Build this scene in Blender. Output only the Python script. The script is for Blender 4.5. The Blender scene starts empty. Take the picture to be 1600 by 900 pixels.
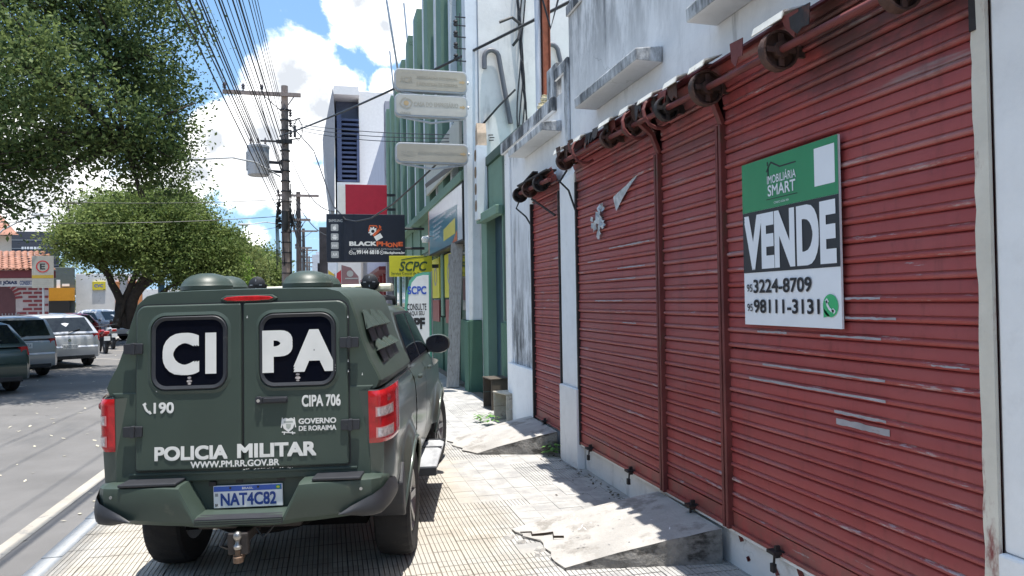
import bpy, math, random
import numpy as np
from mathutils import Vector, Matrix
random.seed(7); rng = np.random.default_rng(11)
scene = bpy.context.scene
COL = scene.collection
R = math.radians

# ------------------------------------------------------------------ camera
F_PX, EYE = 1150.0, 1.8
YAW, PITCH, ROLL = R(13.933), R(0.968), 0.016
_r = Vector((math.cos(YAW), -math.sin(YAW), 0))
_f = Vector((math.sin(YAW)*math.cos(PITCH), math.cos(YAW)*math.cos(PITCH), math.sin(PITCH)))
_u = _r.cross(_f)
_ir = _r*math.cos(ROLL) - _u*math.sin(ROLL)
_iu = _r*math.sin(ROLL) + _u*math.cos(ROLL)
cam_data = bpy.data.cameras.new("street_camera")
cam_data.sensor_width = 36.0
cam_data.lens = F_PX/1600*36.0
cam_data.clip_start = 0.05; cam_data.clip_end = 4000
cam = bpy.data.objects.new("street_camera", cam_data)
COL.objects.link(cam)
cam.matrix_world = Matrix(((_ir.x, _iu.x, -_f.x, 0), (_ir.y, _iu.y, -_f.y, 0), (_ir.z, _iu.z, -_f.z, EYE), (0, 0, 0, 1)))
scene.camera = cam

def project(p):
    d = Vector(p) - Vector((0, 0, EYE)); z = d.dot(_f)
    return (800 + F_PX*d.dot(_ir)/z, 450 - F_PX*d.dot(_iu)/z, z)
def pix_dir(x, y):
    return (_ir*(x-800) - _iu*(y-450) + _f*F_PX).normalized()

# ------------------------------------------------------------------ sun, sky, exposure
SUN_DIR = Vector((0.045, -0.105, 1)).normalized()
SUN_EL = math.asin(SUN_DIR.z); SUN_AZ = math.atan2(SUN_DIR.x, SUN_DIR.y)
sl = bpy.data.lights.new("sun", 'SUN'); sl.energy = 2.0; sl.angle = R(0.5); sl.color = (1.0, 0.955, 0.88)
so = bpy.data.objects.new("sun", sl); COL.objects.link(so)
so.rotation_euler = SUN_DIR.to_track_quat('Z', 'Y').to_euler()
so.location = (0, 0, 40)
scene.view_settings.view_transform = 'Standard'; scene.view_settings.look = 'None'
scene.view_settings.exposure = 2.0; scene.view_settings.gamma = 1.0
SKY_STRENGTH = 0.054

def build_world():
    w = bpy.data.worlds.new("World"); scene.world = w; w.use_nodes = True
    nt = w.node_tree; N = nt.nodes; L = nt.links; N.clear()
    out = N.new('ShaderNodeOutputWorld'); bg = N.new('ShaderNodeBackground'); bg.inputs['Strength'].default_value = SKY_STRENGTH
    L.new(bg.outputs[0], out.inputs['Surface'])
    sky = N.new('ShaderNodeTexSky'); sky.sky_type = 'NISHITA'; sky.sun_disc = False
    sky.sun_elevation = SUN_EL; sky.sun_rotation = SUN_AZ
    sky.air_density = 1.0; sky.dust_density = 1.2; sky.ozone_density = 1.6
    tc = N.new('ShaderNodeTexCoord')
    nrm = N.new('ShaderNodeVectorMath'); nrm.operation = 'NORMALIZE'; L.new(tc.outputs['Generated'], nrm.inputs[0])
    D = nrm.outputs[0]
    def math_(op, a, b=None, c=None, clamp=False):
        n = N.new('ShaderNodeMath'); n.operation = op; n.use_clamp = clamp
        for i, v in enumerate((a, b, c)):
            if v is None: continue
            if isinstance(v, (int, float)): n.inputs[i].default_value = v
            else: L.new(v, n.inputs[i])
        return n.outputs[0]
    sep = N.new('ShaderNodeSeparateXYZ'); L.new(D, sep.inputs[0])
    zc = math_('MAXIMUM', sep.outputs['Z'], 0.0)
    den = math_('ADD', zc, 0.16)
    comb = N.new('ShaderNodeCombineXYZ')
    L.new(math_('DIVIDE', sep.outputs['X'], den), comb.inputs[0]); L.new(math_('DIVIDE', sep.outputs['Y'], den), comb.inputs[1])
    def noise(vec, scale, det, rough=0.55, dist=0.0):
        n = N.new('ShaderNodeTexNoise'); n.inputs['Scale'].default_value = scale; n.inputs['Detail'].default_value = det
        n.inputs['Roughness'].default_value = rough; n.inputs['Distortion'].default_value = dist
        L.new(vec, n.inputs['Vector']); return n.outputs['Fac']
    n_big = noise(comb.outputs[0], 1.15, 6, 0.6, 0.3)
    n_fine = noise(D, 9.0, 9, 0.62, 0.25)
    # cumulus heads: (direction through the sky, angular radius, weight)
    heads = [((455, 120), .085, 1.0), ((500, 175), .085, 1.0), ((430, 205), .08, .95), ((545, 190), .06, .9), ((405, 260), .06, .75), ((335, 215), .05, .8), ((315, 275), .04, .5),
             ((560, 5), .07, .95), ((600, 40), .055, .9), ((650, -40), .09, .9), ((605, 142), .03, .6), ((470, 300), .055, .5), ((250, 300), .08, .55), ((140, 310), .10, .7), ((40, 300), .12, .8),
             ((395, 375), .035, .5), ((375, 300), .04, .35), ((500, 300), .05, .6)]
    dens = None
    for (px, py), rad, wt in heads:
        d = pix_dir(px, py)
        dist = N.new('ShaderNodeVectorMath'); dist.operation = 'DISTANCE'; L.new(D, dist.inputs[0]); dist.inputs[1].default_value = d
        v = math_('MULTIPLY', math_('SUBTRACT', 0.95, math_('DIVIDE', dist.outputs['Value'], rad*.82)), wt)
        dens = v if dens is None else math_('MAXIMUM', dens, v)
    dens = math_('MAXIMUM', dens, -0.6)
    wide = math_('MULTIPLY', math_('SUBTRACT', n_big, 0.57), 3.2)       # fair-weather clouds over the rest of the sky
    dens = math_('MAXIMUM', dens, wide)
    dens = math_('ADD', dens, math_('MULTIPLY', math_('SUBTRACT', n_fine, 0.5), 1.5))
    mr = N.new('ShaderNodeMapRange'); mr.interpolation_type = 'SMOOTHSTEP'; L.new(dens, mr.inputs['Value'])
    mr.inputs['From Min'].default_value = -0.02; mr.inputs['From Max'].default_value = 0.22
    mask = math_('MULTIPLY', mr.outputs[0], 0.97, clamp=True)
    shade = noise(D, 13.0, 6, 0.6)
    thick = N.new('ShaderNodeMapRange'); L.new(math_('ADD', dens, math_('MULTIPLY', shade, 1.4)), thick.inputs['Value'])
    thick.inputs['From Min'].default_value = 0.5; thick.inputs['From Max'].default_value = 1.5
    cc = N.new('ShaderNodeMix'); cc.data_type = 'RGBA'; L.new(thick.outputs[0], cc.inputs[0])
    k = 1.0/SKY_STRENGTH
    cc.inputs[6].default_value = (0.80*k, 0.79*k, 0.775*k, 1)
    cc.inputs[7].default_value = (0.205*k, 0.215*k, 0.23*k, 1)
    veil = N.new('ShaderNodeMix'); veil.data_type = 'RGBA'             # thin vapour that brightens the blue towards the horizon
    hz = math_('POWER', math_('SUBTRACT', 1.0, math_('MINIMUM', zc, 1.0)), 5.0)
    L.new(math_('ADD', math_('MULTIPLY', hz, 0.30), 0.30), veil.inputs[0])
    L.new(sky.outputs[0], veil.inputs[6]); veil.inputs[7].default_value = (0.072*k, 0.185*k, 0.335*k, 1)
    fin = N.new('ShaderNodeMix'); fin.data_type = 'RGBA'; L.new(mask, fin.inputs[0])
    L.new(veil.outputs[2], fin.inputs[6]); L.new(cc.outputs[2], fin.inputs[7])
    L.new(fin.outputs[2], bg.inputs['Color'])
build_world()

# ------------------------------------------------------------------ mesh helpers
class MB:
    def __init__(s): s.v = []; s.f = []; s.m = []
    def add(s, verts, faces, mi=0):
        o = len(s.v); s.v.extend(tuple(p) for p in verts)
        for f in faces: s.f.append(tuple(i+o for i in f)); s.m.append(mi)
        return s
    def box(s, x0, x1, y0, y1, z0, z1, mi=0):
        if x0 > x1: x0, x1 = x1, x0
        if y0 > y1: y0, y1 = y1, y0
        if z0 > z1: z0, z1 = z1, z0
        return s.add([(x0,y0,z0),(x1,y0,z0),(x1,y1,z0),(x0,y1,z0),(x0,y0,z1),(x1,y0,z1),(x1,y1,z1),(x0,y1,z1)],
                     [(0,3,2,1),(4,5,6,7),(0,1,5,4),(1,2,6,5),(2,3,7,6),(3,0,4,7)], mi)
    def obox(s, c, a, b, d, mi=0):
        c, a, b, d = map(Vector, (c, a, b, d))
        P = [c+i*a+j*b+k*d for k in (-1, 1) for i, j in ((-1,-1),(1,-1),(1,1),(-1,1))]
        return s.add(P, [(0,3,2,1),(4,5,6,7),(0,1,5,4),(1,2,6,5),(2,3,7,6),(3,0,4,7)], mi)
    def bar(s, p0, p1, w, t, up=(0, 0, 1), mi=0):
        p0, p1 = Vector(p0), Vector(p1); d = p1-p0; L = d.length; d.normalize(); up = Vector(up)
        a = d.cross(up)
        if a.length < 1e-4: a = d.cross(Vector((1, 0, 0)))
        a.normalize(); b = a.cross(d)
        return s.obox((p0+p1)/2, d*L/2, a*w/2, b*t/2, mi)
    def tube(s, pts, r, n=8, mi=0, cap=True):
        pts = [Vector(p) for p in pts]; m = len(pts); V = []; prev = None
        for i, p in enumerate(pts):
            t = (pts[min(i+1, m-1)] - pts[max(i-1, 0)]).normalized()
            if prev is None:
                a = t.cross(Vector((0, 0, 1)))
                if a.length < 1e-3: a = t.cross(Vector((1, 0, 0)))
            else: a = prev - t*prev.dot(t)
            a.normalize(); prev = a; b = t.cross(a); rr = r[i] if hasattr(r, '__len__') else r
            V += [p + (a*math.cos(2*math.pi*k/n)+b*math.sin(2*math.pi*k/n))*rr for k in range(n)]
        Fs = [(i*n+k, i*n+(k+1) % n, (i+1)*n+(k+1) % n, (i+1)*n+k) for i in range(m-1) for k in range(n)]
        if cap: Fs += [tuple(range(n-1, -1, -1)), tuple((m-1)*n+k for k in range(n))]
        return s.add(V, Fs, mi)
    def lathe(s, prof, o=(0,0,0), ax=(0,0,1), n=24, mi=0, mis=None, cap=True):
        """prof: (radius, distance along axis) from start to end"""
        o, ax = Vector(o), Vector(ax).normalized(); a = ax.cross(Vector((0, 0, 1)))
        if a.length < 1e-3: a = Vector((1, 0, 0))
        a.normalize(); b = ax.cross(a); V = []
        for r, t in prof: V += [o+ax*t+(a*math.cos(2*math.pi*k/n)+b*math.sin(2*math.pi*k/n))*r for k in range(n)]
        base = len(s.v)
        for i in range(len(prof)-1):
            pass
        s.v.extend(tuple(p) for p in V)
        for i in range(len(prof)-1):
            for k in range(n):
                s.f.append((base+i*n+k, base+i*n+(k+1) % n, base+(i+1)*n+(k+1) % n, base+(i+1)*n+k)); s.m.append(mis[i] if mis else mi)
        if not cap: return s
        if prof[0][0] > 1e-6: s.f.append(tuple(base+k for k in range(n-1, -1, -1))); s.m.append(mis[0] if mis else mi)
        if prof[-1][0] > 1e-6: s.f.append(tuple(base+(len(prof)-1)*n+k for k in range(n))); s.m.append(mis[-1] if mis else mi)
        return s
    def loft(s, secs, closed=True, cap=True, mi=0):
        n = len(secs[0]); V = [p for q in secs for p in q]; Fs = []
        for i in range(len(secs)-1):
            for k in range(n if closed else n-1):
                Fs.append((i*n+k, i*n+(k+1) % n, (i+1)*n+(k+1) % n, (i+1)*n+k))
        if cap and closed: Fs += [tuple(range(n-1, -1, -1)), tuple((len(secs)-1)*n+k for k in range(n))]
        return s.add(V, Fs, mi)
    def prism(s, poly, fn, d0, d1, mi=0, mi_side=None):
        """poly: 2-D outline; fn(a,b,d) -> 3-D"""
        n = len(poly); V = [fn(a, b, d0) for a, b in poly]+[fn(a, b, d1) for a, b in poly]
        o = len(s.v); s.v.extend(tuple(p) for p in V)
        s.f.append(tuple(o+i for i in range(n-1, -1, -1))); s.m.append(mi)
        s.f.append(tuple(o+n+i for i in range(n))); s.m.append(mi)
        for i in range(n):
            s.f.append((o+i, o+(i+1) % n, o+n+(i+1) % n, o+n+i)); s.m.append(mi if mi_side is None else mi_side)
        return s
    def mesh(s, name, mats, smooth=None):
        me = bpy.data.meshes.new(name); me.from_pydata(s.v, [], s.f)
        for m in (mats if isinstance(mats, (list, tuple)) else [mats]): me.materials.append(m)
        me.polygons.foreach_set('material_index', s.m)
        fix_normals(me)
        if smooth is not None:
            me.polygons.foreach_set('use_smooth', [True]*len(me.polygons)); me.set_sharp_from_angle(angle=R(smooth))
        else:
            me.polygons.foreach_set('use_smooth', [False]*len(me.polygons))
        me.update(); return me
    def build(s, name, mats, parent=None, smooth=None, bevel=0, seg=2):
        o = bpy.data.objects.new(name, s.mesh(name, mats, smooth)); COL.objects.link(o)
        if parent is not None: o.parent = parent
        if bevel:
            b = o.modifiers.new('bevel', 'BEVEL'); b.width = bevel; b.segments = seg; b.limit_method = 'ANGLE'; b.angle_limit = R(35)
        return o
import bmesh
def fix_normals(me):
    bm = bmesh.new(); bm.from_mesh(me); bmesh.ops.recalc_face_normals(bm, faces=bm.faces); bm.to_mesh(me); bm.free()

def tag(o, label, cat, group=None):
    o['label'] = label; o['category'] = cat
    if group: o['group'] = group
    return o
def thing(name, label, cat, loc=(0,0,0), rz=0, group=None):
    o = bpy.data.objects.new(name, None); COL.objects.link(o); o.empty_display_size = .3
    o.location = loc; o.rotation_euler = (0, 0, rz)
    return tag(o, label, cat, group)
def structure(o): o['kind'] = 'structure'; return o
def link_mesh(name, me, parent=None, loc=(0,0,0), rot=(0,0,0)):
    o = bpy.data.objects.new(name, me); COL.objects.link(o); o.location = loc; o.rotation_euler = rot
    if parent is not None: o.parent = parent
    return o
def children(o): return [c for c in bpy.data.objects if c.parent == o]
def copy_tree(o, parent=None):
    c = o.copy(); COL.objects.link(c)
    if parent is not None: c.parent = parent
    for ch in children(o): copy_tree(ch, c)
    return c

def text(name, s, o, u, v, w, h, mat, parent=None, thick=.0015, bold=0.0, shear=0.0, italic_fit=True):
    """flat lettering fitted into the rectangle with lower left corner o, sides u*w and v*h, facing u x v"""
    cu = bpy.data.curves.new(name, 'FONT'); cu.body = s; cu.shear = shear; cu.fill_mode = 'FRONT'; cu.resolution_u = 5
    ob = bpy.data.objects.new(name+'_src', cu)
    me0 = bpy.data.meshes.new_from_object(ob)
    co = np.zeros(len(me0.vertices)*3); me0.vertices.foreach_get('co', co); co = co.reshape(-1, 3)
    lo, hi = co.min(0)-bold, co.max(0)+bold; sc = (w/(hi[0]-lo[0]), h/(hi[1]-lo[1]))
    o, u, v = Vector(o), Vector(u), Vector(v); n = u.cross(v).normalized()
    base = [tuple(p.vertices) for p in me0.polygons]; pts = []; fs = []
    shifts = [(0, 0)]+([(bold*i, bold*j) for i in (-1, 0, 1) for j in (-1, 0, 1) if i or j] if bold else [])
    for q, (dx, dy) in enumerate(shifts):       # a heavier weight: the glyph laid over itself, shifted all round
        oo = len(pts); pts += [tuple(o+u*((p[0]+dx-lo[0])*sc[0])+v*((p[1]+dy-lo[1])*sc[1])+n*(thick+q*.00012)) for p in co]
        fs += [tuple(i+oo for i in f) for f in base]
    me = bpy.data.meshes.new(name); me.from_pydata(pts, [], fs); me.materials.append(mat); me.update()
    bpy.data.objects.remove(ob); bpy.data.curves.remove(cu); bpy.data.meshes.remove(me0)
    # face the right way
    if len(me.polygons) and Vector(me.polygons[0].normal).dot(n) < 0: me.flip_normals()
    ob = bpy.data.objects.new(name, me); COL.objects.link(ob)
    if parent is not None: ob.parent = parent
    return ob

# ------------------------------------------------------------------ materials
def mat(name, col, rough=.6, metal=0., var=.12, scale=5., bump=0., bscale=60., coat=0., dirt=None, spec=.5, stretch=None, trans=0.):
    m = bpy.data.materials.new(name); m.use_nodes = True; nt = m.node_tree; N = nt.nodes; L = nt.links
    P = N['Principled BSDF']; P.inputs['Roughness'].default_value = rough; P.inputs['Metallic'].default_value = metal
    P.inputs['Specular IOR Level'].default_value = spec
    if coat: P.inputs['Coat Weight'].default_value = coat; P.inputs['Coat Roughness'].default_value = .08
    if trans: P.inputs['Transmission Weight'].default_value = trans
    tc = N.new('ShaderNodeTexCoord'); vec = tc.outputs['Object']
    if stretch:
        mp = N.new('ShaderNodeMapping'); mp.inputs['Scale'].default_value = stretch; L.new(vec, mp.inputs[0]); svec = mp.outputs[0]
    else: svec = vec
    c3 = Vector(col[:3])
    n1 = N.new('ShaderNodeTexNoise'); n1.inputs['Scale'].default_value = scale; n1.inputs['Detail'].default_value = 6; n1.inputs['Roughness'].default_value = .62; L.new(svec, n1.inputs['Vector'])
    mx = N.new('ShaderNodeMix'); mx.data_type = 'RGBA'
    rmp = N.new('ShaderNodeMapRange'); rmp.inputs['From Min'].default_value = .3; rmp.inputs['From Max'].default_value = .7; L.new(n1.outputs['Fac'], rmp.inputs['Value'])
    L.new(rmp.outputs[0], mx.inputs[0]); mx.inputs[6].default_value = (*(c3*(1-var)), 1); mx.inputs[7].default_value = (*[min(1, c*(1+var)) for c in c3], 1)
    colout = mx.outputs[2]
    if dirt:   # (colour, amount 0..1, scale, stretch or None)
        dc, amt, ds, dst = dirt
        dv = vec
        if dst:
            mp = N.new('ShaderNodeMapping'); mp.inputs['Scale'].default_value = dst; L.new(vec, mp.inputs[0]); dv = mp.outputs[0]
        n2 = N.new('ShaderNodeTexNoise'); n2.inputs['Scale'].default_value = ds; n2.inputs['Detail'].default_value = 8; n2.inputs['Roughness'].default_value = .68; L.new(dv, n2.inputs['Vector'])
        r2 = N.new('ShaderNodeMapRange'); r2.interpolation_type = 'SMOOTHSTEP'
        th = .68-.3*amt; r2.inputs['From Min'].default_value = th; r2.inputs['From Max'].default_value = th+.14; L.new(n2.outputs['Fac'], r2.inputs['Value'])
        m2 = N.new('ShaderNodeMix'); m2.data_type = 'RGBA'
        L.new(r2.outputs[0], m2.inputs[0]); L.new(colout, m2.inputs[6]); m2.inputs[7].default_value = (*dc, 1); colout = m2.outputs[2]
    L.new(colout, P.inputs['Base Color'])
    if bump:
        n3 = N.new('ShaderNodeTexNoise'); n3.inputs['Scale'].default_value = bscale; n3.inputs['Detail'].default_value = 5; L.new(vec, n3.inputs['Vector'])
        bp = N.new('ShaderNodeBump'); bp.inputs['Strength'].default_value = bump; bp.inputs['Distance'].default_value = .01
        L.new(n3.outputs['Fac'], bp.inputs['Height']); L.new(bp.outputs[0], P.inputs['Normal'])
    return m
def plain(name, col, rough=.5, metal=0., **k): return mat(name, col, rough, metal, var=k.pop('var', .06), **k)

def wall_mat(name, col, streak=(.05,.055,.06), amt=.35, top=None, low=None, bump=.25):
    """weathered painted plaster: black mildew streaks that run down, blotches, thin cracks (world position)"""
    m = bpy.data.materials.new(name); m.use_nodes = True; nt = m.node_tree; N = nt.nodes; L = nt.links
    P = N['Principled BSDF']; P.inputs['Roughness'].default_value = .85; P.inputs['Specular IOR Level'].default_value = .25
    g = N.new('ShaderNodeNewGeometry'); pos = g.outputs['Position']
    def noise(scale, det=7, stretch=(1,1,1), rough=.65):
        mp = N.new('ShaderNodeMapping'); mp.inputs['Scale'].default_value = stretch; L.new(pos, mp.inputs[0])
        n = N.new('ShaderNodeTexNoise'); n.inputs['Scale'].default_value = scale; n.inputs['Detail'].default_value = det; n.inputs['Roughness'].default_value = rough; L.new(mp.outputs[0], n.inputs['Vector']); return n.outputs['Fac']
    def rng_(v, a, b, c=0, d=1):
        n = N.new('ShaderNodeMapRange'); n.interpolation_type = 'SMOOTHSTEP'; L.new(v, n.inputs['Value'])
        for k_, x in zip(('From Min','From Max','To Min','To Max'), (a,b,c,d)): n.inputs[k_].default_value = x
        return n.outputs[0]
    def mth(op, a, b):
        n = N.new('ShaderNodeMath'); n.operation = op; n.use_clamp = True
        for i, v in enumerate((a, b)):
            if isinstance(v, (int, float)): n.inputs[i].default_value = v
            else: L.new(v, n.inputs[i])
        return n.outputs[0]
    def mix(f, a, b):
        n = N.new('ShaderNodeMix'); n.data_type = 'RGBA'
        if isinstance(f, (int, float)): n.inputs[0].default_value = f
        else: L.new(f, n.inputs[0])
        for i, v in ((6, a), (7, b)):
            if isinstance(v, tuple): n.inputs[i].default_value = (*v[:3], 1)
            else: L.new(v, n.inputs[i])
        return n.outputs[2]
    c = Vector(col)
    base = mix(rng_(noise(1.3), .3, .7), tuple(c*.9), tuple(c*1.03))
    base = mix(mth('MULTIPLY', rng_(noise(7, 8), .5, .75), .22), base, tuple(c*.62))
    st = rng_(noise(5, 8, (1, 1, .13)), .60-.16*amt, .80-.1*amt)
    patch = rng_(noise(.9, 4), .42, .66)
    sn_ = N.new('ShaderNodeSeparateXYZ'); L.new(g.outputs['True Normal'], sn_.inputs[0]); under = rng_(sn_.outputs['Z'], -.6, -.4)   # rain never reaches undersides
    base = mix(mth('MULTIPLY', under, mth('MULTIPLY', mth('MULTIPLY', st, patch), min(1, amt*1.6))), base, tuple(streak))
    sp = N.new('ShaderNodeSeparateXYZ'); L.new(pos, sp.inputs[0])
    for spec_ in (top, low):
        if not spec_: continue
        z0, z1, a2 = spec_       # mildew that grows from z0 (none) to z1 (full)
        gr = rng_(sp.outputs['Z'], min(z0, z1), max(z0, z1), 0 if z1 > z0 else 1, 1 if z1 > z0 else 0)
        sn = rng_(noise(4, 9, (1, 1, .3), .72), .36, .62)
        base = mix(mth('MULTIPLY', under, mth('MULTIPLY', mth('MULTIPLY', gr, sn), a2)), base, tuple(streak))
    vo = N.new('ShaderNodeTexVoronoi'); vo.feature = 'DISTANCE_TO_EDGE'; vo.inputs['Scale'].default_value = .55
    mpv = N.new('ShaderNodeVectorMath'); mpv.operation = 'ADD'; L.new(pos, mpv.inputs[0])
    nn = N.new('ShaderNodeTexNoise'); nn.inputs['Scale'].default_value = 1.8; nn.inputs['Detail'].default_value = 6; L.new(pos, nn.inputs['Vector']); L.new(nn.outputs['Color'], mpv.inputs[1]); L.new(mpv.outputs[0], vo.inputs['Vector'])
    ck = mth('MULTIPLY', rng_(vo.outputs['Distance'], 0.0, .006, 1, 0), rng_(noise(.7, 3), .5, .6))
    base = mix(mth('MULTIPLY', ck, .55), base, tuple(c*.35))
    L.new(base, P.inputs['Base Color'])
    bp = N.new('ShaderNodeBump'); bp.inputs['Strength'].default_value = bump; bp.inputs['Distance'].default_value = .012; L.new(noise(26, 6), bp.inputs['Height']); L.new(bp.outputs[0], P.inputs['Normal'])
    return m

def glass_mat(name, col, rough=.05):
    m = plain(name, col, rough, var=.05); m.node_tree.nodes['Principled BSDF'].inputs['Specular IOR Level'].default_value = .6
    return m
M = {}
M['white'] = plain('white_paint', (.78,.78,.76), .6)
M['black'] = plain('black_plastic', (.018,.019,.022), .5)
M['rubber'] = plain('tyre_rubber', (.014,.014,.016), .85, bump=.3, bscale=80, dirt=((.06,.05,.04), .18, 7, None))
M['dark_metal'] = plain('dark_metal', (.05,.05,.055), .5, .5)
M['steel'] = plain('galvanised_steel', (.42,.43,.44), .4, .8, var=.15)
M['chrome'] = plain('chrome', (.75,.75,.75), .12, 1.)
M['grey_paint'] = plain('grey_paint', (.36,.38,.40), .5)
M['rust'] = mat('rusty_steel', (.27,.085,.045), .8, .1, var=.3, scale=9, bump=.3, bscale=60, dirt=((.12,.05,.03), .4, 5, None))
M['print_black'] = plain('black_print', (.02,.02,.022), .5)
M['print_white'] = plain('white_print', (.82,.82,.82), .5)
M['print_grey'] = plain('grey_print', (.30,.31,.33), .5)
# ------------------------------------------------------------------ ground, road, kerb, pavement
def ground_mats():
    asp = mat('asphalt', (.155,.15,.147), .9, var=.16, scale=.9, bump=.5, bscale=170, dirt=((.12,.118,.118), .4, .55, (1, .25, 1)), spec=.3)
    lane = mat('worn_road_paint', (.36,.33,.285), .8, var=.15, scale=3, bump=.3, bscale=120, dirt=((.2,.195,.19), .45, 7, None))
    kerb = mat('painted_kerb', (.36,.37,.375), .8, var=.15, scale=4, bump=.3, bscale=60, dirt=((.28,.26,.23), .45, 6, None))
    soil = mat('dry_soil', (.22,.19,.15), .95, var=.2, scale=.3, bump=.3, bscale=20)
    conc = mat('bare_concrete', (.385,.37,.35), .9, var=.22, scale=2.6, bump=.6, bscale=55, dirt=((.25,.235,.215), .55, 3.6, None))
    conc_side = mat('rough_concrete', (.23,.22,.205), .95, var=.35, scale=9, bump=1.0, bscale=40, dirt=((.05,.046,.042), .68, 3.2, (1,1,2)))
    return asp, lane, kerb, soil, conc, conc_side
ASPH, LANE, KERB, SOIL, CONC, CONC_SIDE = ground_mats()

def tile_mat():
    m = bpy.data.materials.new('ribbed_cement_tile'); m.use_nodes = True; nt = m.node_tree; N = nt.nodes; L = nt.links
    P = N['Principled BSDF']; P.inputs['Roughness'].default_value = .85; P.inputs['Specular IOR Level'].default_value = .3
    g = N.new('ShaderNodeNewGeometry'); pos = g.outputs['Position']
    sn = N.new('ShaderNodeVectorMath'); sn.operation = 'SNAP'; L.new(pos, sn.inputs[0]); sn.inputs[1].default_value = (.2, .2, 5)
    wn = N.new('ShaderNodeTexWhiteNoise'); wn.noise_dimensions = '2D'; L.new(sn.outputs[0], wn.inputs['Vector'])
    def noise(s, d=6, r=.6):
        n = N.new('ShaderNodeTexNoise'); n.inputs['Scale'].default_value = s; n.inputs['Detail'].default_value = d; n.inputs['Roughness'].default_value = r; L.new(pos, n.inputs['Vector']); return n.outputs['Fac']
    def rg(v, a, b, c=0, d=1):
        n = N.new('ShaderNodeMapRange'); n.interpolation_type = 'SMOOTHSTEP'; L.new(v, n.inputs['Value'])
        for k_, x in zip(('From Min','From Max','To Min','To Max'), (a,b,c,d)): n.inputs[k_].default_value = x
        return n.outputs[0]
    def mix(f, a, b):
        n = N.new('ShaderNodeMix'); n.data_type = 'RGBA'; L.new(f, n.inputs[0])
        for i, v in ((6, a), (7, b)):
            if isinstance(v, tuple): n.inputs[i].default_value = (*v, 1)
            else: L.new(v, n.inputs[i])
        return n.outputs[2]
    c = mix(wn.outputs['Value'], (.355,.325,.28), (.44,.41,.36))
    c = mix(rg(noise(1.1), .45, .68), c, (.39,.375,.345))
    c = mix(rg(noise(6, 8, .7), .54, .76, 0, .75), c, (.25,.23,.20)); c = mix(rg(noise(.8, 7, .65), .5, .66, 0, .5), c, (.30,.285,.26))
    # cement wash in front of the shop
    sp = N.new('ShaderNodeSeparateXYZ'); L.new(pos, sp.inputs[0])
    ad = N.new('ShaderNodeMath'); ad.operation = 'MULTIPLY_ADD'; L.new(noise(2.4), ad.inputs[0]); ad.inputs[1].default_value = 1.1; L.new(sp.outputs['X'], ad.inputs[2])
    c = mix(rg(ad.outputs[0], 1.6, 2.05, 0, .85), c, mix(rg(noise(3.5, 7, .7), .4, .62), (.42,.415,.405), (.29,.29,.29)))
    c = mix(rg(noise(14, 8, .7), .62, .78, 0, .5), c, (.54,.52,.49))
    L.new(c, P.inputs['Base Color'])
    bp = N.new('ShaderNodeBump'); bp.inputs['Strength'].default_value = .35; bp.inputs['Distance'].default_value = .006; L.new(noise(90), bp.inputs['Height']); L.new(bp.outputs[0], P.inputs['Normal'])
    return m
TILE = tile_mat()
GROUT = mat('dirty_grout', (.17,.15,.125), .95, var=.25, scale=6, bump=.4, bscale=80)

structure(MB().box(-900, 900, -300, 1500, -1.2, -.16).build('ground', SOIL))
def road_z(x):      # the road is crowned: it rises away from the kerb
    t = max(0, min(1, (-2.3-x)/4.2)); return -.10+.15*t*t*(3-2*t)
rxs = [-2.045, -2.3, -2.9, -3.5, -4.1, -4.7, -5.3, -5.9, -6.6, -11.6]
b = MB(); b.v = [(x, yy, road_z(x)) for yy in (-14, 420) for x in rxs]
b.f = [(i, i+1, len(rxs)+i+1, len(rxs)+i) for i in range(len(rxs)-1)]; b.m = [0]*len(b.f)
b.box(-11.6, -2.045, -14, 420, -.9, -.135)
structure(b.build('road', ASPH, smooth=30))
ln = MB()
for k in range(40):
    y = -6+k*6
    ln.add([(-2.58, y, road_z(-2.58)+.005), (-2.44, y, road_z(-2.44)+.005), (-2.44, y+6, road_z(-2.44)+.005), (-2.58, y+6, road_z(-2.58)+.005)], [(0, 1, 2, 3)])
structure(ln.build('road_edge_line', LANE))
# parking bay lines across the road
pk = MB()
for y in (14.5, 18.6, 22.7, 26.8, 31, 35.2):
    pk.add([(-6.62, y, .055), (-6.70, y-.08, .055), (-10.6, y+3.4, .055), (-10.52, y+3.5, .055)], [(0, 1, 2, 3)])
structure(pk.build('parking_bay_marking', LANE))

# kerb stones, each its own piece
kerb = structure(MB().box(-2.04, -1.9, -6, 4.0, -.5, 0.0).build('kerb', KERB))
kbm = None
y = 4.0; k = 0
stone = MB().box(-.07, .07, .004, .996, -.4, 0).mesh('kerb_stone', KERB)
while y < 22:
    link_mesh('kerb_stone', stone, kerb, (-1.97+random.uniform(-.006, .006), y, random.uniform(-.006, .004))); y += 1.0
far_k = MB().box(-2.04, -1.9, 22, 300, -.5, 0).build('kerb_run', KERB, kerb)

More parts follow.
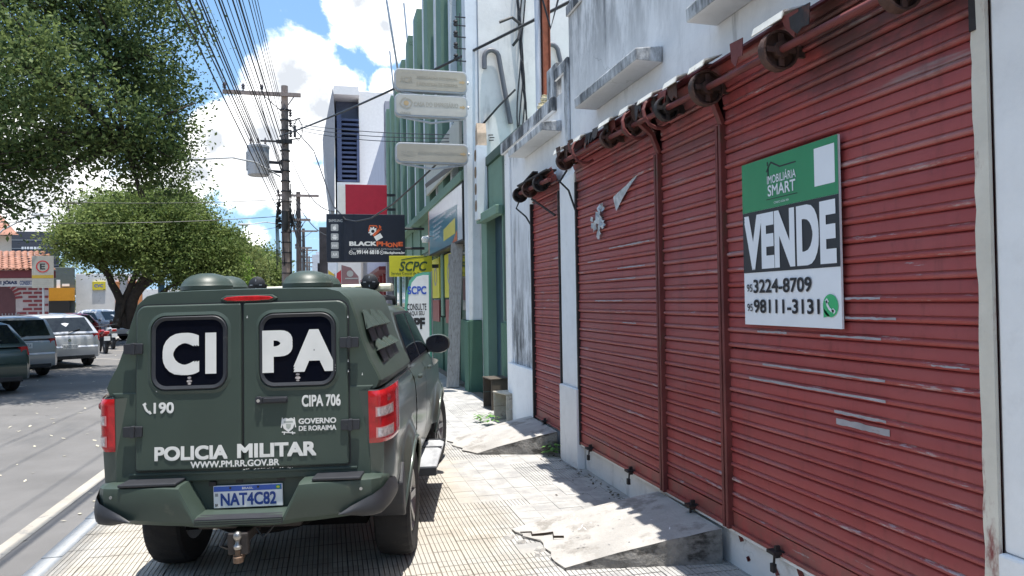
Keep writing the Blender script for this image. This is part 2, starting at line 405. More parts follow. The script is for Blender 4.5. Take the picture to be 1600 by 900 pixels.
# pavement of ribbed tiles
pave = structure(MB().box(-1.9, 2.9, -6, 21, -.4, -.0075).build('pavement', GROUT))
MB().box(-1.9, 2.95, 21, 300, -.4, -.002).build('far_paving', TILE, pave)
def ribbed(nb=5, depth=.007, cross=0):
    b = MB(); w = .196/nb
    for i in range(nb):
        x0 = -.098+i*w+.0017; x1 = -.098+(i+1)*w-.0017
        n = cross+1
        for j in range(n):
            y0 = -.098+j*.196/n+(.003 if j else 0); y1 = -.098+(j+1)*.196/n-(.003 if j < n-1 else 0)
            b.add([(x0,y0,-depth),(x1,y0,-depth),(x1,y1,-depth),(x0,y1,-depth),(x0+.0012,y0+.001,0),(x1-.0012,y0+.001,0),(x1-.0012,y1-.001,0),(x0+.0012,y1-.001,0)],
                  [(4,5,6,7),(1,2,6,5),(3,0,4,7)])
    return b
T_RIB, T_GRID, T_WORN = ribbed(6), ribbed(6, .007, 1), MB()
T_WORN.add([(-.0995,-.0995,-.007),(.0995,-.0995,-.007),(.0995,.0995,-.007),(-.0995,.0995,-.007),(-.0985,-.0985,0),(.0985,-.0985,0),(.0985,.0985,0),(-.0985,.0985,0)], [(4,5,6,7),(0,1,5,4),(1,2,6,5),(2,3,7,6),(3,0,4,7)])
for a in (-.045, .0, .05): T_WORN.add([(a-.001,-.09,.0006),(a+.001,-.09,.0006),(a+.001,.09,.0006),(a-.001,.09,.0006)], [(0,1,2,3)])
T_ME = [b.mesh('tile', TILE) for b in (T_RIB, T_GRID, T_WORN)]
def in_truck(px, py): return (150 < px < 645 and py < 822) or (245 < px < 648 and py < 850) or (600 < px < 695 and py < 730)
slots = []
for i in range(23):
    for j in range(int((21+1)/.2)):
        x, yy = -1.8+i*.2, 1.0+j*.2
        if x > 2.62: continue
        px, py, z = project((x, yy, 0)) if yy > 1.5 else (0, 2000, 1)
        vis = -25 < px < 1625 and py < 925 and not in_truck(px, py)
        slots.append((z if vis else 1e3+yy, x, yy))
slots.sort()
rest = MB()
for k, (z, x, yy) in enumerate(slots):
    nz = math.sin(x*3.1+yy*1.3)+math.sin(yy*2.7-x*4.1)
    wash = x > 1.15 and yy > 5.0
    t = 2 if (wash and (nz > -.25 or (x > 2.0 and nz > -1.0))) else (1 if (x > .75 and yy < 5.2) else 0)
    dz = random.uniform(-.0015, .0015)
    if k < 290:
        link_mesh('tile', T_ME[t], pave, (x, yy, dz), (random.uniform(-.004, .004), random.uniform(-.004, .004), random.uniform(-.006, .006)))
    else:
        src = (T_RIB, T_GRID, T_WORN)[t]; rest.add([(p[0]+x, p[1]+yy, p[2]+dz) for p in src.v], src.f)
ro = rest.build('tile_field', TILE, pave); ro['kind'] = 'stuff'

# pavement across the road
fp = structure(MB().box(-40, -11.6, -14, 300, -.5, 0).build('far_pavement', mat('far_paving_concrete', (.33,.31,.28), .9, var=.15, scale=1.2, dirt=((.2,.19,.17), .3, 2, None))))

# ------------------------------------------------------------------ concrete ramps up to the shutters
def ramp(wall, toe, cut, label):
    """wall: (Y far, Y near, z); toe: jagged outline on the ground from far to near; cut: the near corner on the ground by the wall"""
    t = thing('concrete_ramp', label, 'ramp', (2.3, (wall[0]+wall[1])/2, 0))
    ox, oy = 2.3, (wall[0]+wall[1])/2
    yf, yn, zw = wall; W0 = Vector((2.555, yf, zw)); W1 = Vector((2.555, yn, zw-.01))
    toe = [Vector((a, b, .018)) for a, b in toe]
    b = MB(); n = len(toe); m = 9; rows = []
    for k in range(n):
        s = k/(n-1); a = W0.lerp(W1, s); row = []
        for j in range(m+1):
            u = j/m; p = toe[k].lerp(a, u)
            if 0 < j < m: p.z += .012*math.sin(u*math.pi)+random.uniform(-.0025, .0025)
            row.append((p.x-ox, p.y-oy, p.z))
        rows.append(row)
    V = [p for r_ in rows for p in r_]; Fs = []
    for k in range(n-1):
        for j in range(m): Fs.append((k*(m+1)+j, k*(m+1)+j+1, (k+1)*(m+1)+j+1, (k+1)*(m+1)+j))
    b.add(V, Fs)
    b.build('top_screed', CONC, t, smooth=40)
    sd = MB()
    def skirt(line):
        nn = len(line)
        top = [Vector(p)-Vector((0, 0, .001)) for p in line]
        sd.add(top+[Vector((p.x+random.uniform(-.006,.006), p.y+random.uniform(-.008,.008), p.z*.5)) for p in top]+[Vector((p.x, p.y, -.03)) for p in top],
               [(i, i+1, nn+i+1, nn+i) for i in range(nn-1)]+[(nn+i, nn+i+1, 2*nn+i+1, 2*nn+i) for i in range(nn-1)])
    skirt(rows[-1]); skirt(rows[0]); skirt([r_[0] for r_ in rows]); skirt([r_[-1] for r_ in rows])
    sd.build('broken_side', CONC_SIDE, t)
    return t
ramp((5.50, 4.52, .245), [(1.36,5.62),(1.37,5.54),(1.41,5.48),(1.40,5.42),(1.46,5.34),(1.50,5.30),(1.50,5.22),(1.48,5.13),(1.50,5.02),(1.47,4.93),(1.47,4.84),(1.50,4.70)], None,
     'nearest grey concrete ramp, cracked at its toe, below the widest shutters')
ramp((9.40, 8.22, .275), [(1.50,9.55),(1.44,9.4),(1.50,9.25),(1.45,9.1),(1.50,8.98),(1.55,8.86),(1.52,8.74),(1.60,8.62),(1.66,8.5)], None,
     'far concrete ramp with grey side, below the narrow shutter')
# the crack across the toe of the near ramp
b = MB(); cp_ = [(1.40,5.50),(1.47,5.44),(1.46,5.38),(1.54,5.33),(1.60,5.30),(1.58,5.22),(1.64,5.16),(1.62,5.08),(1.70,5.00),(1.80,4.96)]
for (xa, ya), (xb_, yb_) in zip(cp_[:6], cp_[1:7]):
    za, zb_ = .022+(xa-1.42)*.215, .022+(xb_-1.42)*.215; b.bar((xa, ya, za), (xb_, yb_, zb_), random.uniform(.004,.010), .016)
ck_ = b.build('crack', mat('crack_dirt', (.035,.025,.018), .95)); ck_.parent = [o for o in bpy.data.objects if o.name == 'concrete_ramp'][0]
ck_.matrix_parent_inverse = Matrix.Translation((-2.3, -5.01, 0)); ck_['kind'] = 'stuff'
# loose pieces by the crack of the near ramp
for kk, (x, yy, s) in enumerate(((1.30,5.46,.05),(1.36,5.33,.035),(1.45,5.12,.045),(1.40,5.02,.03),(1.49,4.86,.03))):
    b = MB(); b.add([(-s,-s*.6,0),(s*.8,-s*.7,0),(s,s*.5,0),(-s*.5,s*.8,0),(-s*.6,-s*.3,.02),(s*.5,-s*.4,.024),(s*.6,s*.3,.018),(-s*.3,s*.5,.022)],[(4,5,6,7),(0,1,5,4),(1,2,6,5),(2,3,7,6),(3,0,4,7)])
    o = b.build('concrete_chunk', CONC); o.location = (x, yy, .0); o.rotation_euler.z = random.uniform(0, 3)
    tag(o, ('largest concrete chunk, at the far tip of the nearest ramp', 'concrete chunk second from the far tip of the nearest ramp', 'broad middle chunk at the cracked toe of the nearest ramp', 'small chunk just left of the ramp crack', 'concrete chunk closest to the viewer at the ramp toe')[kk], 'rubble', 'chunks broken off the near ramp')

# fallen leaves and litter (uncountable)
LEAF_DRY = mat('dry_leaf', (.50,.46,.36), .8, var=.4, scale=2)
LEAF_DARK = mat('dark_debris', (.07,.055,.04), .9, var=.4, scale=3)
def scatter(name, pts, smin, smax, m, z):
    b = MB()
    for x, yy in pts:
        zz = z if z > -.05 else road_z(x)+.004; s = random.uniform(smin, smax); a = random.uniform(0, 6.28); c, q = math.cos(a), math.sin(a); h = random.uniform(.002, .02)
        L_ = [(-s,0,0),(-s*.2,-s*.45,h*.4),(s,0,h),(-s*.1,s*.45,h*.5)]
        b.add([(x+p[0]*c-p[1]*q, yy+p[0]*q+p[1]*c, zz+p[2]) for p in L_], [(0,1,2),(0,2,3)])
    o = b.build(name, m); o['kind'] = 'stuff'; return o
scatter('fallen_leaves', [(random.uniform(-10,-3), random.uniform(7, 30)) for _ in range(420)], .02, .055, LEAF_DRY, -.095)
scatter('gutter_litter', [(random.gauss(-2.2,.09), random.uniform(4.5, 16)) for _ in range(60)], .02, .05, LEAF_DRY, -.095)
scatter('wall_foot_debris', [(2.56-abs(random.gauss(0,.05)), random.uniform(5.5, 8.2)) for _ in range(90)]+[(2.56-abs(random.gauss(0,.3)), random.uniform(5.6, 8.2)) for _ in range(20)], .008, .028, LEAF_DARK, .003)
scatter('paper_specks', [(random.uniform(1.6, 2.4), random.uniform(4.7, 5.3)) for _ in range(22)], .006, .016, M['print_white'], .2)

def weed(loc, s, label):
    b = MB()
    for k in range(46):
        a = random.uniform(0, 6.28); r_ = random.uniform(.2, 1)*s; h = random.uniform(.3, 1)*s*1.1
        p = Vector((math.cos(a)*r_*.8, math.sin(a)*r_*.8, h)); t = Vector((-math.sin(a), math.cos(a), 0))*s*.16; o_ = Vector((math.cos(a), math.sin(a), -.3))*s*.3
        b.add([p-o_*.6, p+t, p+o_, p-t], [(0,1,2,3)])
    o = b.build('weed', mat('weed_leaf', (.10,.22,.04), .6, var=.4, scale=20)); o.location = loc
    return tag(o, label, 'weed')
weed((2.47, 8.14, 0), .14, 'green weed growing in the corner between far ramp and white wall')
weed((2.25, 10.45, 0), .15, 'low green weed on the pavement beside the wooden crates')
weed((2.12, 10.75, 0), .12, 'small tuft of grass right at the foot of the upright crate')
# ------------------------------------------------------------------ old white shop with red roller shutters
SHOPW = wall_mat('old_white_paint', (.82,.82,.82), amt=.6, top=(3.5, 4.9, .6))
PLINTHW = wall_mat('fresh_white_paint', (.84,.84,.84), amt=.2)
LEDGEW = wall_mat('mildewed_white_paint', (.70,.72,.74), amt=.9, top=(3.0, 3.9, .95), bump=.5)
PANELW = wall_mat('stained_white_panel', (.72,.74,.77), amt=.7, low=(3.2, .9, .95))
CREAMW = mat('peeling_cream_paint', (.64,.60,.52), .85, var=.1, scale=4, bump=.3, bscale=40, dirt=((.22,.05,.045), .58, 6, (1,1,.35)))

def shutter_mat():
    m = bpy.data.materials.new('worn_red_shutter_paint'); m.use_nodes = True; nt = m.node_tree; N = nt.nodes; L = nt.links
    P = N['Principled BSDF']; P.inputs['Roughness'].default_value = .5; P.inputs['Specular IOR Level'].default_value = .35
    g = N.new('ShaderNodeNewGeometry'); pos = g.outputs['Position']; tc = N.new('ShaderNodeTexCoord'); oi = N.new('ShaderNodeObjectInfo')
    def noise(v, s, st=(1,1,1), d=7, r=.62):
        mp = N.new('ShaderNodeMapping'); mp.inputs['Scale'].default_value = st; L.new(v, mp.inputs[0])
        n = N.new('ShaderNodeTexNoise'); n.inputs['Scale'].default_value = s; n.inputs['Detail'].default_value = d; n.inputs['Roughness'].default_value = r; L.new(mp.outputs[0], n.inputs['Vector']); return n.outputs['Fac']
    def rg(v, a, b, c=0, d=1):
        n = N.new('ShaderNodeMapRange'); n.interpolation_type = 'SMOOTHSTEP'; L.new(v, n.inputs['Value'])
        for k_, x in zip(('From Min','From Max','To Min','To Max'), (a,b,c,d)): n.inputs[k_].default_value = x
        return n.outputs[0]
    def mul(a, b):
        n = N.new('ShaderNodeMath'); n.operation = 'MULTIPLY'; n.use_clamp = True
        for i, v in enumerate((a, b)):
            if isinstance(v, (int, float)): n.inputs[i].default_value = v
            else: L.new(v, n.inputs[i])
        return n.outputs[0]
    def mix(f, a, b):
        n = N.new('ShaderNodeMix'); n.data_type = 'RGBA'
        if isinstance(f, (int, float)): n.inputs[0].default_value = f
        else: L.new(f, n.inputs[0])
        for i, v in ((6, a), (7, b)):
            if isinstance(v, tuple): n.inputs[i].default_value = (*v, 1)
            else: L.new(v, n.inputs[i])
        return n.outputs[2]
    c = mix(oi.outputs['Random'], (.29,.050,.049), (.35,.067,.062))
    c = mix(rg(noise(pos, 1.6), .35, .7, 0, .6), c, (.35,.082,.074))
    so_ = N.new('ShaderNodeSeparateXYZ'); L.new(tc.outputs['Object'], so_.inputs[0])
    ridge = mul(rg(so_.outputs['Z'], .003, .010), rg(so_.outputs['Z'], .040, .030))
    # paint rubbed off the ridges in long dashes, and chips
    rub = rg(noise(pos, 3.4, (1,.55,5), 9, .75), .575, .64)
    c = mix(mul(rub, mul(ridge, .75)), c, (.46,.43,.44))
    faded = rg(noise(pos, 1.3, (1, .35, 1.2)), .5, .72)
    c = mix(mul(mul(ridge, .62), faded), c, (.40,.23,.23))
    c = mix(mul(rg(noise(pos, 8, (1,.5,3.2), 8, .75), .735, .75), .8), c, (.43,.43,.45))
    # grime and bare metal near the rollers
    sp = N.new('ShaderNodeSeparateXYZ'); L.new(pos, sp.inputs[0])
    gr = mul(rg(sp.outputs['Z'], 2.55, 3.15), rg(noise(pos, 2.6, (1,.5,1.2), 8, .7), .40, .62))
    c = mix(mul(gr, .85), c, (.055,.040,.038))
    bare = mul(rg(sp.outputs['Z'], 2.5, 2.8), rg(noise(pos, 2.2, (1,.28,3.5), 6, .6), .60, .70))
    c = mix(mul(bare, .6), c, (.30,.27,.26))
    c = mix(mul(rg(noise(pos, 11, (1,1,.5), 8, .7), .55, .75), .45), c, (.10,.024,.022))
    c = mix(mul(rg(noise(pos, .9, (1,.5,.7), 5, .6), .42, .66), .26), c, (.30,.125,.115))     # chalked paint
    c = mix(mul(rg(noise(pos, 7, (1,1,.12), 7, .7), .52, .72), .40), c, (.085,.035,.032))       # dirt that ran down
    c = mix(mul(rg(sp.outputs['Z'], .62, .26), mul(rg(noise(pos, 6, (1,1,1), 8, .7), .4, .62), .55)), c, (.12,.075,.06))
    c = mix(mul(rg(noise(pos, 2.1, (1,.32,4.5), 9, .72), .675, .69), .85), c, (.36,.36,.37))
    L.new(c, P.inputs['Base Color'])
    bp = N.new('ShaderNodeBump'); bp.inputs['Strength'].default_value = .12; bp.inputs['Distance'].default_value = .004; L.new(noise(pos, 7, (1,.4,1)), bp.inputs['Height']); L.new(bp.outputs[0], P.inputs['Normal'])
    return m
SHUT = shutter_mat()
RAIL = mat('rusty_red_rail', (.15,.035,.032), .65, .1, var=.25, scale=6, bump=.2, bscale=60, dirt=((.10,.05,.035), .45, 8, (1,1,.3)))
RUSTY = mat('rust_brown_iron', (.085,.045,.036), .8, .2, var=.4, scale=9, bump=.4, dirt=((.025,.02,.02), .45, 7, None))
GRIME = mat('grimy_iron', (.035,.030,.030), .7, .3, var=.4, scale=9, bump=.3, dirt=((.16,.05,.03), .35, 6, None))
MAROON = mat('dark_maroon_board', (.10,.018,.026), .6, var=.2, scale=3, dirt=((.04,.02,.02), .35, 4, (1,.4,1)))

shop = thing('shop_building', 'old white painted shop with stained parapet and closed red roller shutters', 'building', (0, 0, 0))
w = MB()
XF, XB = 2.62, 2.9
for y0, y1, z0, z1 in ((-4.0,2.5,-.1,6.3), (2.5,7.3,3.2,6.3), (7.3,7.47,3.2,5.02), (7.47,7.75,-.1,5.02), (7.75,8.04,-.1,4.48), (8.04,9.24,3.2,4.18), (9.24,10.92,-.1,4.18), (2.5,7.47,-.1,.245), (8.04,9.24,-.1,.27)):
    w.box(XF, XB, y0, y1, z0, z1)
# quarter round step of the parapet
w.prism([(7.3,5.02)]+[(7.3+.42*math.sin(a), 5.02+.62*math.cos(a)) for a in [k*math.pi/16 for k in range(9)]], lambda a, b, d: (d, a, b), XF+.001, XB-.001)
w.build('wall', SHOPW, shop)
MB().box(XB, 12, -4, 10.92, -.1, 4.0).box(XB, 12, -4, 7.2, 4.0, 5.6).build('rear_block', wall_mat('plain_white_render', (.7,.7,.68), amt=.3), shop)
# roofs and trims
MB().box(XF-.035, XF-.002, 7.73, 7.86, 3.25, 4.5).box(XF-.035, XF-.002, 7.28, 7.745, 4.94, 5.06).box(XF-.035, XF-.002, 7.86, 8.22, 4.36, 4.5).box(XF-.06,XF-.002,8.23,10.92,4.02,4.19).build('parapet_band', LEDGEW, shop, bevel=.012)
MB().box(XF-.003, XB+.02, 8.24, 8.62, 4.185, 4.60).build('parapet_block', LEDGEW, shop, bevel=.01)
for y0, y1, z0 in ((2.95,4.56,3.67), (5.40,6.92,3.69), (8.06,9.70,3.74)):
    b = MB(); b.prism([(XF-.002, z0), (2.385, z0+.005), (2.38, z0+.105), (XF-.002, z0+.135)], lambda a, c, d: (a, d, c), y0, y1)
    b.build('window_ledge', LEDGEW, shop, bevel=.012)
# pilasters and plinths
MB().box(2.555, XF-.002, 7.46, 7.98, .85, 3.16).build('pilaster', PLINTHW, shop, bevel=.008)
MB().box(2.525, XF-.002, 7.43, 8.02, -.1, .848).build('pilaster_plinth', PLINTHW, shop, bevel=.01)
MB().box(2.555, XF-.002, 9.25, 10.62, -.1, .885).build('wall_plinth', PLINTHW, shop, bevel=.012)
MB().box(XF-.028, XF-.003, 9.25, 9.40, .887, 3.3).box(XF-.028, XF-.003, 10.50, 10.70, .887, 4.0).build('panel_frame', PLINTHW, shop, bevel=.004)
MB().box(XF-.006, XF-.002, 9.402, 10.498, .887, 3.3).build('stained_panel', PANELW, shop)
MB().box(2.56, XF-.002, -4, 2.36, .78, 6.3).build('pilaster', PLINTHW, shop, bevel=.01)
MB().box(2.535, XF-.002, -4, 2.37, -.1, .778).build('pilaster_plinth', PLINTHW, shop, bevel=.012)
# ragged cream strip left of the near pilaster with old red paint
b = MB(); pts = []
for k in range(40): pts.append((2.432+random.uniform(-.005,.005), .26+k*.075))
b.prism([(2.365,.26)]+pts+[(2.365,3.2)], lambda a, c, d: (d, a, c), 2.54, 2.557)
b.build('peeling_strip', CREAMW, shop)
MB().box(2.565, XF+.02, 2.45, 7.47, .247, .266).build('sill', PLINTHW, shop, bevel=.004)
sc = MB()
for k in range(26):
    y = random.uniform(2.6, 4.4); zz = random.uniform(.02, .2); s = random.uniform(.01, .04)
    sc.add([(XF-.0035, y-s, zz), (XF-.0035, y+s*.3, zz-s*.6), (XF-.0035, y+s, zz+s*.5), (XF-.0035, y, zz+s)], [(0,1,2,3)])
sc.build('red_paint_smear', RAIL, shop)['kind'] = 'stuff'

def slat_mesh(Wd):
    prof = [(.008,0.0),(-.006,.004),(-.018,.011),(-.020,.021),(-.016,.027),(-.004,.031),(-.004,.035),(-.0095,.039),(-.0075,.089),(-.004,.093),(.008,.0985)]
    b = MB(); n = len(prof)
    b.add([(x, 0, z) for x, z in prof]+[(x, Wd, z) for x, z in prof], [(i, i+1, n+i+1, n+i) for i in range(n-1)])
    return b.mesh('slat', SHUT, 50)
def shutter(y0, y1, z0, label, locks=(), lx=2.585):
    Wd = y1-y0
    b = MB().box(lx-.012, lx+.004, y0+.004, y1-.004, z0, z0+.11).box(lx-.03, lx-.012, y0+.01, y1-.01, z0, z0+.022)
    s = b.build('roller_shutter', SHUT, shop); s['label'] = label
    me = slat_mesh(Wd); z = z0+.112; k = 0; x = lx; tilt = 0
    while z < 3.26:
        if z > 2.98: tilt += R(11)
        o = link_mesh('slat', me, s, (x+random.uniform(-.0025,.0025), y0, z), (random.uniform(-.0015,.0015)/Wd*1.5, -tilt+random.uniform(-.01,.01), random.uniform(-.001,.001)))
        if k % 7 == 3: o.rotation_euler.x += random.uniform(-.0025,.0025)
        z += .0985*math.cos(tilt); x -= .0985*math.sin(tilt); k += 1
    MB().box(lx+.03, lx+.05, y0, y1, z0, 3.3).build('inner_lining', MAROON, s)
    for ly in locks:
        lb = MB().box(lx-.085, lx-.012, ly-.045, ly+.03, z0+.012, z0+.03).box(lx-.06, lx-.03, ly-.03, ly-.012, z0-.01, z0+.06)
        lb.tube([(lx-.05, ly, z0+.01), (lx-.055, ly, z0-.05)], .007, 6).box(lx-.072, lx-.048, ly-.016, ly+.016, z0-.10, z0-.05)
        lb.build('padlock', GRIME, s)
    return s
shutter(2.415, 4.400, .272, 'wide red roller shutter with the for sale board on it', (3.88,))
shutter(4.475, 5.365, .272, 'middle narrow red roller shutter between two rails', (4.92,))
shutter(5.445, 7.420, .272, 'red roller shutter with a torn silver sticker near its top', (6.05, 7.08))
shutter(8.055, 9.225, .285, 'narrow red roller shutter between the two white piers', (8.75,), 2.60)
# guide rails, bent outwards at the top
for y in (4.437, 5.405):
    b = MB()
    b.box(2.535, 2.60, y-.037, y-.008, .27, 2.95).box(2.535, 2.60, y+.008, y+.037, .27, 2.95).box(2.575, 2.605, y-.0075, y+.0075, .27, 2.95)
    b.bar((2.56, y-.02, 2.95), (2.50, y-.02, 3.10), .03, .05, (0,1,0)).bar((2.50, y-.02, 3.10), (2.38, y-.02, 3.20), .03, .05, (0,1,0))
    b.build('guide_rail', RAIL, shop, bevel=.003)
for y in (7.435, 8.042, 9.238): MB().box(2.55, 2.615, y-.018, y+.018, .26, 3.05).build('guide_rail', GRIME, shop, bevel=.003)
# roller gear above the shutters
axle = MB().tube([(2.40, 2.1, 3.10), (2.39, 7.45, 3.25)], .021, 10).build('roller_axle', RAIL, shop, smooth=40)
def drum(y, x=2.40, z=None, r=.115, w_=.035):
    if z is None: z = 3.10+.15*(y-2.1)/5.35
    b = MB(); b.lathe([(r,-.02),(r,w_),(r-.012,w_),(r-.014,.0),(.045,.0),(.045,.05),(.0,.05)], (x, y, z), (0, -1, 0), 20)
    b.bar((x, y-.032, z-.09), (x, y-.032, z+.09), .03, .012, (0,1,0)); b.bar((x-.09, y-.032, z), (x+.09, y-.032, z), .03, .012, (0,1,0))
    b.box(x+.09, XF-.001, y-.02, y+.0, z-.03, z+.03)
    dr = b.build('roller_drum', random.choice([GRIME, RUSTY]), shop, smooth=35)
    MB().lathe([(r-.016,-.003),(r-.016,-.006),(.046,-.006)], (x, y, z), (0, -1, 0), 18).build('drum_web', M['black'], dr)
    return dr
for y, r_ in ((7.30,.095),(6.05,.085),(5.55,.085),(4.92,.09),(4.34,.115),(3.54,.11),(2.66,.10)): drum(y, r=r_)
for y in (6.7, 5.45, 5.05): MB().tube([(2.40+.12*math.cos(a), y+.02*math.sin(a), 3.10+.15*(y-2.1)/5.35+.12*math.sin(a)) for a in [k*.5+2 for k in range(8)]], .014, 6).build('bent_strap', RAIL, shop)
# maroon back boards and the loose cover plates on top
b = MB()
for y0, y1 in ((2.1,3.35),(3.40,4.30),(4.33,5.25),(5.28,6.5),(6.53,7.46)):
    dz = -.06+.10*(y0-2.1)/5.3+random.uniform(-.012,.012)
    b.prism([(2.40,3.34+dz),(2.605,3.36),(2.605,3.348),(2.40,3.326+dz)], lambda a, c, d: (a, d, c), y0, y1)
    b.prism([(2.605,3.15),(2.60,3.15),(2.60,3.346),(2.605,3.346)], lambda a, c, d: (a, d, c), y0, y1)
b.build('roller_hood', MAROON, shop)
for y0, y1, a in ((7.20,7.44,.2),(6.60,6.85,.1),(5.85,6.1,.0),(5.45,5.62,.2),(5.0,5.25,-.1),(4.6,4.8,.1),(4.22,4.42,.05),(3.38,3.66,.15)):
    dz = -.05+.10*(y0-2.1)/5.3; b = MB(); b.prism([(2.315,3.285+dz),(2.33,3.325+.03*a+dz),(2.46,3.368+dz),(2.46,3.362+dz),(2.335,3.315+.03*a+dz),(2.321,3.283+dz)], lambda p, c, d: (p, d, c), y0, y1)
    b.build('cover_plate', mat('flaking_white_plate', (.62,.62,.58), .6, var=.15, scale=6, dirt=((.18,.09,.06), .35, 9, None)), shop)
# torn rusty plates hanging along the roller
for k in range(17):
    y = random.uniform(2.7, 7.3) if k > 5 else random.uniform(4.3, 7.3); s = random.uniform(.04, .10); z = 3.10+.15*(y-2.1)/5.35
    b = MB(); P_ = [(y-s, z+.13), (y+s, z+.14), (y+s*.9, z+random.uniform(.03,.08)), (y+s*.3, z+random.uniform(-.02,.05)), (y-s*.2, z+random.uniform(.03,.09)), (y-s*.8, z+random.uniform(-.01,.07))]
    xq = random.uniform(2.30, 2.40); tl_ = random.uniform(-.25,.35)
    b.prism(P_, lambda a, c, d: (xq+d+tl_*(z+.14-c), a, c), 0, .004)
    b.build('torn_plate', random.choice([GRIME, RUSTY, RAIL]), shop)
# gear of the narrow shutter
MB().tube([(2.44, 8.0, 3.17), (2.43, 9.4, 3.20)], .026, 8).build('roller_axle', RAIL, shop)
for y in (9.32, 8.85, 8.35): drum(y, 2.44, 3.18, .10)
for pa, pb_, ww, tt in (((2.44,8.75,3.05),(2.55,8.15,2.78),.02,.02),((2.42,9.15,3.27),(2.50,8.1,3.30),.13,.02),((2.43,9.3,3.25),(2.45,8.6,3.36),.07,.02)): MB().bar(pa, pb_, ww, tt).build('bent_strap', GRIME, shop)
MB().tube([(2.44,7.36,3.16),(2.40,7.48,3.06),(2.50,7.49,2.97),(2.57,7.43,2.7)], .012, 6).tube([(2.44,9.38,3.1),(2.42,9.45,3.02),(2.52,9.34,2.9),(2.58,9.25,2.75)], .012, 6).build('loose_cable', M['black'], shop)['kind'] = 'stuff'
# dark hook by the near pilaster
MB().bar((2.545,2.425,3.4),(2.54,2.42,2.86),.03,.02).tube([(2.54,2.42,3.0),(2.52,2.40,3.05),(2.53,2.39,3.2)],.010,6).build('lintel_bracket', GRIME, shop)

# long rubbed strips of bare metal on the ridges of the wide shutter, and one scraped patch
SCUFF = mat('rubbed_bare_metal', (.36,.35,.38), .5, .2, var=.2, scale=9, dirt=((.27,.075,.07), .3, 14, (1,.5,3)))
def scuff(strips, par):
    for (ya, yb, k, h0, h1) in strips:
        z = .272+.112+.0985*k; n = 14; up = []; dn = []
        for i in range(n+1):
            y = ya+(yb-ya)*i/n; e = .25 if i in (0, n) else 1
            up.append((y, z+h1+random.uniform(-.003, .002)*e)); dn.append((y, z+h0+random.uniform(-.002, .003)*e))
        b = MB(); x = 2.5600 if h1 < .04 else 2.5705
        b.add([(x, y, q) for y, q in dn]+[(x, y, q) for y, q in up], [(i, i+1, n+2+i, n+1+i) for i in range(n)])
        b.build('scuff', SCUFF, par)
wide = [o for o in bpy.data.objects if o.get('label', '').startswith('wide red')][0]
scuff([(4.15,2.98,9,.012,.026),(4.0,2.98,10,.012,.024),(3.35,2.98,8,.014,.028),(3.35,2.97,7,.052,.084),(4.05,3.75,12,.014,.026),(3.45,3.0,12,.014,.026),(3.3,3.0,14,.014,.026),(3.25,2.9,13,.014,.026),(2.7,2.5,11,.015,.022)], wide)
midl = [o for o in bpy.data.objects if o.get('label', '').startswith('red roller shutter with a torn')][0]
scuff([(6.9,6.2,14,.014,.024),(6.6,5.9,16,.015,.024),(6.3,5.7,17,.014,.025),(6.5,5.6,19,.014,.025),(6.2,5.9,12,.015,.024),(7.1,6.5,18,.015,.023)], midl)

# torn silver sticker
b = MB()
def shard(cy, cz, ry_, rz_, n, bulge, skew=0.):
    P = []
    for k in range(n):
        a = 2*math.pi*k/n; q = random.uniform(.45, 1.1); P.append((cy+ry_*q*math.cos(a)+skew*rz_*q*math.sin(a), cz+rz_*q*math.sin(a)))
    b.add([(2.556-(bulge if k % 3 == 0 else random.uniform(0, .006)), *p) for k, p in enumerate(P)]+[(2.553, cy, cz)], [(k, (k+1) % n, n) for k in range(n)])
for cy, cz, ry_, rz_, bl_, sk in ((6.72,2.60,.10,.13,.02,.2),(6.86,2.53,.10,.07,.012,-.3),(6.62,2.52,.08,.06,.02,.5),(6.74,2.45,.06,.09,.01,.0),(6.64,2.68,.06,.05,.025,.2),(6.93,2.60,.05,.04,.008,0)): shard(cy, cz, ry_, rz_, 13, bl_, sk)
def sliver(P, bulge): b.add([(2.556-(bulge if k % 2 else .002), p[0], p[1]) for k, p in enumerate(P)], [tuple(range(len(P)))])
sliver([(6.36,2.74),(6.20,2.77),(6.05,2.80),(5.90,2.835),(5.80,2.85),(5.93,2.79),(6.04,2.745),(6.12,2.70),(6.22,2.645),(6.28,2.60),(6.31,2.635),(6.33,2.69)], .006)
tag(b.build('torn_sticker', mat('silver_foil', (.45,.47,.50), .35, .5, var=.3, scale=14, dirt=((.7,.7,.72), .4, 12, None))),
    'torn remains of a silver sticker high on the left red shutter', 'sticker')

# ------------------------------------------------------------------ for sale board
sx = 2.545
sign = thing('for_sale_board', 'green, black and white for sale board reading VENDE hung on the wide red shutter', 'sign', (sx, 3.70, 2.127)); sign.scale = (1, .972, .972)
U, V_ = (0, -1, 0), (0, 0, 1)
BGRN = plain('board_green', (.03,.24,.10), .35, var=.05); BWHT = plain('board_white', (.78,.80,.84), .35, var=.03); BBLK = plain('board_black', (.018,.017,.022), .35)
MB().box(-.004, .008, -.465, .465, -.515, .515).build('panel', BWHT, sign)
MB().add([(-.0065, .4645, .2), (-.0065, -.4645, .2), (-.0065, -.4645, .5145), (-.0065, .4645, .5145)], [(0,1,2,3)]).build('green_band', BGRN, sign)
MB().add([(-.0065, .4645, -.185), (-.0065, -.4645, -.185), (-.0065, -.4645, .199), (-.0065, .4645, .199)], [(0,1,2,3)]).build('black_band', BBLK, sign)
def T(name, s, x, z, w_, h, m, bold=0, d=.0085, par=None, x0=.465):   # x from the left edge of the board
    return text(name, s, (-d+.0015, x0-x, z), U, V_, w_, h, m, par or sign, .0015, bold)
T('lettering', 'VENDE', .022, -.168, .885, .345, BWHT, .045)
T('lettering', 'IMOBILIÁRIA', .285, .348, .285, .062, BWHT, .012)
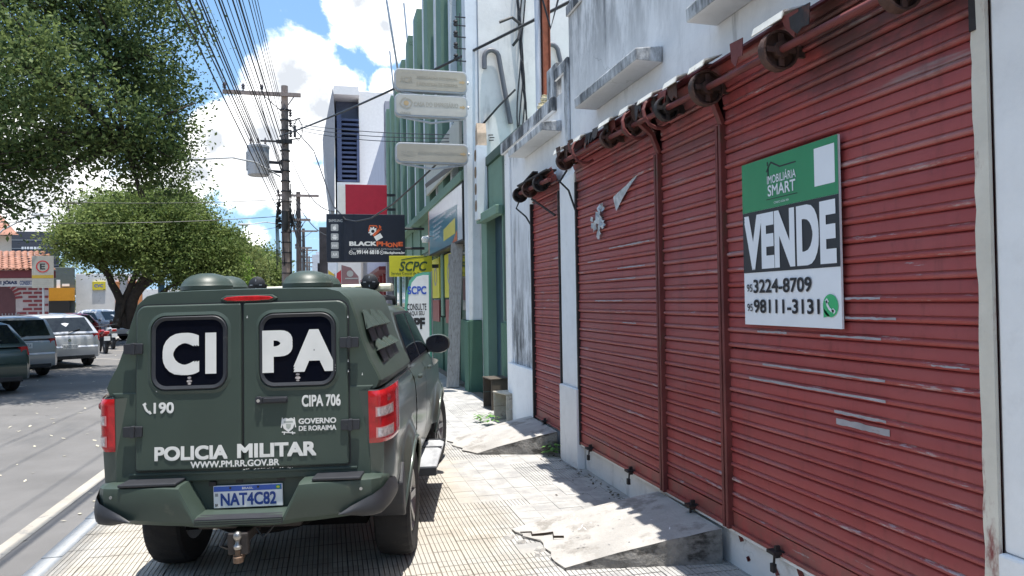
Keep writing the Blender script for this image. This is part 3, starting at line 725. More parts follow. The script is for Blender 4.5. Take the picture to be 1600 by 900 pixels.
T('lettering', 'SMART', .29, .272, .275, .068, BWHT, .015)
T('lettering', 'CRECI 026 RR', .35, .222, .15, .012, BWHT)
T('lettering', '95', .035, -.306, .062, .048, BBLK, .006)
T('lettering', '3224-8709', .11, -.315, .58, .085, BBLK, .022)
T('lettering', '95', .035, -.43, .062, .048, BBLK, .006)
T('lettering', '98111-3131', .11, -.44, .645, .085, BBLK, .022)
b = MB()
def bl(p, q, t): b.bar((-.0078, .465-p[0], p[1]), (-.0078, .465-q[0], q[1]), t, .001, (1,0,0))
bl((.275,.425),(.325,.478),.010); bl((.325,.478),(.415,.437),.010); bl((.415,.437),(.57,.437),.008); bl((.295,.36),(.295,.445),.012); bl((.27,.255),(.58,.255),.004); bl((.29,.46),(.29,.485),.012)
b.build('roof_emblem', BBLK, sign)
MB().add([(-.0078, .465-.735, .265), (-.0078, .465-.905, .265), (-.0078, .465-.905, .475), (-.0078, .465-.735, .475)], [(3,2,1,0)]).build('white_square', BWHT, sign)
# handset emblem in a green speech bubble
b = MB(); cy, cz, rr = .465-.845, -.392, .062
ring = [(-.0078, cy-rr*math.cos(a), cz+rr*math.sin(a)) for a in [k*math.pi/16 for k in range(32)]]
b.add(ring, [tuple(range(32))]); b.add([(-.0078, cy+rr*.95, cz-rr*1.05), (-.0078, cy+rr*.1, cz-rr*.9), (-.0078, cy+rr*.95, cz-rr*.2)], [(0,1,2)])
b.build('handset_bubble', plain('bubble_green', (.05,.42,.16), .4), sign)
b = MB(); arc = [(-.010, cy-.034*math.cos(a), cz+.034*math.sin(a)) for a in [math.pi*(1.0+.085*k) for k in range(7)]]
hp = [(.030,.028),(.024,.006),(.010,-.014),(-.008,-.027),(-.030,-.030)]
for (p, q) in zip(hp[:-1], hp[1:]): b.bar((-.0095, cy+p[0], cz+p[1]), (-.0095, cy+q[0], cz+q[1]), .014, .001, (1,0,0))
b.bar((-.0095, cy+.034, cz+.034), (-.0095, cy+.018, cz+.016), .020, .001, (1,0,0)); b.bar((-.0095, cy-.036, cz-.036), (-.0095, cy-.016, cz-.020), .020, .001, (1,0,0))
b.build('handset_emblem', BWHT, sign)

# ------------------------------------------------------------------ posts, pipes and cables on the shop roof
rp = MB().box(-.055,.055,-.012,.012,0,4.9).box(-.055,-.043,-.05,.05,0,4.9).box(.043,.055,-.05,.05,0,4.9).box(-.30,-.05,-.02,.02,3.2,3.25).build('steel_post', M['rust'])
rp.location = (3.02, 9.95, 4.0)
tag(rp, 'rusty brown steel post standing on the white shop roof', 'post')
cp = MB().tube([(0,0,0),(0,0,2.35)], .045, 10).box(-.12,.10,-.05,.05,-.06,.1).build('conduit', plain('grey_conduit', (.52,.56,.62), .5), smooth=40)
cp.location = (2.92, 10.0, 4.02)
tag(cp, 'pale grey conduit pipe standing left of the rusty post', 'pipe')
ins = thing('insulator_group', 'cream ceramic insulators on a bent bracket on the shop parapet', 'insulator', (2.66, 8.75, 4.19))
CER = plain('cream_ceramic', (.62,.55,.36), .25, coat=.5)
for k, (dx, dy, dz) in enumerate(((0,.28,.0),(0,.12,.06),(0,-.02,.02))):
    MB().lathe([(.0,.0),(.045,.0),(.055,.02),(.03,.035),(.05,.05),(.05,.075),(.028,.09),(.035,.11),(0,.125)], (dx,dy,dz+.02), (0,0,1), 14).build('insulator', CER, ins, smooth=50)
MB().tube([(0,.3,.02),(0,.1,.03),(0,-.08,.02),(0,-.14,.07),(0,-.18,.14),(0,-.24,.15)], .016, 8).build('bracket', CER, ins)
# ------------------------------------------------------------------ police pickup
OLIVE = mat('matte_olive_paint', (.042,.061,.050), .45, 0, var=.10, scale=2.2, bump=.03, bscale=160, dirt=((.085,.095,.075), .22, 5, None), spec=.45)
OLIVE2 = mat('olive_metallic_paint', (.09,.11,.096), .28, .35, var=.08, scale=3, dirt=((.15,.14,.12), .2, 7, None), coat=.4)
PLAST = mat('grained_black_plastic', (.020,.022,.028), .55, var=.2, scale=10, bump=.1, bscale=200, dirt=((.10,.10,.09), .18, 9, None))
TGLASS = glass_mat('dark_tinted_glass', (.004,.005,.010), .05); TGLASS.node_tree.nodes['Principled BSDF'].inputs['Specular IOR Level'].default_value = .10
LRED = plain('red_lens', (.42,.012,.016), .12, coat=.6, var=.25, scale=22); LRED.node_tree.nodes['Principled BSDF'].inputs['Emission Color'].default_value = (0,0,0,1)
LCLR = mat('clear_lens', (.55,.50,.50), .1, .3, var=.5, scale=40, coat=.6)
STICK = mat('worn_white_vinyl', (.66,.66,.64), .5, var=.06, scale=8)
SHADE_BLK = plain('shade_black_underside', (.006,.006,.007), .95, spec=.05)  # near black, so the shade under the truck is in the colour
truck = thing('police_pickup', 'olive green police pickup with a canopy and two rear doors parked on the pavement', 'pickup truck', (-.289+.0047, 5.528, 0.004))
truck.rotation_euler = (0, -.0127, -.2092)
ry = lambda z: -.96+.057*(z-1)          # the rear doors lean forward a little
def tp(name, b, m, par=None, **k): return b.build(name, m, par or truck, **k)

# --- bed, cab side and fender surface: half width at (y, z)
ZK = [.40,.50,.70,.95,1.10,1.20,1.27]; HK = [.80,.825,.855,.865,.86,.845,.80]
def side_x(y, z):
    x = np.interp(z, ZK, HK)
    if y < -.70: x -= .055*min(1, (-.70-y)/.27)**2
    if y > 3.15: x -= .16*((y-3.15)/.7)**2
    for yc in (0, 3.0):
        d = math.hypot(y-yc, z-.39)
        t = max(0, min(1, 1-(d-.43)/.13)); x += .05*t*t*(3-2*t)
    return x
def arch_low(y, z0):
    lo = z0
    for yc in (0, 3.0):
        if abs(y-yc) < .425: lo = max(lo, .385+math.sqrt(.425**2-(y-yc)**2))
    if y < -.43: lo = max(lo, .63)
    return lo
def side_panel(ys, z0, z1, rows, sgn, off=0, pre=()):
    cols = []
    for (x, y) in pre: cols.append([(sgn*x, y, .63+(z1-.63)*j/rows) for j in range(rows+1)])
    for y in ys:
        lo = arch_low(y, z0)
        cols.append([(sgn*(side_x(y, lo+(z1-lo)*j/rows)+off), y, lo+(z1-lo)*j/rows) for j in range(rows+1)])
    b = MB(); n = rows+1
    V = [p for c in cols for p in c]
    Fs = [(i*n+j, (i+1)*n+j, (i+1)*n+j+1, i*n+j+1) for i in range(len(cols)-1) for j in range(rows)]
    return b.add(V, Fs)
ys_bed = sorted(set([-.955,-.90,-.82,-.74,-.66,-.58,-.50]+[k*.035 for k in range(-14, 16)]+[.545]))
for s in (1, -1):
    bed = MB()
    p = side_panel(ys_bed, .47, 1.268, 16, s, pre=((.735,-.972),(.775,-.970))); bed.add(p.v, p.f)
    bed.add([(s*.80,-.955,1.268),(s*.70,-.955,1.275),(s*.70,.545,1.275),(s*.80,.545,1.268)],[(0,1,2,3)])
    bed.add([(s*.735,-.972,.63),(s*.735,-.972,1.27),(s*.60,-.93,1.27),(s*.60,-.93,.63)],[(0,1,2,3)])
    tp('bed_side', bed, OLIVE2, smooth=40)
for s in (1, -1):
    p = side_panel(sorted(set([.556,.62]+[.65+k*.08 for k in range(11)]+[1.488])), .47, 1.25, 12, s, .004)
    d = tp('side_door', p, OLIVE2, smooth=40)
    tp('door_handle', MB().box(s*(.868), s*(.905), .66, .80, 1.165, 1.195), OLIVE2, d, bevel=.01)
    p = side_panel([1.50]+[1.55+k*.08 for k in range(11)]+[2.43], .47, 1.25, 12, s, .004)
    d = tp('side_door', p, OLIVE2, smooth=40)
    tp('door_handle', MB().box(s*(.868), s*(.905), 1.60, 1.74, 1.155, 1.185), OLIVE2, d, bevel=.01)
    p = side_panel(sorted(set([2.442,2.5]+[2.55+k*.035 for k in range(27)]+[3.5,3.6,3.7,3.8])), .50, 1.10, 12, s, .002)
    tp('front_fender', p, OLIVE2, smooth=40)
    # wheel arch lips
    for yc in (0, 3.0):
        tp('arch_lip', MB().tube([(s*(side_x(yc+.43*math.cos(a), .385+.43*math.sin(a))+.002), yc+.428*math.cos(a), .385+.428*math.sin(a)) for a in [math.pi*k/18 for k in range(19)]], .014, 6), OLIVE2, smooth=60)
# inner body: dark wells, floor, cab block
tp('underbody', MB().box(-.58,.58,-.80,3.6,.50,.64).box(-.62,.62,.50,2.5,.45,1.2).box(-.58,.58,-.90,.5,.645,1.2).box(-.60,.60,-.35,3.6,.31,.499), SHADE_BLK)  # lowest box added to darken the ground under the truck
tp('bonnet', MB().loft([[(x*k, y, z+dz) for x, z in ((-.84,1.08),(-.78,1.13),(-.4,1.17),(.4,1.17),(.78,1.13),(.84,1.08))] for y, k, dz in ((2.44,1,.02),(3.0,.99,0),(3.5,.92,-.05),(3.75,.86,-.12))], closed=False), OLIVE2, smooth=40)
tp('front_end', MB().box(-.74,.74,3.55,3.82,.42,1.02).box(-.80,.80,3.4,3.86,.42,.66), OLIVE2, bevel=.05)
# --- cab greenhouse
ring = [(.82,1.248),(.80,1.30),(.665,1.70),(.61,1.755),(.45,1.787),(0,1.80)]
def cab_sec(y, k, xs=1.0):
    h = [(x*xs, 1.248+(z-1.248)*k) for x, z in ring]
    return [(x, y, z) for x, z in h]+[(-x, y, z) for x, z in h[-2::-1]]
cabm = MB().loft([cab_sec(.545,.97,.99), cab_sec(.62,1), cab_sec(1.2,1.01), cab_sec(1.75,1.0), cab_sec(2.02,.95), cab_sec(2.4,.55), cab_sec(2.74,.06)], closed=False)
cabin = tp('cabin', cabm, OLIVE2, smooth=38)
gx_ = lambda z: .80-(z-1.30)*.3375
for s in (1, -1):
    def sidepoly(P, off, m, nm, par): tp(nm, MB().add([(s*(gx_(z)+off), y, z) for y, z in P], [tuple(range(len(P)))]), m, par)
    sidepoly([(.655,1.275),(.70,1.60),(.80,1.705),(1.9,1.705),(2.12,1.62),(2.47,1.275)], .005, PLAST, 'window_surround', cabin)
    sidepoly([(.71,1.295),(.745,1.585),(.83,1.682),(1.43,1.69),(1.45,1.295)], .009, TGLASS, 'side_window', cabin)
    sidepoly([(1.53,1.295),(1.52,1.69),(1.88,1.685),(2.08,1.605),(2.41,1.295)], .009, TGLASS, 'side_window', cabin)
tp('windscreen', MB().add([(-.58,2.075,1.735),(.58,2.075,1.735),(.74,2.70,1.30),(-.74,2.70,1.30)], [(0,1,2,3)]), TGLASS, cabin)
for s in (1, -1): tp('roof_rail', MB().tube([(s*.565,.70,1.78),(s*.57,.80,1.83),(s*.57,1.6,1.835),(s*.56,1.75,1.785)], .022, 8), M['black'], smooth=50)
# --- canopy
prof = [(0,1.892),(.30,1.890),(.50,1.884),(.575,1.864),(.63,1.814),(.668,1.70),(.702,1.57),(.745,1.45),(.788,1.37),(.806,1.325),(.790,1.285),(.765,1.270)]
def can_sec(y, k=1.0, dz=0, wide=1.0):
    h = []
    for x, z in prof:
        lean = .057*(z-1.0) if y < -.9 else .057*(z-1.0)*max(0, (.56-y)/1.5)
        h.append((x*wide*k, y+lean, 1.58+(z-1.58)*k+dz*(z-1.27)/.62))
    return h+[(-a, b_, c) for a, b_, c in h[-1:0:-1]]
can = MB().loft([can_sec(-.962,.985), can_sec(-.945,.997), can_sec(-.915,1.0), can_sec(-.6,1,.008,1.02), can_sec(-.1,1,.015,1.035), can_sec(.4,1,.018,1.035), can_sec(.50,.99,.012,1.03), can_sec(.535,.95,0,1.0)], closed=True, cap=True)
canopy = tp('canopy', can, OLIVE, smooth=30)
for s in (1, -1): tp('canopy_seam', MB().tube([(s*.735,-.974,1.268),(s*.79,-.965,1.268),(s*.818,-.90,1.270),(s*.826,-.6,1.272),(s*.83,.5,1.272)], .006, 6), M['black'], canopy)
def can_x(z, wide=1.03): return np.interp(-z, [-p[1] for p in prof], [p[0] for p in prof])*wide
for s in (1, -1):
    for r_, (za, zb, zc, y0) in enumerate(((1.745,1.645,1.548,-.80),(1.560,1.505,1.418,-.70))):
        for k in range(3):
            ya, yb = y0+k*.285, y0+k*.285+.235
            xa, xb, xc = can_x(za), can_x(zb), can_x(zc); o_ = .045
            P = [(s*(xa+.002),ya+.05,za),(s*(xa+.002),yb-.05,za),(s*(xb+o_),yb,zb),(s*(xb+o_),ya,zb),(s*(xb+o_-.010),yb,zb-.008),(s*(xb+o_-.010),ya,zb-.008),(s*(xa-.006),ya+.05,za-.01),(s*(xa-.006),yb-.05,za-.01),(s*(xb+.001),ya-.005,zb-.02),(s*(xb+.001),yb+.005,zb-.02)]
            b = MB().add(P, [(0,1,2,3),(3,2,4,5),(5,4,7,6),(0,3,8),(3,5,8),(1,9,2),(2,9,4)])
            lv = tp('louvre', b, OLIVE, canopy)
    b = MB()
    for (za, zb, zc, y0) in ((1.745,1.645,1.548,-.80),(1.560,1.505,1.418,-.70)):
        for k in range(3):
            ya, yb = y0+k*.285-.005, y0+k*.285+.24
            b.add([(s*(can_x(zb+.02)+.006),ya,zb+.02),(s*(can_x(zb+.02)+.006),yb,zb+.02),(s*(can_x(zc)+.006),yb+.015,zc),(s*(can_x(zc)+.006),ya+.015,zc)],[(0,1,2,3)])
    lo_ = tp('louvre_opening', b, M['black'], canopy); lo_['kind'] = 'stuff'
# roof vents
def vent(x, y, r_, h):
    b = MB().lathe([(0,h),(r_*.30,h*.98),(r_*.62,h*.86),(r_*.85,h*.64),(r_*.96,h*.42),(r_*1.0,h*.30),(r_*1.02,h*.27),(r_*1.02,h*.05),(r_*.99,0)][::-1], (x,y,1.892), (0,0,1), 28)
    v = tp('roof_vent', b, OLIVE, smooth=28)
    tp('vent_base', MB().lathe([(r_*.9,-.012),(r_*.9,.012)], (x,y,1.886), (0,0,1), 20), M['black'], v)
for s in (1, -1): vent(s*.318-.012, -.60, .154, .112); vent(s*.318-.012, -.265, .142, .106)
# --- rear frame and the two doors
fr = MB().prism([(-.737,.775),(.737,.775),(.745,1.27),(.765,1.30),(-.765,1.30),(-.745,1.27)], lambda a, c, d: (a, d+.057*(c-1), c), -.968, -.90)
tp('rear_frame', fr, OLIVE, bevel=.008)
def rrect(x0, x1, z0, z1, r_, n=7, rb=None):
    P = []
    for cx, cz, a0, rr in ((x1, z0, -90, rb if rb is not None else r_), (x1, z1, 0, r_), (x0, z1, 90, r_), (x0, z0, 180, rb if rb is not None else r_)):
        sx_, sz_ = (1 if cx == x1 else -1), (1 if cz == z1 else -1)
        for k in range(n+1):
            a = R(a0+90*k/n); P.append((cx-sx_*rr+rr*math.cos(a), cz-sz_*rr+rr*math.sin(a)))
    return P
onrear = lambda a, c, d: (a, d+.057*(c-1), c)
def door(s):
    x0, x1 = (.006, .616) if s > 0 else (-.616, -.006)
    # outline: only the outer upper corner is rounded strongly
    P = []
    for cx, cz, a0, rr in ((x1,.845,-90,.02),(x1,1.806,0,.06 if s > 0 else .012),(x0,1.806,90,.012 if s > 0 else .06),(x0,.845,180,.02)):
        sx_, sz_ = (1 if cx == x1 else -1), (1 if cz > 1.2 else -1)
        for k in range(6): a = R(a0+18*k); P.append((cx-sx_*rr+rr*math.cos(a), cz-sz_*rr+rr*math.sin(a)))
    d = tp('rear_door', MB().prism(P, onrear, -.990, -.955), OLIVE, bevel=.010, seg=3)
    tp('door_gap', MB().prism([(a*1.0+(.007 if a > (x0+x1)/2 else -.007), c+(.007 if c > 1.3 else -.007)) for a, c in P], onrear, -.9715, -.955), M['black'], d)
    wx0, wx1 = (.096, .552) if s > 0 else (-.530, -.080)
    wz0, wz1 = 1.303, 1.745
    # raised moulded lip, rubber gasket and glass
    def ringmesh(A, B, da, db):
        n = len(A); return MB().add([onrear(a, c, da) for a, c in A]+[onrear(a, c, db) for a, c in B], [(i, (i+1) % n, n+(i+1) % n, n+i) for i in range(n)])
    O_, I_ = rrect(wx0-.018, wx1+.018, wz0-.018, wz1+.018, .105), rrect(wx0, wx1, wz0, wz1, .09)
    J_ = rrect(wx0+.030, wx1-.030, wz0+.030, wz1-.030, .065)
    m1 = ringmesh(O_, I_, -.9905, -.997); m2 = ringmesh(I_, rrect(wx0+.004, wx1-.004, wz0+.004, wz1-.004, .087), -.997, -.990)
    tp('window_lip', m1.add(m2.v, m2.f), OLIVE, d, smooth=60)
    g1 = ringmesh(rrect(wx0+.003, wx1-.003, wz0+.003, wz1-.003, .088), rrect(wx0+.012, wx1-.012, wz0+.012, wz1-.012, .08), -.9905, -1.000)
    g2 = ringmesh(rrect(wx0+.012, wx1-.012, wz0+.012, wz1-.012, .08), J_, -1.000, -.993); tp('window_gasket', g1.add(g2.v, g2.f), PLAST, d, smooth=60)
    tp('window_glass', MB().add([onrear(a, c, -.9915) for a, c in rrect(wx0+.02, wx1-.02, wz0+.02, wz1-.02, .07)], [tuple(range(32))]), TGLASS, d)
    cxm = (wx0+wx1)/2; b = MB()
    for a, c, r_ in ((cxm-.0,1.378,.012),(cxm-.0,1.358,.016),(cxm,1.343,.010)):
        b.add([onrear(a+r_*math.cos(t), c+r_*.55*math.sin(t), -.9935) for t in [k*math.pi/5 for k in range(10)]], [tuple(range(10))])
    tp('window_lock', b, LCLR, d)
    for hz in (1.556, 1.076):
        hx = .627*s
        hb = MB()
        hb.prism(rrect(hx-.055, hx+.055, hz-.030, hz+.030, .006, 2), onrear, -1.004, -.985)
        hb.prism(rrect(hx-.012, hx+.014, hz-.034, hz+.034, .006, 2), onrear, -1.014, -.985)
        tp('hinge', hb, PLAST, d, bevel=.003)
    return d
door_left, door_right = door(-1), door(1)
hb = MB().prism(rrect(.075,.265,1.213,1.252,.012,3), onrear, -.995, -.985).prism(rrect(.125,.262,1.222,1.247,.008,3), onrear, -1.012, -.995).prism(rrect(.078,.118,1.212,1.256,.012,3), onrear, -1.006, -.99)
tp('door_handle', hb, PLAST, door_right, bevel=.003)
tp('lock_barrel', MB().lathe([(.010,0),(.010,.006)], onrear(.098,1.233,-1.006), (0,-1,0), 12), M['chrome'], door_right)
# high brake light
bl_ = MB().prism([(-.112,1.832),(-.09,1.843),(-.02,1.848),(.09,1.848),(.16,1.843),(.183,1.832),(.16,1.822),(.08,1.818),(-.02,1.818),(-.09,1.822)], onrear, -.990, -.955)
tp('brake_light', bl_, LRED, canopy, bevel=.004)
tp('brake_light_housing', MB().prism([(-.135,1.832),(-.10,1.853),(.17,1.853),(.205,1.832),(.17,1.812),(-.10,1.812)], onrear, -.978, -.955), OLIVE, canopy, bevel=.006)
# --- lettering on the doors
def TT(s, x0, x1, z0, z1, bold=0, slope=0.0, m=None, par=None, shear=0, d=-.9925):
    u = Vector((1, 0, slope)).normalized(); v = Vector((0, .057, 1)).normalized()
    return text('lettering', s, onrear(x0, z0, d), u, v, (x1-x0), (z1-z0), m or STICK, par or truck, .0012, bold, shear)
TT('C', -.459, -.247, 1.394, 1.641, .05, par=door_left, d=-.9945); TT('I', -.212, -.148, 1.398, 1.638, .05, par=door_left, d=-.9945)
TT('P', .119, .296, 1.392, 1.640, .05, par=door_right, d=-.9945); TT('A', .300, .546, 1.392, 1.640, .05, par=door_right, d=-.9945)
TT('190', -.510, -.393, 1.176, 1.240, .03, par=door_left)
TT('CIPA 706', .346, .572, 1.187, 1.256, .03, par=door_right)
TT('GOVERNO', .326, .545, 1.088, 1.121, .035, par=door_right); TT('DE RORAIMA', .327, .545, 1.048, 1.078, .03, par=door_right)
TT('POLICIA', -.504, -.085, .903, .985, .04); TT('MILITAR', -.030, .428, .905, .987, .04)
TT('WWW.PM.RR.GOV.BR', -.298, .213, .856, .894, .03)
b = MB()   # handset emblem
for (p, q, t) in (((-.566,1.235),(-.557,1.205),.012),((-.557,1.205),(-.546,1.190),.012),((-.546,1.190),(-.530,1.180),.012),((-.567,1.237),(-.560,1.226),.020),((-.537,1.180),(-.527,1.186),.020)):
    b.bar(onrear(*p, -.9915), onrear(*q, -.9915), t, .0015, (0,1,0))
tp('handset_emblem', b, STICK, door_left)
# coat of arms: shield with chief, crossed staves and wings
b = MB(); sh = [(.233,1.118),(.250,1.127),(.266,1.121),(.282,1.127),(.299,1.118),(.302,1.09),(.292,1.064),(.266,1.044),(.240,1.064),(.230,1.09)]
b.add([onrear(a, c, -.9917) for a, c in sh], [tuple(range(10))])
b.bar(onrear(.228,1.045,-.9912), onrear(.306,1.038,-.9912), .007, .001, (0,1,0)); b.bar(onrear(.232,1.128,-.9912), onrear(.225,1.07,-.9912), .006, .001, (0,1,0)); b.bar(onrear(.300,1.128,-.9912), onrear(.308,1.07,-.9912), .006, .001, (0,1,0))
b.bar(onrear(.244,1.048,-.9912), onrear(.241,1.030,-.9912), .006, .001, (0,1,0)); b.bar(onrear(.288,1.048,-.9912), onrear(.292,1.030,-.9912), .006, .001, (0,1,0))
tp('coat_of_arms', b, STICK, door_right)
b = MB().add([onrear(a, c, -.9922) for a, c in ((.240,1.108),(.292,1.108),(.293,1.098),(.239,1.098))], [(0,1,2,3)]).add([onrear(a, c, -.9922) for a, c in ((.252,1.092),(.282,1.090),(.279,1.070),(.266,1.060),(.254,1.070))], [(0,1,2,3,4)])
tp('shield_field', b, mat('grey_vinyl', (.33,.36,.33), .5), door_right)
# --- tailgate beam with plate
tp('rear_beam', MB().box(-.70,.70,-.955,-.86,.58,.80), OLIVE, bevel=.012)
for sx0, sx1 in ((-.055,-.012),(.185,.232)): tp('beam_slot', MB().box(sx0,sx1,-.9585,-.95,.754,.778), M['black'])
tp('plate_lamp', MB().box(-.205,-.165,-.975,-.956,.742,.766), GRIME)
tp('step_ledge', MB().box(-.66,.66,-.985,-.945,.812,.832), OLIVE, bevel=.006)
pl = tp('number_plate', MB().box(-.20,.20,-.006,.006,-.065,.065), plain('plate_white', (.80,.80,.82), .35), bevel=.004)
pl.location = (.021,-.972,.6785); pl.rotation_euler = (0, -.008, 0)
PBLUE = plain('plate_blue', (.03,.10,.45), .4); PINK = plain('plate_ink', (.010,.05,.26), .4)
MB().add([(-.196,-.0075,.032),(.196,-.0075,.032),(.196,-.0075,.062),(-.196,-.0075,.062)], [(0,1,2,3)]).build('plate_band', PBLUE, pl)
text('lettering', 'NAT4C82', (-.158,-.0070,-.052), (1,0,0), (0,0,1), .322, .074, PINK, pl, .001, .028)
text('lettering', 'BRASIL', (-.032,-.0076,.041), (1,0,0), (0,0,1), .064, .013, M['print_white'], pl, .001, .02)
text('lettering', 'BR', (-.190,-.0070,-.054), (1,0,0), (0,0,1), .018, .016, M['print_black'], pl, .001, .02)
MB().add([(.163,-.0085,.037),(.189,-.0085,.037),(.189,-.0085,.057),(.163,-.0085,.057)], [(0,1,2,3)]).build('plate_flag', plain('flag_green', (.05,.35,.10), .5), pl)
MB().add([(.166,-.0092,.047),(.176,-.0092,.040),(.186,-.0092,.047),(.176,-.0092,.054)], [(0,1,2,3)]).build('flag_lozenge', plain('flag_yellow', (.8,.6,.05), .5), pl)
MB().add([(-.190,-.0075,.004),(-.172,-.0075,.004),(-.172,-.0075,.022),(-.190,-.0075,.022)], [(0,1,2,3)]).build('plate_sticker', M['print_grey'], pl)
b = MB()
for a in (-.10,.06): b.lathe([(.007,0),(.007,.004)], (a,-.006,.052), (0,-1,0), 8)
b.build('plate_bolt', M['black'], pl)
# --- bumper
def bsec(x, top, low, yf, yb=-.93, drop=0):
    t = top; return [(x,yb,t),(x,yf+.035,t),(x,yf+.006,t-.012),(x,yf,t-.04),(x,yf+.004,(t+low)/2),(x,yf+.012,low+.03),(x,yf+.045,low),(x,yb,low)]
secs = []
bsc = lambda x: x if abs(x) < .5 else math.copysign(.5+(abs(x)-.5)*.88, x)
for x, top, low, yf in ((-.885,.74,.64,-.78),(-.875,.76,.615,-.93),(-.845,.78,.59,-1.03),(-.79,.785,.575,-1.085),(-.66,.787,.57,-1.115),(-.40,.785,.555,-1.135),(-.315,.780,.552,-1.14),(-.225,.607,.542,-1.145),(-.10,.604,.540,-1.15),(.12,.604,.540,-1.15),(.265,.607,.542,-1.145),(.355,.780,.552,-1.14),(.44,.785,.555,-1.135),(.66,.787,.57,-1.115),(.79,.785,.575,-1.085),(.845,.78,.59,-1.03),(.875,.76,.615,-.93),(.885,.74,.64,-.78)):
    yb = -.93 if abs(x) < .8 else (-.85 if abs(x) < .86 else (-.80 if abs(x) < .88 else -.72)); secs.append(bsec(bsc(x), top, low, yf, yb))
bump = tp('rear_bumper', MB().loft(secs), OLIVE, smooth=32)
tp('step_tread', MB().box(-.225,.265,-1.155,-1.142,.562,.596).add([(-.225,-1.1545,.598),(.265,-1.1545,.598),(.250,-1.09,.6085),(-.21,-1.09,.6085)], [(0,1,2,3)]), PLAST, bump, bevel=.003)
b = MB()
for k in range(3): b.box(-.22,.26,-1.158,-1.152,.565+k*.011,.569+k*.011)
tp('tread_rib', b, OLIVE, bump)
for s in (1, -1):
    c0 = .02
    xs = (.425,.70) if s > 0 else (-.66,-.335)
    tp('step_pad', MB().box(xs[0], xs[1], -1.12,-.955,.783,.800), PLAST, bump, bevel=.006)
    # dark corner cap
    path = [(.585,-1.128),(.66,-1.119),(.74,-1.102),(.80,-1.082),(.848,-1.032),(.878,-.935),(.889,-.80),(.889,-.74)]
    cum = [0]
    for p, q in zip(path[:-1], path[1:]): cum.append(cum[-1]+math.dist(p, q))
    b = MB(); rows = 8
    for i, (x, y) in enumerate(path):
        u = cum[i]/cum[-1]
        zt = .598+.152*min(1, u/.66)**.8 if u < .8 else .748-.05*(u-.8)/.2; zb = .600-.035*math.sin(min(1, u/.35)*math.pi/2)+.075*max(0, u-.5)**1.0
        for j in range(rows+1):
            t = j/rows; bul = .016+.014*math.sin(math.pi*t)-.03*(t < .01)
            cx_, cy_ = (.5, -.6); dx, dy = x-cx_, y-cy_; L_ = math.hypot(dx, dy)
            b.v.append((s*bsc(x+dx/L_*bul), y+dy/L_*bul, zb+(zt-zb)*t))
    n = rows+1
    for i in range(len(path)-1):
        for j in range(rows): b.f.append((i*n+j, (i+1)*n+j, (i+1)*n+j+1, i*n+j+1)); b.m.append(0)
    tp('bumper_corner', b, PLAST, bump, smooth=50)
    tp('parking_sensor', MB().lathe([(.009,0),(.009,.004)], (s*.70,-1.110,.73), (s*.2,-1,0), 10), M['steel'], bump)
tp('spare_wheel', MB().lathe([(.0,.40),(.30,.40),(.35,.43),(.36,.50),(.35,.58),(.2,.6),(0,.6)], (0,-.50,0), (0,0,1), 28), SHADE_BLK)  # spare wheel and axle added low, blocking light under the bed
tp('rear_axle', MB().tube([(-.66,0,.37),(-.2,0,.37),(0,0,.37),(.2,0,.37),(.66,0,.37)], [.05,.055,.15,.055,.05], 12), SHADE_BLK, smooth=60)
for s in (1, -1): tp('leaf_spring', MB().tube([(s*.52,-.75,.56),(s*.52,-.35,.42),(s*.52,0,.36),(s*.52,.35,.42),(s*.52,.7,.52)], .04, 6), SHADE_BLK)
# tow hitch and ball
hitch = tp('tow_hitch', MB().box(-.05,.05,-1.14,-.8,.44,.50).box(-.035,.075,-1.17,-1.12,.40,.52).box(-.30,.30,-.90,-.82,.47,.53), GRIME, bevel=.006)
tp('tow_ball', MB().lathe([(.0,.0),(.022,.004),(.026,.02),(.014,.035),(.012,.05),(.020,.058),(.026,.072),(.022,.09),(.010,.10),(0,.102)][::1], (.02,-1.165,.43), (0,0,1), 16), plain('worn_ball_steel', (.30,.29,.28), .35, .9), hitch, smooth=50)
tp('ball_shank', MB().lathe([(.028,0),(.028,.03),(.016,.035),(.016,.07)], (.02,-1.165,.36), (0,0,1), 12).bar((.02,-1.165,.385),(.02,-1.05,.44),.05,.04), mat('rusty_tow_hook', (.13,.085,.06), .6, .4, var=.4, scale=30), hitch)
tp('tow_wire', MB().tube([(.10,-1.08,.52),(.14,-1.10,.47),(.17,-1.08,.50),(.20,-1.05,.54)], .006, 6).tube([(-.06,-1.1,.50),(-.09,-1.12,.44),(-.06,-1.1,.42)], .012, 6), M['black'], hitch)
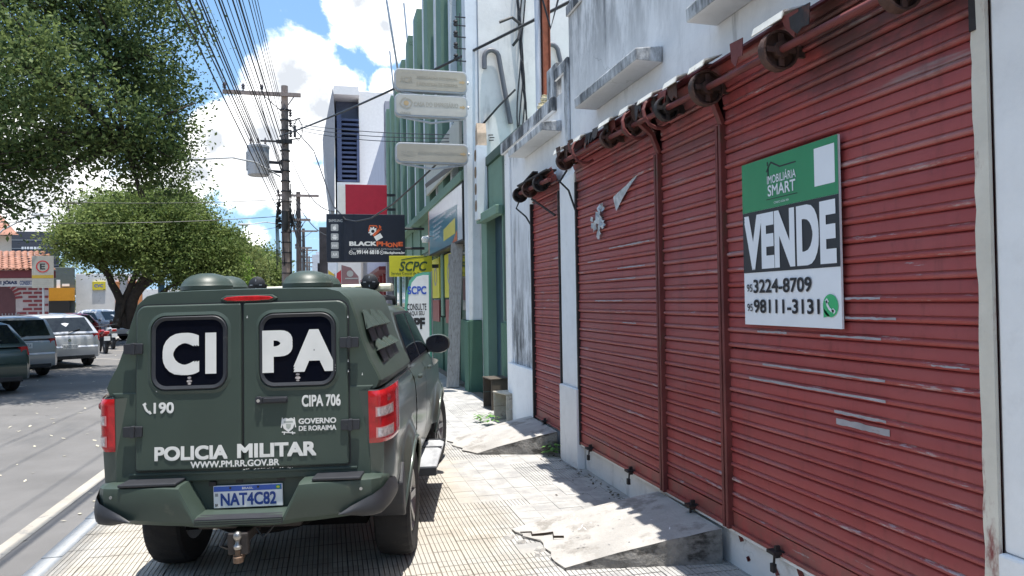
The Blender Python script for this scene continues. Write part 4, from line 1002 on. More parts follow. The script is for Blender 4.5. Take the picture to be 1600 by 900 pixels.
# --- tail lights wrapping round the corners
def lamp(s):
    path = [(.732,-.978),(.775,-.977),(.800,-.968),(.822,-.935),(.842,-.87),(.858,-.79),(.868,-.71),(.870,-.665)]
    cum = [0]
    for p, q in zip(path[:-1], path[1:]): cum.append(cum[-1]+math.dist(p, q))
    U_ = 14; Vn = 24; b = MB(); red = []
    def pt(u, t, off=.012):
        L_ = u*cum[-1]; x = np.interp(L_, cum, [p[0] for p in path]); y = np.interp(L_, cum, [p[1] for p in path])
        edge = min(u, 1-u)*9; edge2 = min(t, 1-t)*12; o = off*min(1, edge)*min(1, edge2)+.004
        z0 = .962+.04*max(0, u-.55); z1 = 1.268+.035*max(0, u-.15); nx, ny = (x-.55), (y+.45); q = math.hypot(nx, ny)
        y += -.02*u*(1-t)*0
        return (s*(x+nx/q*o), y+ny/q*o, z0+(z1-z0)*t)
    for i in range(U_+1):
        for j in range(Vn+1): b.v.append(pt(i/U_, j/Vn))
    for i in range(U_):
        for j in range(Vn):
            u, t = (i+.5)/U_, (j+.5)/Vn
            clear = .08 < u < .62 and (.10 < t < .31 or .50 < t < .69)
            b.f.append((i*(Vn+1)+j, (i+1)*(Vn+1)+j, (i+1)*(Vn+1)+j+1, i*(Vn+1)+j+1)); b.m.append(0)
    l = tp('tail_light', b, LRED, smooth=50)
    for t0, t1 in ((.10,.30),(.50,.69)):
        for nm, m_, g_, o_ in (('lens_trim', mat('pink_lens_trim', (.6,.25,.25), .2), 0, .0135), ('clear_lens', LCLR, .05, .0150)):
            c = MB(); nu, nv = 8, 4
            ua, ub = .10+g_*.5, .58-g_*.5; ta, tb = t0+g_*.35, t1-g_*.35
            for i in range(nu+1):
                for j in range(nv+1): c.v.append(pt(ua+(ub-ua)*i/nu, ta+(tb-ta)*j/nv, o_))
            for i in range(nu):
                for j in range(nv): c.f.append((i*(nv+1)+j,(i+1)*(nv+1)+j,(i+1)*(nv+1)+j+1,i*(nv+1)+j+1)); c.m.append(0)
            c.build(nm, m_, l, smooth=50)
    c = MB(); p0 = pt(.36,.83,.0135); c.lathe([(.022,0),(.010,.002),(0,.003)], p0, (s*.35,-1,0), 14)
    c.build('bulb_reflector', plain('deep_red_reflector', (.22,.004,.008), .2, coat=.5), l)
for s in (1, -1): lamp(s)
# --- wheels
def tyre(name='wheel'):
    n = 72; prof_ = [(.215,-.10),(.30,-.122),(.345,-.122),(.366,-.105),(.375,-.06),(.376,-.015),(.376,.015),(.375,.06),(.366,.105),(.345,.122),(.30,.122),(.215,.10)]
    b = MB(); m = len(prof_)
    for k in range(n):
        a = 2*math.pi*k/n
        for i, (r_, t) in enumerate(prof_):
            rr = r_-(.011 if (3 <= i <= 8 and ((k % 3 == 0 and i in (3,4,7,8)) or ((k+1) % 3 == 0 and i in (5,6)))) else 0)
            b.v.append((t, rr*math.cos(a), rr*math.sin(a)))
    for k in range(n):
        for i in range(m-1): b.f.append((k*m+i, ((k+1) % n)*m+i, ((k+1) % n)*m+i+1, k*m+i+1)); b.m.append(0)
    return b.mesh(name, M['rubber'], 25)
TY = tyre()
def rim():
    b = MB().lathe([(.215,-.10),(.205,-.09),(.19,.02),(.215,.085),(.222,.102),(.210,.108),(.196,.095),(.185,.06),(.10,.045),(.07,.075),(0,.08)], (0,0,0), (1,0,0), 30)
    for k in range(6):
        a = k*math.pi/3; c, q = math.cos(a), math.sin(a)
        b.bar((.075,.05*c,.05*q),(.092,.205*c,.205*q),.05,.03,(1,0,0))
    return b.mesh('rim', mat('grey_alloy', (.30,.30,.30), .35, .8, var=.1, dirt=((.16,.12,.09), .4, 12, None)), 35)
RIM = rim()
for yc in (0, 3.0):
    for s in (1, -1):
        o = link_mesh('wheel', TY, truck, (s*.765, yc, .371), (0, 0, (-.13 if yc > 1 else 0)))
        link_mesh('rim', RIM, o, (0, 0, 0), (0, 0, 0 if s > 0 else math.pi))
for s in (1, -1):
    tp('mud_flap', MB().prism([(-.50,.40),(-.44,.38),(-.40,.60),(-.46,.74),(-.56,.62),(-.55,.48)], lambda a, c, d: (s*d, a, c), .66, .875), PLAST, bevel=.012)
    tp('wheel_well', MB().tube([(s*.60,0,.39),(s*.855,0,.39)], .43, 28).tube([(s*.60,3.0,.39),(s*.84,3.0,.39)], .43, 28) if False else MB().prism([(.424*math.cos(a), .386+.424*math.sin(a)) for a in [math.pi*k/16 for k in range(17)]], lambda a, c, d: (s*d, a, c), .50, .56).prism([(3+.424*math.cos(a), .386+.424*math.sin(a)) for a in [math.pi*k/16 for k in range(17)]], lambda a, c, d: (s*d, a, c), .50, .56), SHADE_BLK)
    st = tp('side_step', MB().loft([[(s*x, y, z) for x, z in ((.80,.385),(.80,.415),(.84,.428),(.95,.426),(.985,.412),(.99,.395),(.97,.375),(.84,.37))] for y in (.72,1.93)]), mat('worn_step_aluminium', (.45,.46,.48), .45, .1, var=.4, scale=7, stretch=(1,.3,1)), bevel=.008)
    for q in ((.795,.995,.690,.745,.366,.432),(.80,.988,1.55,1.60,.424,.431),(.795,.995,1.92,1.97,.366,.432)): tp('step_cap', MB().box(s*q[0],s*q[1],*q[2:]), PLAST, st, bevel=.003)
    for q in (.95, 1.7): tp('step_bracket', MB().bar((s*.60,q,.46),(s*.84,q,.385),.04,.03), M['black'], st)
    # mirrors
    hs = MB().loft([[(s*(.925+.125*k*math.cos(a)), y, 1.352+.098*k*(abs(math.sin(a))**.75)*(1 if math.sin(a) >= 0 else -1)) for a in [2*math.pi*i/20 for i in range(20)]] for y, k in ((2.27,.93),(2.285,1.0),(2.34,1.0),(2.40,.85),(2.44,.5))])
    mr_ = tp('door_mirror', hs, OLIVE2, smooth=45)
    tp('mirror_glass', MB().add([(s*(.925+.115*math.cos(a)), 2.268, 1.352+.088*(abs(math.sin(a))**.75)*(1 if math.sin(a) >= 0 else -1)) for a in [2*math.pi*i/24 for i in range(24)]], [tuple(range(24))]), plain('dark_mirror', (.01,.012,.02), .08, .0), mr_)
    tp('mirror_arm', MB().bar((s*.77,2.36,1.285),(s*.86,2.34,1.30),.05,.06), PLAST, mr_, bevel=.01)
# --- roof equipment
lb = tp('light_bar', MB().loft([[(x, y, z) for y, z in ((1.08,1.885),(1.05,1.90),(1.05,1.94),(1.09,1.955),(1.21,1.955),(1.25,1.94),(1.25,1.90),(1.22,1.885))] for x in (-.62,-.60,.60,.62)]), mat('cream_lens', (.70,.68,.52), .25, var=.25, scale=14, coat=.5), bevel=.01)
b = MB()
for k in range(9): b.box(-.56+k*.125, -.47+k*.125, 1.044, 1.052, 1.907, 1.932)
tp('light_segment', b, mat('light_module', (.42,.41,.33), .2, .4, var=.3, scale=30), lb)
tp('light_bar_foot', MB().box(-.5,-.4,1.1,1.2,1.79,1.89).box(.4,.5,1.1,1.2,1.79,1.89), M['black'], lb)
for x in (-.515, .445):
    sp_ = tp('spotlight', MB().lathe([(.0,-.02),(.045,-.012),(.066,.0),(.07,.03),(.055,.06),(.03,.085),(0,.09)], (x, 1.00, 1.972), (0,1,0), 20), M['black'], smooth=50)
    tp('spot_bracket', MB().bar((x,1.03,1.82),(x,1.03,1.93),.05,.03).tube([(x+.075*math.cos(a),1.03,1.97+.075*math.sin(a)) for a in [math.pi+math.pi*k/8 for k in range(9)]], .010, 6), M['black'], sp_)
    tp('spot_fin', MB().box(x-.05,x+.05,.985,.992,1.965,1.972).box(x-.004,x+.004,.985,.992,1.925,2.02), M['grey_paint'], sp_)
# paint chips along the door edges
b = MB()
for k in range(26):
    x = random.uniform(.0,.30); z = .838+random.uniform(-.003,.003); q = random.uniform(.003,.010)
    b.add([onrear(x,z,-.9925),onrear(x+q,z,-.9925),onrear(x+q*.7,z+.004,-.9925)],[(0,1,2)])
for (x, z) in ((.62,1.70),(.618,1.44),(.618,1.38),(-.495,1.30),(.03,1.716),(.70,1.36)):
    b.add([onrear(x-.003,z,-.9925),onrear(x+.004,z+.002,-.9925),onrear(x+.001,z+.018,-.9925)],[(0,1,2)])
tp('paint_chip', b, STICK)
# ------------------------------------------------------------------ tall green building with white fins
GRN = wall_mat('green_render', (.18,.285,.225), streak=(.06,.10,.08), amt=.35)
GRND = wall_mat('green_plinth_render', (.085,.165,.12), streak=(.04,.09,.06), amt=.3, bump=.6)
FINW = wall_mat('white_fin_paint', (.70,.74,.78), amt=.3)
GABW = wall_mat('pale_gable_render', (.72,.71,.69), amt=.3)
DKGRN = mat('dark_green_frame', (.025,.07,.05), .5, var=.15)
SHOPGLASS = glass_mat('shop_glass', (.03,.045,.04), .06)
YELS = plain('sign_yellow', (.55,.52,.03), .45); 
GX = 2.95
gb = thing('green_building', 'tall green building with white vertical fins and a pale side wall', 'building')
MB().box(3.25, 13, 14.62, 36, -.1, 11.2).build('core', GABW, gb)
MB().box(GX, 13, 14.36, 14.60, -.1, 11.4).build('side_wall', GABW, gb)
b = MB()
for y0, y1, z0, z1 in ((14.6,36,4.5,11.0),(14.6,36,3.35,4.5)): b.box(GX, 3.2, y0, y1, z0, z1)
b.build('facade_wall', GRN, gb)
for k in range(9):
    y = 14.42+k*2.43
    if k: MB().box(GX-.16, GX-.002, y, y+.26, 4.51, 11.15).build('white_fin', FINW, gb, bevel=.01); MB().box(GX-.05, GX-.002, y, y+.36, 1.42, 4.29).build('green_pillar', GRN, gb, bevel=.01)
    else: MB().box(GX-.26, GX-.002, y, y+.36, 1.42, 11.25).build('white_fin', FINW, gb, bevel=.01)
    if k: MB().box(GX-.26, GX-.002, y+.75, y+1.55, 4.51, 10.85-.04*(k % 2)).build('green_fin', GRN, gb, bevel=.01)
    MB().box(GX-.08, GX-.002, y+.5, y+.56, 4.55, 10.9).build('rain_pipe', DKGRN, gb)
MB().box(GX-.32, GX-.27, 14.85, 36, 4.28, 4.48).box(GX-.27, GX-.002, 14.80, 36, 4.30, 4.50).build('green_ledge', GRN, gb, bevel=.01)
for k in range(9):
    y = 14.79+k*2.43; ye = y+2.05
    MB().box(GX-.02, GX+.2, y, ye, -.1, 1.38).build('plinth', GRND, gb)
    f = MB().box(GX+.02, GX+.12, y, ye, 1.385, 3.34).build('window_frame', DKGRN, gb)
    for j in range(2): MB().box(GX-.0, GX+.018, y+.1+j*.98, y+.98+j*.98, 1.6, 3.2).build('window_pane', SHOPGLASS, f)
    if k in (1, 2):
        MB().box(GX-.05, GX-.012, y+.25, y+1.7, 1.9, 3.0).build('window_poster', YELS, gb)
        MB().lathe([(.26,0),(.26,.006),(.19,.006),(.19,0)], (GX-.051, y+.95, 2.5), (-1,0,0), 24, cap=False).build('poster_ring', M['print_grey'], gb)
        MB().box(GX-.05, GX-.012, y+.35, y+1.6, 1.25, 1.85).build('window_poster', plain('red_poster', (.22,.05,.05), .5), gb)
MB().box(GX-.30, GX-.265, 14.40, 14.80, -.1, 1.40).box(GX-.265, GX-.002, 14.38, 14.79, -.1, 1.415).build('fin_plinth', GRND, gb, bevel=.012)
# meter insulators on the first fin
b = MB()
for z in (6.70, 6.93, 7.16, 7.38): b.lathe([(.0,0),(.04,.01),(.05,.05),(.02,.06),(.05,.09),(.04,.12),(0,.13)], (GX-.45, 14.40, z-.1), (0,0,1), 10)
for z in (6.58, 6.83, 7.06, 7.29, 7.46): b.box(GX-.46, GX-.25, 14.39, 14.41, z, z+.02)
b.box(GX-.375,GX-.36,14.39,14.41,6.5,7.55); b.build('insulator_rack', M['dark_metal'], gb)
b = MB()
for a in (5.55, 3.4): b.box(GX-.275, GX-.262, 15.0, 15.9, a, a+.55)
b.build('dark_opening', M['print_black'], gb)
# low green entrance between the shop and the tall part
MB().box(GX, 3.3, 10.96, 12.55, 0, 4.35).box(GX, 3.3, 13.85, 14.35, 0, 4.35).box(GX, 3.3, 12.55, 13.85, 3.42, 4.35).box(3.3, 9, 10.96, 14.33, -.1, 4.2).build('entrance_wall', GRN, gb)
MB().box(GX-.16, GX-.002, 12.35, 14.05, 3.30, 3.46).build('door_hood', GRN, gb, bevel=.012)
MB().box(3.12, 3.16, 12.56, 13.84, -.05, 3.41).build('entrance_door', mat('dark_blue_door', (.02,.05,.075), .4, var=.2), gb)
MB().box(GX-.06, GX-.002, 10.97, 12.5, -.1, 1.42).build('entrance_plinth', GRND, gb, bevel=.01)
MB().box(GX-.03, GX-.002, 12.0, 12.35, 1.45, 4.30).box(GX-.05, GX+.3, 10.97, 14.3, 4.36, 4.52).box(GX-.03, GX-.002, 11.0, 12.0, 4.2, 4.32).build('entrance_trim', DKGRN, gb)
# pierced ornament column
orn = MB().box(GX-.22, GX-.02, 13.62, 13.86, 3.35, 4.75).build('ornament_column', FINW, gb)
b = MB()
for k in range(4): b.prism(rrect(13.65, 13.83, 3.5+k*.32, 3.72+k*.32, .08, 4), lambda a, c, d: (d, a, c), GX-.225, GX-.221)
b.build('ornament_recess', mat('brown_recess', (.20,.14,.09), .9, var=.3), gb)
b = MB().prism([(13.66,4.76),(13.86,4.76),(13.88,4.95),(13.82,5.15),(13.75,5.2),(13.68,5.0)], lambda a, c, d: (d, a, c), 2.76, 2.94); b.build('broken_plaster', mat('bare_brick_plaster', (.42,.33,.25), .95, var=.3, scale=6, bump=.5), gb)
# gooseneck pipes on the pale side wall
def gooseneck(x, y, z0, z1, label):
    pts = [(x+.52, y, z0), (x+.30, y, z1)]+[(x+.15+.15*math.cos(a), y, z1+.16*math.sin(a)) for a in [math.pi*k/8 for k in range(1, 9)]]+[(x, y, z1-.22)]
    o = MB().tube([(p[0]-x, 0, p[2]-z0) for p in pts], .05, 8).build('gooseneck_pipe', plain('grey_pipe', (.12,.125,.14), .5), smooth=50); o.location = (x, y, z0)
    return tag(o, label, 'pipe')
gooseneck(3.05, 14.28, 5.35, 6.65, 'dark grey gooseneck pipe on the pale side wall right of the old lightbox signs')
gooseneck(4.30, 14.28, 5.9, 6.85, 'dark gooseneck pipe half hidden behind the rusty post')
def hang(pts, r_, name, label, cat='cable', m=None, group=None, n=6):
    o0 = Vector(pts[0]); o = MB().tube([Vector(p)-o0 for p in pts], r_, n).build(name, m or M['black'], smooth=60); o.location = o0
    return tag(o, label, cat, group)
def sag(a, b_, s, n=14):
    a, b_ = Vector(a), Vector(b_); return [a.lerp(b_, k/n)-Vector((0,0,s*4*(k/n)*(1-k/n))) for k in range(n+1)]
b = MB()
for k in range(5):
    pts = [(3.75+.06*math.sin(z*2+k)+.03*k, 14.22+.02*k, z) for z in np.linspace(4.6, 9.6, 18)]; b.tube(pts, .016, 5)
b.tube([(3.85,14.2,7.3),(3.6,14.15,7.45),(3.35,14.2,7.35)], .03, 6).tube([(3.8,14.2,7.3),(3.7,14.1,7.0),(3.62,14.2,6.9)], .03, 6)
o = b.build('cable_bundle', M['black']); tag(o, 'bundle of black cables hanging down the pale side wall', 'cable')

# old lightbox signs on a bracket
LBX = mat('aged_lightbox_face', (.36,.325,.26), .5, var=.12, scale=3, dirt=((.38,.33,.26), .3, 4, (.4,1,1)))
LBW = mat('aged_white_lightbox_face', (.45,.43,.38), .5, var=.1, scale=3, dirt=((.45,.40,.33), .3, 4, (.4,1,1)))
GHOST = plain('ghost_print', (.32,.28,.21), .6); FADE = plain('faded_ochre_print', (.42,.30,.16), .6); FADE2 = plain('faded_grey_print', (.36,.33,.27), .6)
LY = 14.15; lx0, lx1 = 1.25, 2.66
def lightbox(z0, z1, face, label, rows):
    t = thing('lightbox_sign', label, 'sign', ((lx0+lx1)/2, LY, (z0+z1)/2), 0, 'old lightbox signs on the white fin')
    hw, hh = (lx1-lx0)/2, (z1-z0)/2
    A = rrect(-hw, hw, -hh, hh, .10, 5)
    MB().prism(A, lambda a, c, d: (a, d, c), -.075, .075).build('casing', M['grey_paint'], t, bevel=.012)
    MB().prism(rrect(-hw+.03, hw-.03, -hh+.035, hh-.03, .08, 5), lambda a, c, d: (a, d, c), -.082, -.0755).build('face_panel', face, t)
    for (s_, x0, z_, w_, h_, m_, bo) in rows: text('lettering', s_, (-hw+x0, -.083, -hh+z_), (1,0,0), (0,0,1), w_, h_, m_, t, .001, bo)
    MB().tube([(hw,0,hh*.1),(GX-.26-(lx0+lx1)/2,0,hh*.1)], .035, 8).build('bracket_arm', M['steel'], t)
    MB().tube([(-hw+.12,-.03,-hh-.005),(0,-.03,-hh-.10),(hw-.1,-.03,-hh-.005)], .022, 6).build('sagging_frame', M['grey_paint'], t)
    # arrow
    if True:
        b = MB().add([(hw-.16,-.0835,-.02),(hw-.10,-.0835,-.02),(hw-.10,-.0835,-.045),(hw-.045,-.0835,0),(hw-.10,-.0835,.045),(hw-.10,-.0835,.02),(hw-.16,-.0835,.02)], [tuple(range(7))]); b.build('arrow', FADE, t)
    return t
def z_at(py, Y): # height of a pixel row near the boxes
    d = pix_dir(675, py); return EYE+d.z/d.y*Y
lightbox(z_at(146,LY), z_at(111,LY), LBX, 'top faded beige lightbox sign, blank but for ghost lettering', [('ASSOCIAÇÃO COMERCIAL', .42, .24, .80, .07, GHOST, .015), ('E INDUSTRIAL DE RORAIMA', .42, .12, .80, .06, GHOST, .015), ('ACIR', .10, .16, .24, .12, GHOST, .02)])
t2 = lightbox(z_at(185,LY), z_at(150,LY), LBW, 'middle lightbox sign reading CASA DO EMPRESÁRIO', [('CASA DO EMPRESÁRIO', .36, .20, .86, .11, FADE2, .02), ('OACE', .10, .035, .20, .05, FADE2, .02)])
b = MB()
for k in range(4):
    a0 = k*math.pi/2
    pts = [(-.49+.12*math.cos(a0+a)*(1-.12*a), -.084, .035+.10*math.sin(a0+a)*(1-.12*a)) for a in [j*.22 for j in range(8)]]
    for p, q in zip(pts[:-1], pts[1:]): b.bar(p, q, .03, .001, (0,1,0))
b.build('swirl_emblem', FADE2, t2); MB().lathe([(.0,0),(.05,.0),(.05,.002)], (-.49,-.0825,.035), (0,-1,0), 14).build('emblem_dot', FADE, t2)
lightbox(z_at(257,LY), z_at(225,LY), LBX, 'lowest torn beige lightbox sign with drooping bottom edge', [('ASSOCIAÇÃO COMERCIAL E INDUSTRIAL', .42, .17, .84, .07, FADE2, .02), ('FACIR', .10, .14, .24, .11, FADE2, .02)])

# blue billboard along the facade
bx = 2.68
bb = thing('blue_billboard', 'blue advertising board with sky reflection painted pale and a yellow patch along the green facade', 'sign', (bx, 17.2, 3.6))
def wp(y, z, x=bx): return (x-bx, y-17.2, z-3.6)
ya, yb = 14.9, 20.3
zt, zb = 4.27, 3.05
MB().add([wp(ya,zb), wp(yb,zb), wp(yb,zt+.1), wp(ya,zt), wp(ya,zb,GX-.02), wp(yb,zb,GX-.02), wp(yb,zt+.1,GX-.02), wp(ya,zt,GX-.02)], [(0,1,2,3),(4,7,6,5),(0,3,7,4),(1,5,6,2),(3,2,6,7),(0,4,5,1)]).build('casing', M['print_black'], bb)
def bpoly(name, P, m, off=.006): MB().add([wp(y, z, bx-off) for y, z in P], [tuple(range(len(P)))]).build(name, m, bb)
BBLU = plain('board_blue', (.035,.19,.26), .3, var=.12, scale=1.2); BPAL = plain('board_pale', (.55,.62,.68), .25, var=.05)
bpoly('sky_reflection_panel', [(ya+.05,zb+.04),(yb-.05,zb+.04),(yb-.05,zt+.06),(ya+.05,zt-.04)], BPAL)  # pale sky reflection painted on, showing above the blue
bpoly('blue_panel', [(15.55,zb+.04),(yb-.25,zb+.04),(yb-.25,4.02),(15.55,3.88)], BBLU, .009)
bpoly('orange_edge', [(yb-.24,zb+.04),(yb-.05,zb+.04),(yb-.05,zt+.06),(yb-.24,zt+.05)], plain('faded_orange', (.50,.25,.18), .4), .009)
bpoly('yellow_patch', [(15.8,3.28),(17.5,3.24),(17.5,3.52),(15.8,3.62)], plain('patch_yellow', (.62,.55,.10), .4), .012)
bpoly('orange_corner', [(15.56,3.10),(16.2,3.10),(15.56,3.34)], plain('corner_orange', (.55,.14,.05), .4), .012)
b = MB()
for z_, y0, y1 in ((3.86,17.0,19.3),(3.72,17.6,19.3),(3.60,17.8,19.3),(3.5,18.0,19.3),(3.4,18.2,19.3),(3.74,15.7,17.0)):
    y = y0
    while y < y1:
        l_ = random.uniform(.06,.16); b.add([wp(y,z_,bx-.013),wp(y+l_,z_,bx-.013),wp(y+l_,z_+.06,bx-.013),wp(y,z_+.06,bx-.013)],[(0,1,2,3)]); y += l_+.07
b.build('illegible_print', BPAL, bb)['kind'] = 'stuff'
MB().prism([(2.60,4.72),(2.62,4.76),(GX-.33,4.66),(GX-.33,4.62)], lambda a, c, d: (a-bx, d-17.2, c-3.6+.06*(d-14.9)), 14.9, 20.3).build('sloping_hood', M['print_black'], bb)
# pale lettered frieze above it
fr_ = MB().box(GX-.33,GX-.265,14.85,20.2,4.72,5.62).build('lettered_frieze', mat('pale_grey_frieze', (.46,.48,.44), .7, var=.08), gb)

# yellow SCPC sign, at right angles to the facade
sy = 20.0
def px_xz(px, py, Y): d = pix_dir(px, py); return (d.x/d.y*Y, EYE+d.z/d.y*Y)
x0, z1 = px_xz(608, 400, sy); x1, z0 = px_xz(675, 432, sy)
ys_ = thing('yellow_sign', 'yellow SCPC sign sticking out from the green building', 'sign', ((x0+x1)/2, sy, (z0+z1)/2))
hw, hh = (x1-x0)/2, (z1-z0)/2
MB().box(-hw,hw,-.04,.04,-hh,hh).build('panel', YELS, ys_, bevel=.006)
DG = plain('dark_green_print', (.03,.07,.03), .5)
text('lettering', 'SCPC', (-hw+.26,-.042,-.13), (1,0,0), (0,0,1), .76, .26, DG, ys_, .001, .02, .25)
text('lettering', 'Serviço Central de Proteção', (-hw+.05,-.042,-hh+.04), (1,0,0), (0,0,1), 1.02, .085, DG, ys_, .001, .01)
b = MB(); pts = [(-.26+.1*k, -.043, .17+.09*math.sin(k/7.5*1.7)) for k in range(8)]
for p, q in zip(pts[:-1], pts[1:]): b.bar(p, q, .022, .001, (0,1,0))
b.build('swoosh', DG, ys_)
MB().box(hw,max(hw+.02, GX-.02-(x0+x1)/2),-.03,.03,-.05,.05).build('wall_bracket', M['dark_metal'], ys_)

# SCPC feather banner on the pavement
by = 16.4
def bpx(px, py): return px_xz(px, py, by)
fb = thing('feather_banner', 'white feather banner with green edge reading SCPC CONSULTE AQUI SEU CPF', 'banner', (bpx(652,430)[0], by, 0))
bxc = bpx(652,430)[0]
out = [(627,545),(630,500),(634,460),(640,438),(650,428),(662,425),(673,425),(673,545)]
P = [(bpx(*p)[0]-bxc, bpx(*p)[1]) for p in out]; zlow = .35
P = [(P[0][0]-.02, zlow)]+P[1:7]+[(P[6][0], zlow)]
cxp = sum(p[0] for p in P)/len(P)
curve = lambda a, c, d: (a, d+.05*math.sin((c-.4)*2.2), c)
def subdiv(P_): 
    o_ = []
    for (a, c), (a2, c2) in zip(P_, P_[1:]+P_[:1]):
        for k in range(4): o_.append((a+(a2-a)*k/4, c+(c2-c)*k/4))
    return o_
MB().prism(P, lambda a, c, d: (a, d, c), -.004, .004).build('green_cloth', plain('banner_green', (.10,.36,.25), .7), fb)
cI = (cxp, 1.5); inn = [((a-cI[0])*.80+cI[0]+.02, (c-cI[1])*.93+cI[1]-.0) for a, c in P]
MB().prism(inn, lambda a, c, d: (a, d, c), -.010, -.0055).build('white_cloth', plain('banner_cloth', (.72,.74,.74), .8, bump=.1, bscale=8), fb)
def ft(s, pxa, pxb, pya, pyb, m_, bo=.02):
    (xa, za), (xb, zb_) = bpx(pxa, pyb), bpx(pxb, pya); text('lettering', s, (xa-bxc, -.0115, za), (1,0,0), (0,0,1), xb-xa, zb_-za, m_, fb, .001, bo)
SBLU = plain('scpc_blue', (.03,.10,.50), .5)
ft('SCPC', 637, 666, 447, 460, SBLU, .03); ft('CONSULTE', 636, 666, 474, 485, M['print_black'], .02); ft('AQUI SEU', 639, 663, 486, 494, M['print_black'], .02); ft('CPF', 634, 664, 496, 515, M['print_black'], .05)
MB().tube([(P[6][0]+.02, 0, .1), (P[6][0]+.02, 0, P[6][1]+.02)], .014, 8).build('banner_pole', M['steel'], fb)
MB().box(P[0][0], P[6][0]+.05, -.25, .25, 0, .05).box(P[6][0]-.0,P[6][0]+.04,-.03,.03,.05,.12).build('banner_base', M['black'], fb, bevel=.01)

# planks leaning on the green facade
PLK = mat('weathered_plank', (.36,.34,.31), .85, var=.3, scale=5, stretch=(8,8,.5), bump=.3, dirt=((.12,.1,.085), .3, 6, (3,3,.3)))
for k, (xb_, yb_, xt, yt, zt_, w_, lab) in enumerate(((2.47,15.2,2.72,15.9,3.06,.26,'longest grey plank leaning on the green facade'),(2.62,15.75,2.76,16.25,2.7,.2,'shorter pale plank leaning behind the longest one'),(2.55,15.5,2.68,16.35,2.85,.16,'narrow dark plank wedged between the two grey planks'))):
    o = MB().bar((0,0,0), (xt-xb_, yt-yb_, zt_), w_, .03, (.3,1,0)).build('leaning_plank', PLK, bevel=.004); o.location = (xb_, yb_, .015); tag(o, lab, 'plank')
# crates
CRW = mat('grey_crate_wood', (.44,.40,.33), .9, var=.3, scale=5, bump=.3, dirt=((.10,.085,.07), .4, 5, None)); CRR = mat('red_crate_wood', (.26,.07,.06), .85, var=.3, scale=5, dirt=((.1,.05,.04), .3, 6, None))
DKW = mat('dark_crate_wood', (.085,.07,.055), .9, var=.3, scale=5, bump=.3)
def crate(loc, rz, w_, d_, h_, m_out, m_in, label):
    t = thing('wooden_crate', label, 'crate', loc, rz)
    t_ = .02
    for nm, bx_ in (('base_board', (-w_/2,w_/2,-d_/2,d_/2,0,t_)), ('lid_board', (-w_/2-.01,w_/2+.01,-d_/2-.01,d_/2+.01,h_,h_+t_)), ('back_board', (w_/2-t_,w_/2,-d_/2,d_/2,t_+.001,h_-.001))):
        MB().box(*bx_).build(nm, m_out, t, bevel=.004)
    for s in (-1, 1):
        for k in range(2): MB().box(-w_/2,w_/2-t_-.001,(d_/2-t_)*s if s > 0 else -d_/2,d_/2 if s > 0 else -d_/2+t_, t_+.002+k*(h_-t_)/2, t_-.004+(k+1)*(h_-t_)/2).build('side_board', m_out, t, bevel=.003)
    MB().box(w_/2-t_-.006,w_/2-t_-.001,-d_/2+t_+.001,d_/2-t_-.001,t_+.001,h_-.002).build('inner_panel', m_in, t)
    return t
crate((2.58, 10.62, 0), .25, .34, .42, .43, CRW, CRR, 'upright wooden crate with pale weathered boards and a red inside')
crate((2.70, 12.05, 0), .1, .34, .46, .50, DKW, DKW, 'dark wooden crate standing further back by the green plinth')
o = MB().lathe([(0,0),(.05,.0),(.07,.05),(.05,.1),(.02,.13),(0,.13)], (0,0,0), (0,0,1), 10).build('plastic_bag', plain('crumpled_white_plastic', (.6,.6,.62), .4)); o.location = (2.66, 12.0, .021); tag(o, 'crumpled white bag lying in the dark crate', 'bag')

# ------------------------------------------------------------------ shops further along on the right
pb = thing('pale_building', 'pale lavender building with stained edge and red shopfront columns further along', 'building', (0,0,0))
LAV = wall_mat('lavender_render', (.56,.55,.62), amt=.4)
MB().box(3.0, 13, 36.3, 62, 3.4, 11.2).box(3.4,13,36.3,62,-.1,3.4).build('wall', LAV, pb)
MB().box(2.72, 3.0, 36.05, 36.9, -.1, 11.6).build('stained_column', mat('stained_column_paint', (.30,.29,.33), .9, var=.3, scale=2, dirt=((.07,.065,.07), .55, 3, (1,1,.3))), pb)
REDC = plain('red_column_paint', (.25,.03,.035), .5)
for k in range(6): MB().box(2.85, 3.2, 37.4+k*3.2, 37.9+k*3.2, -.1, 3.38).build('shopfront_column', REDC, pb)
for k in range(5): MB().box(3.1, 3.2, 37.95+k*3.2, 40.55+k*3.2, -.1, 3.35).build('shopfront_shutter', plain('blue_shutter', (.03,.06,.25), .5) if k % 2 else plain('dark_interior', (.03,.03,.035), .6), pb)
for k in range(5):
    wf = MB().box(2.96, 2.998, 39+k*4, 40.6+k*4, 6.2, 8.2).build('window_frame', M['grey_paint'], pb); MB().box(2.95, 2.958, 39.1+k*4, 40.5+k*4, 6.3, 8.1).build('window_pane', SHOPGLASS, wf)
MB().box(2.4, 3.0, 37, 60, 3.42, 3.6).build('canopy_slab', plain('dark_red_fascia', (.16,.03,.035), .5), pb)

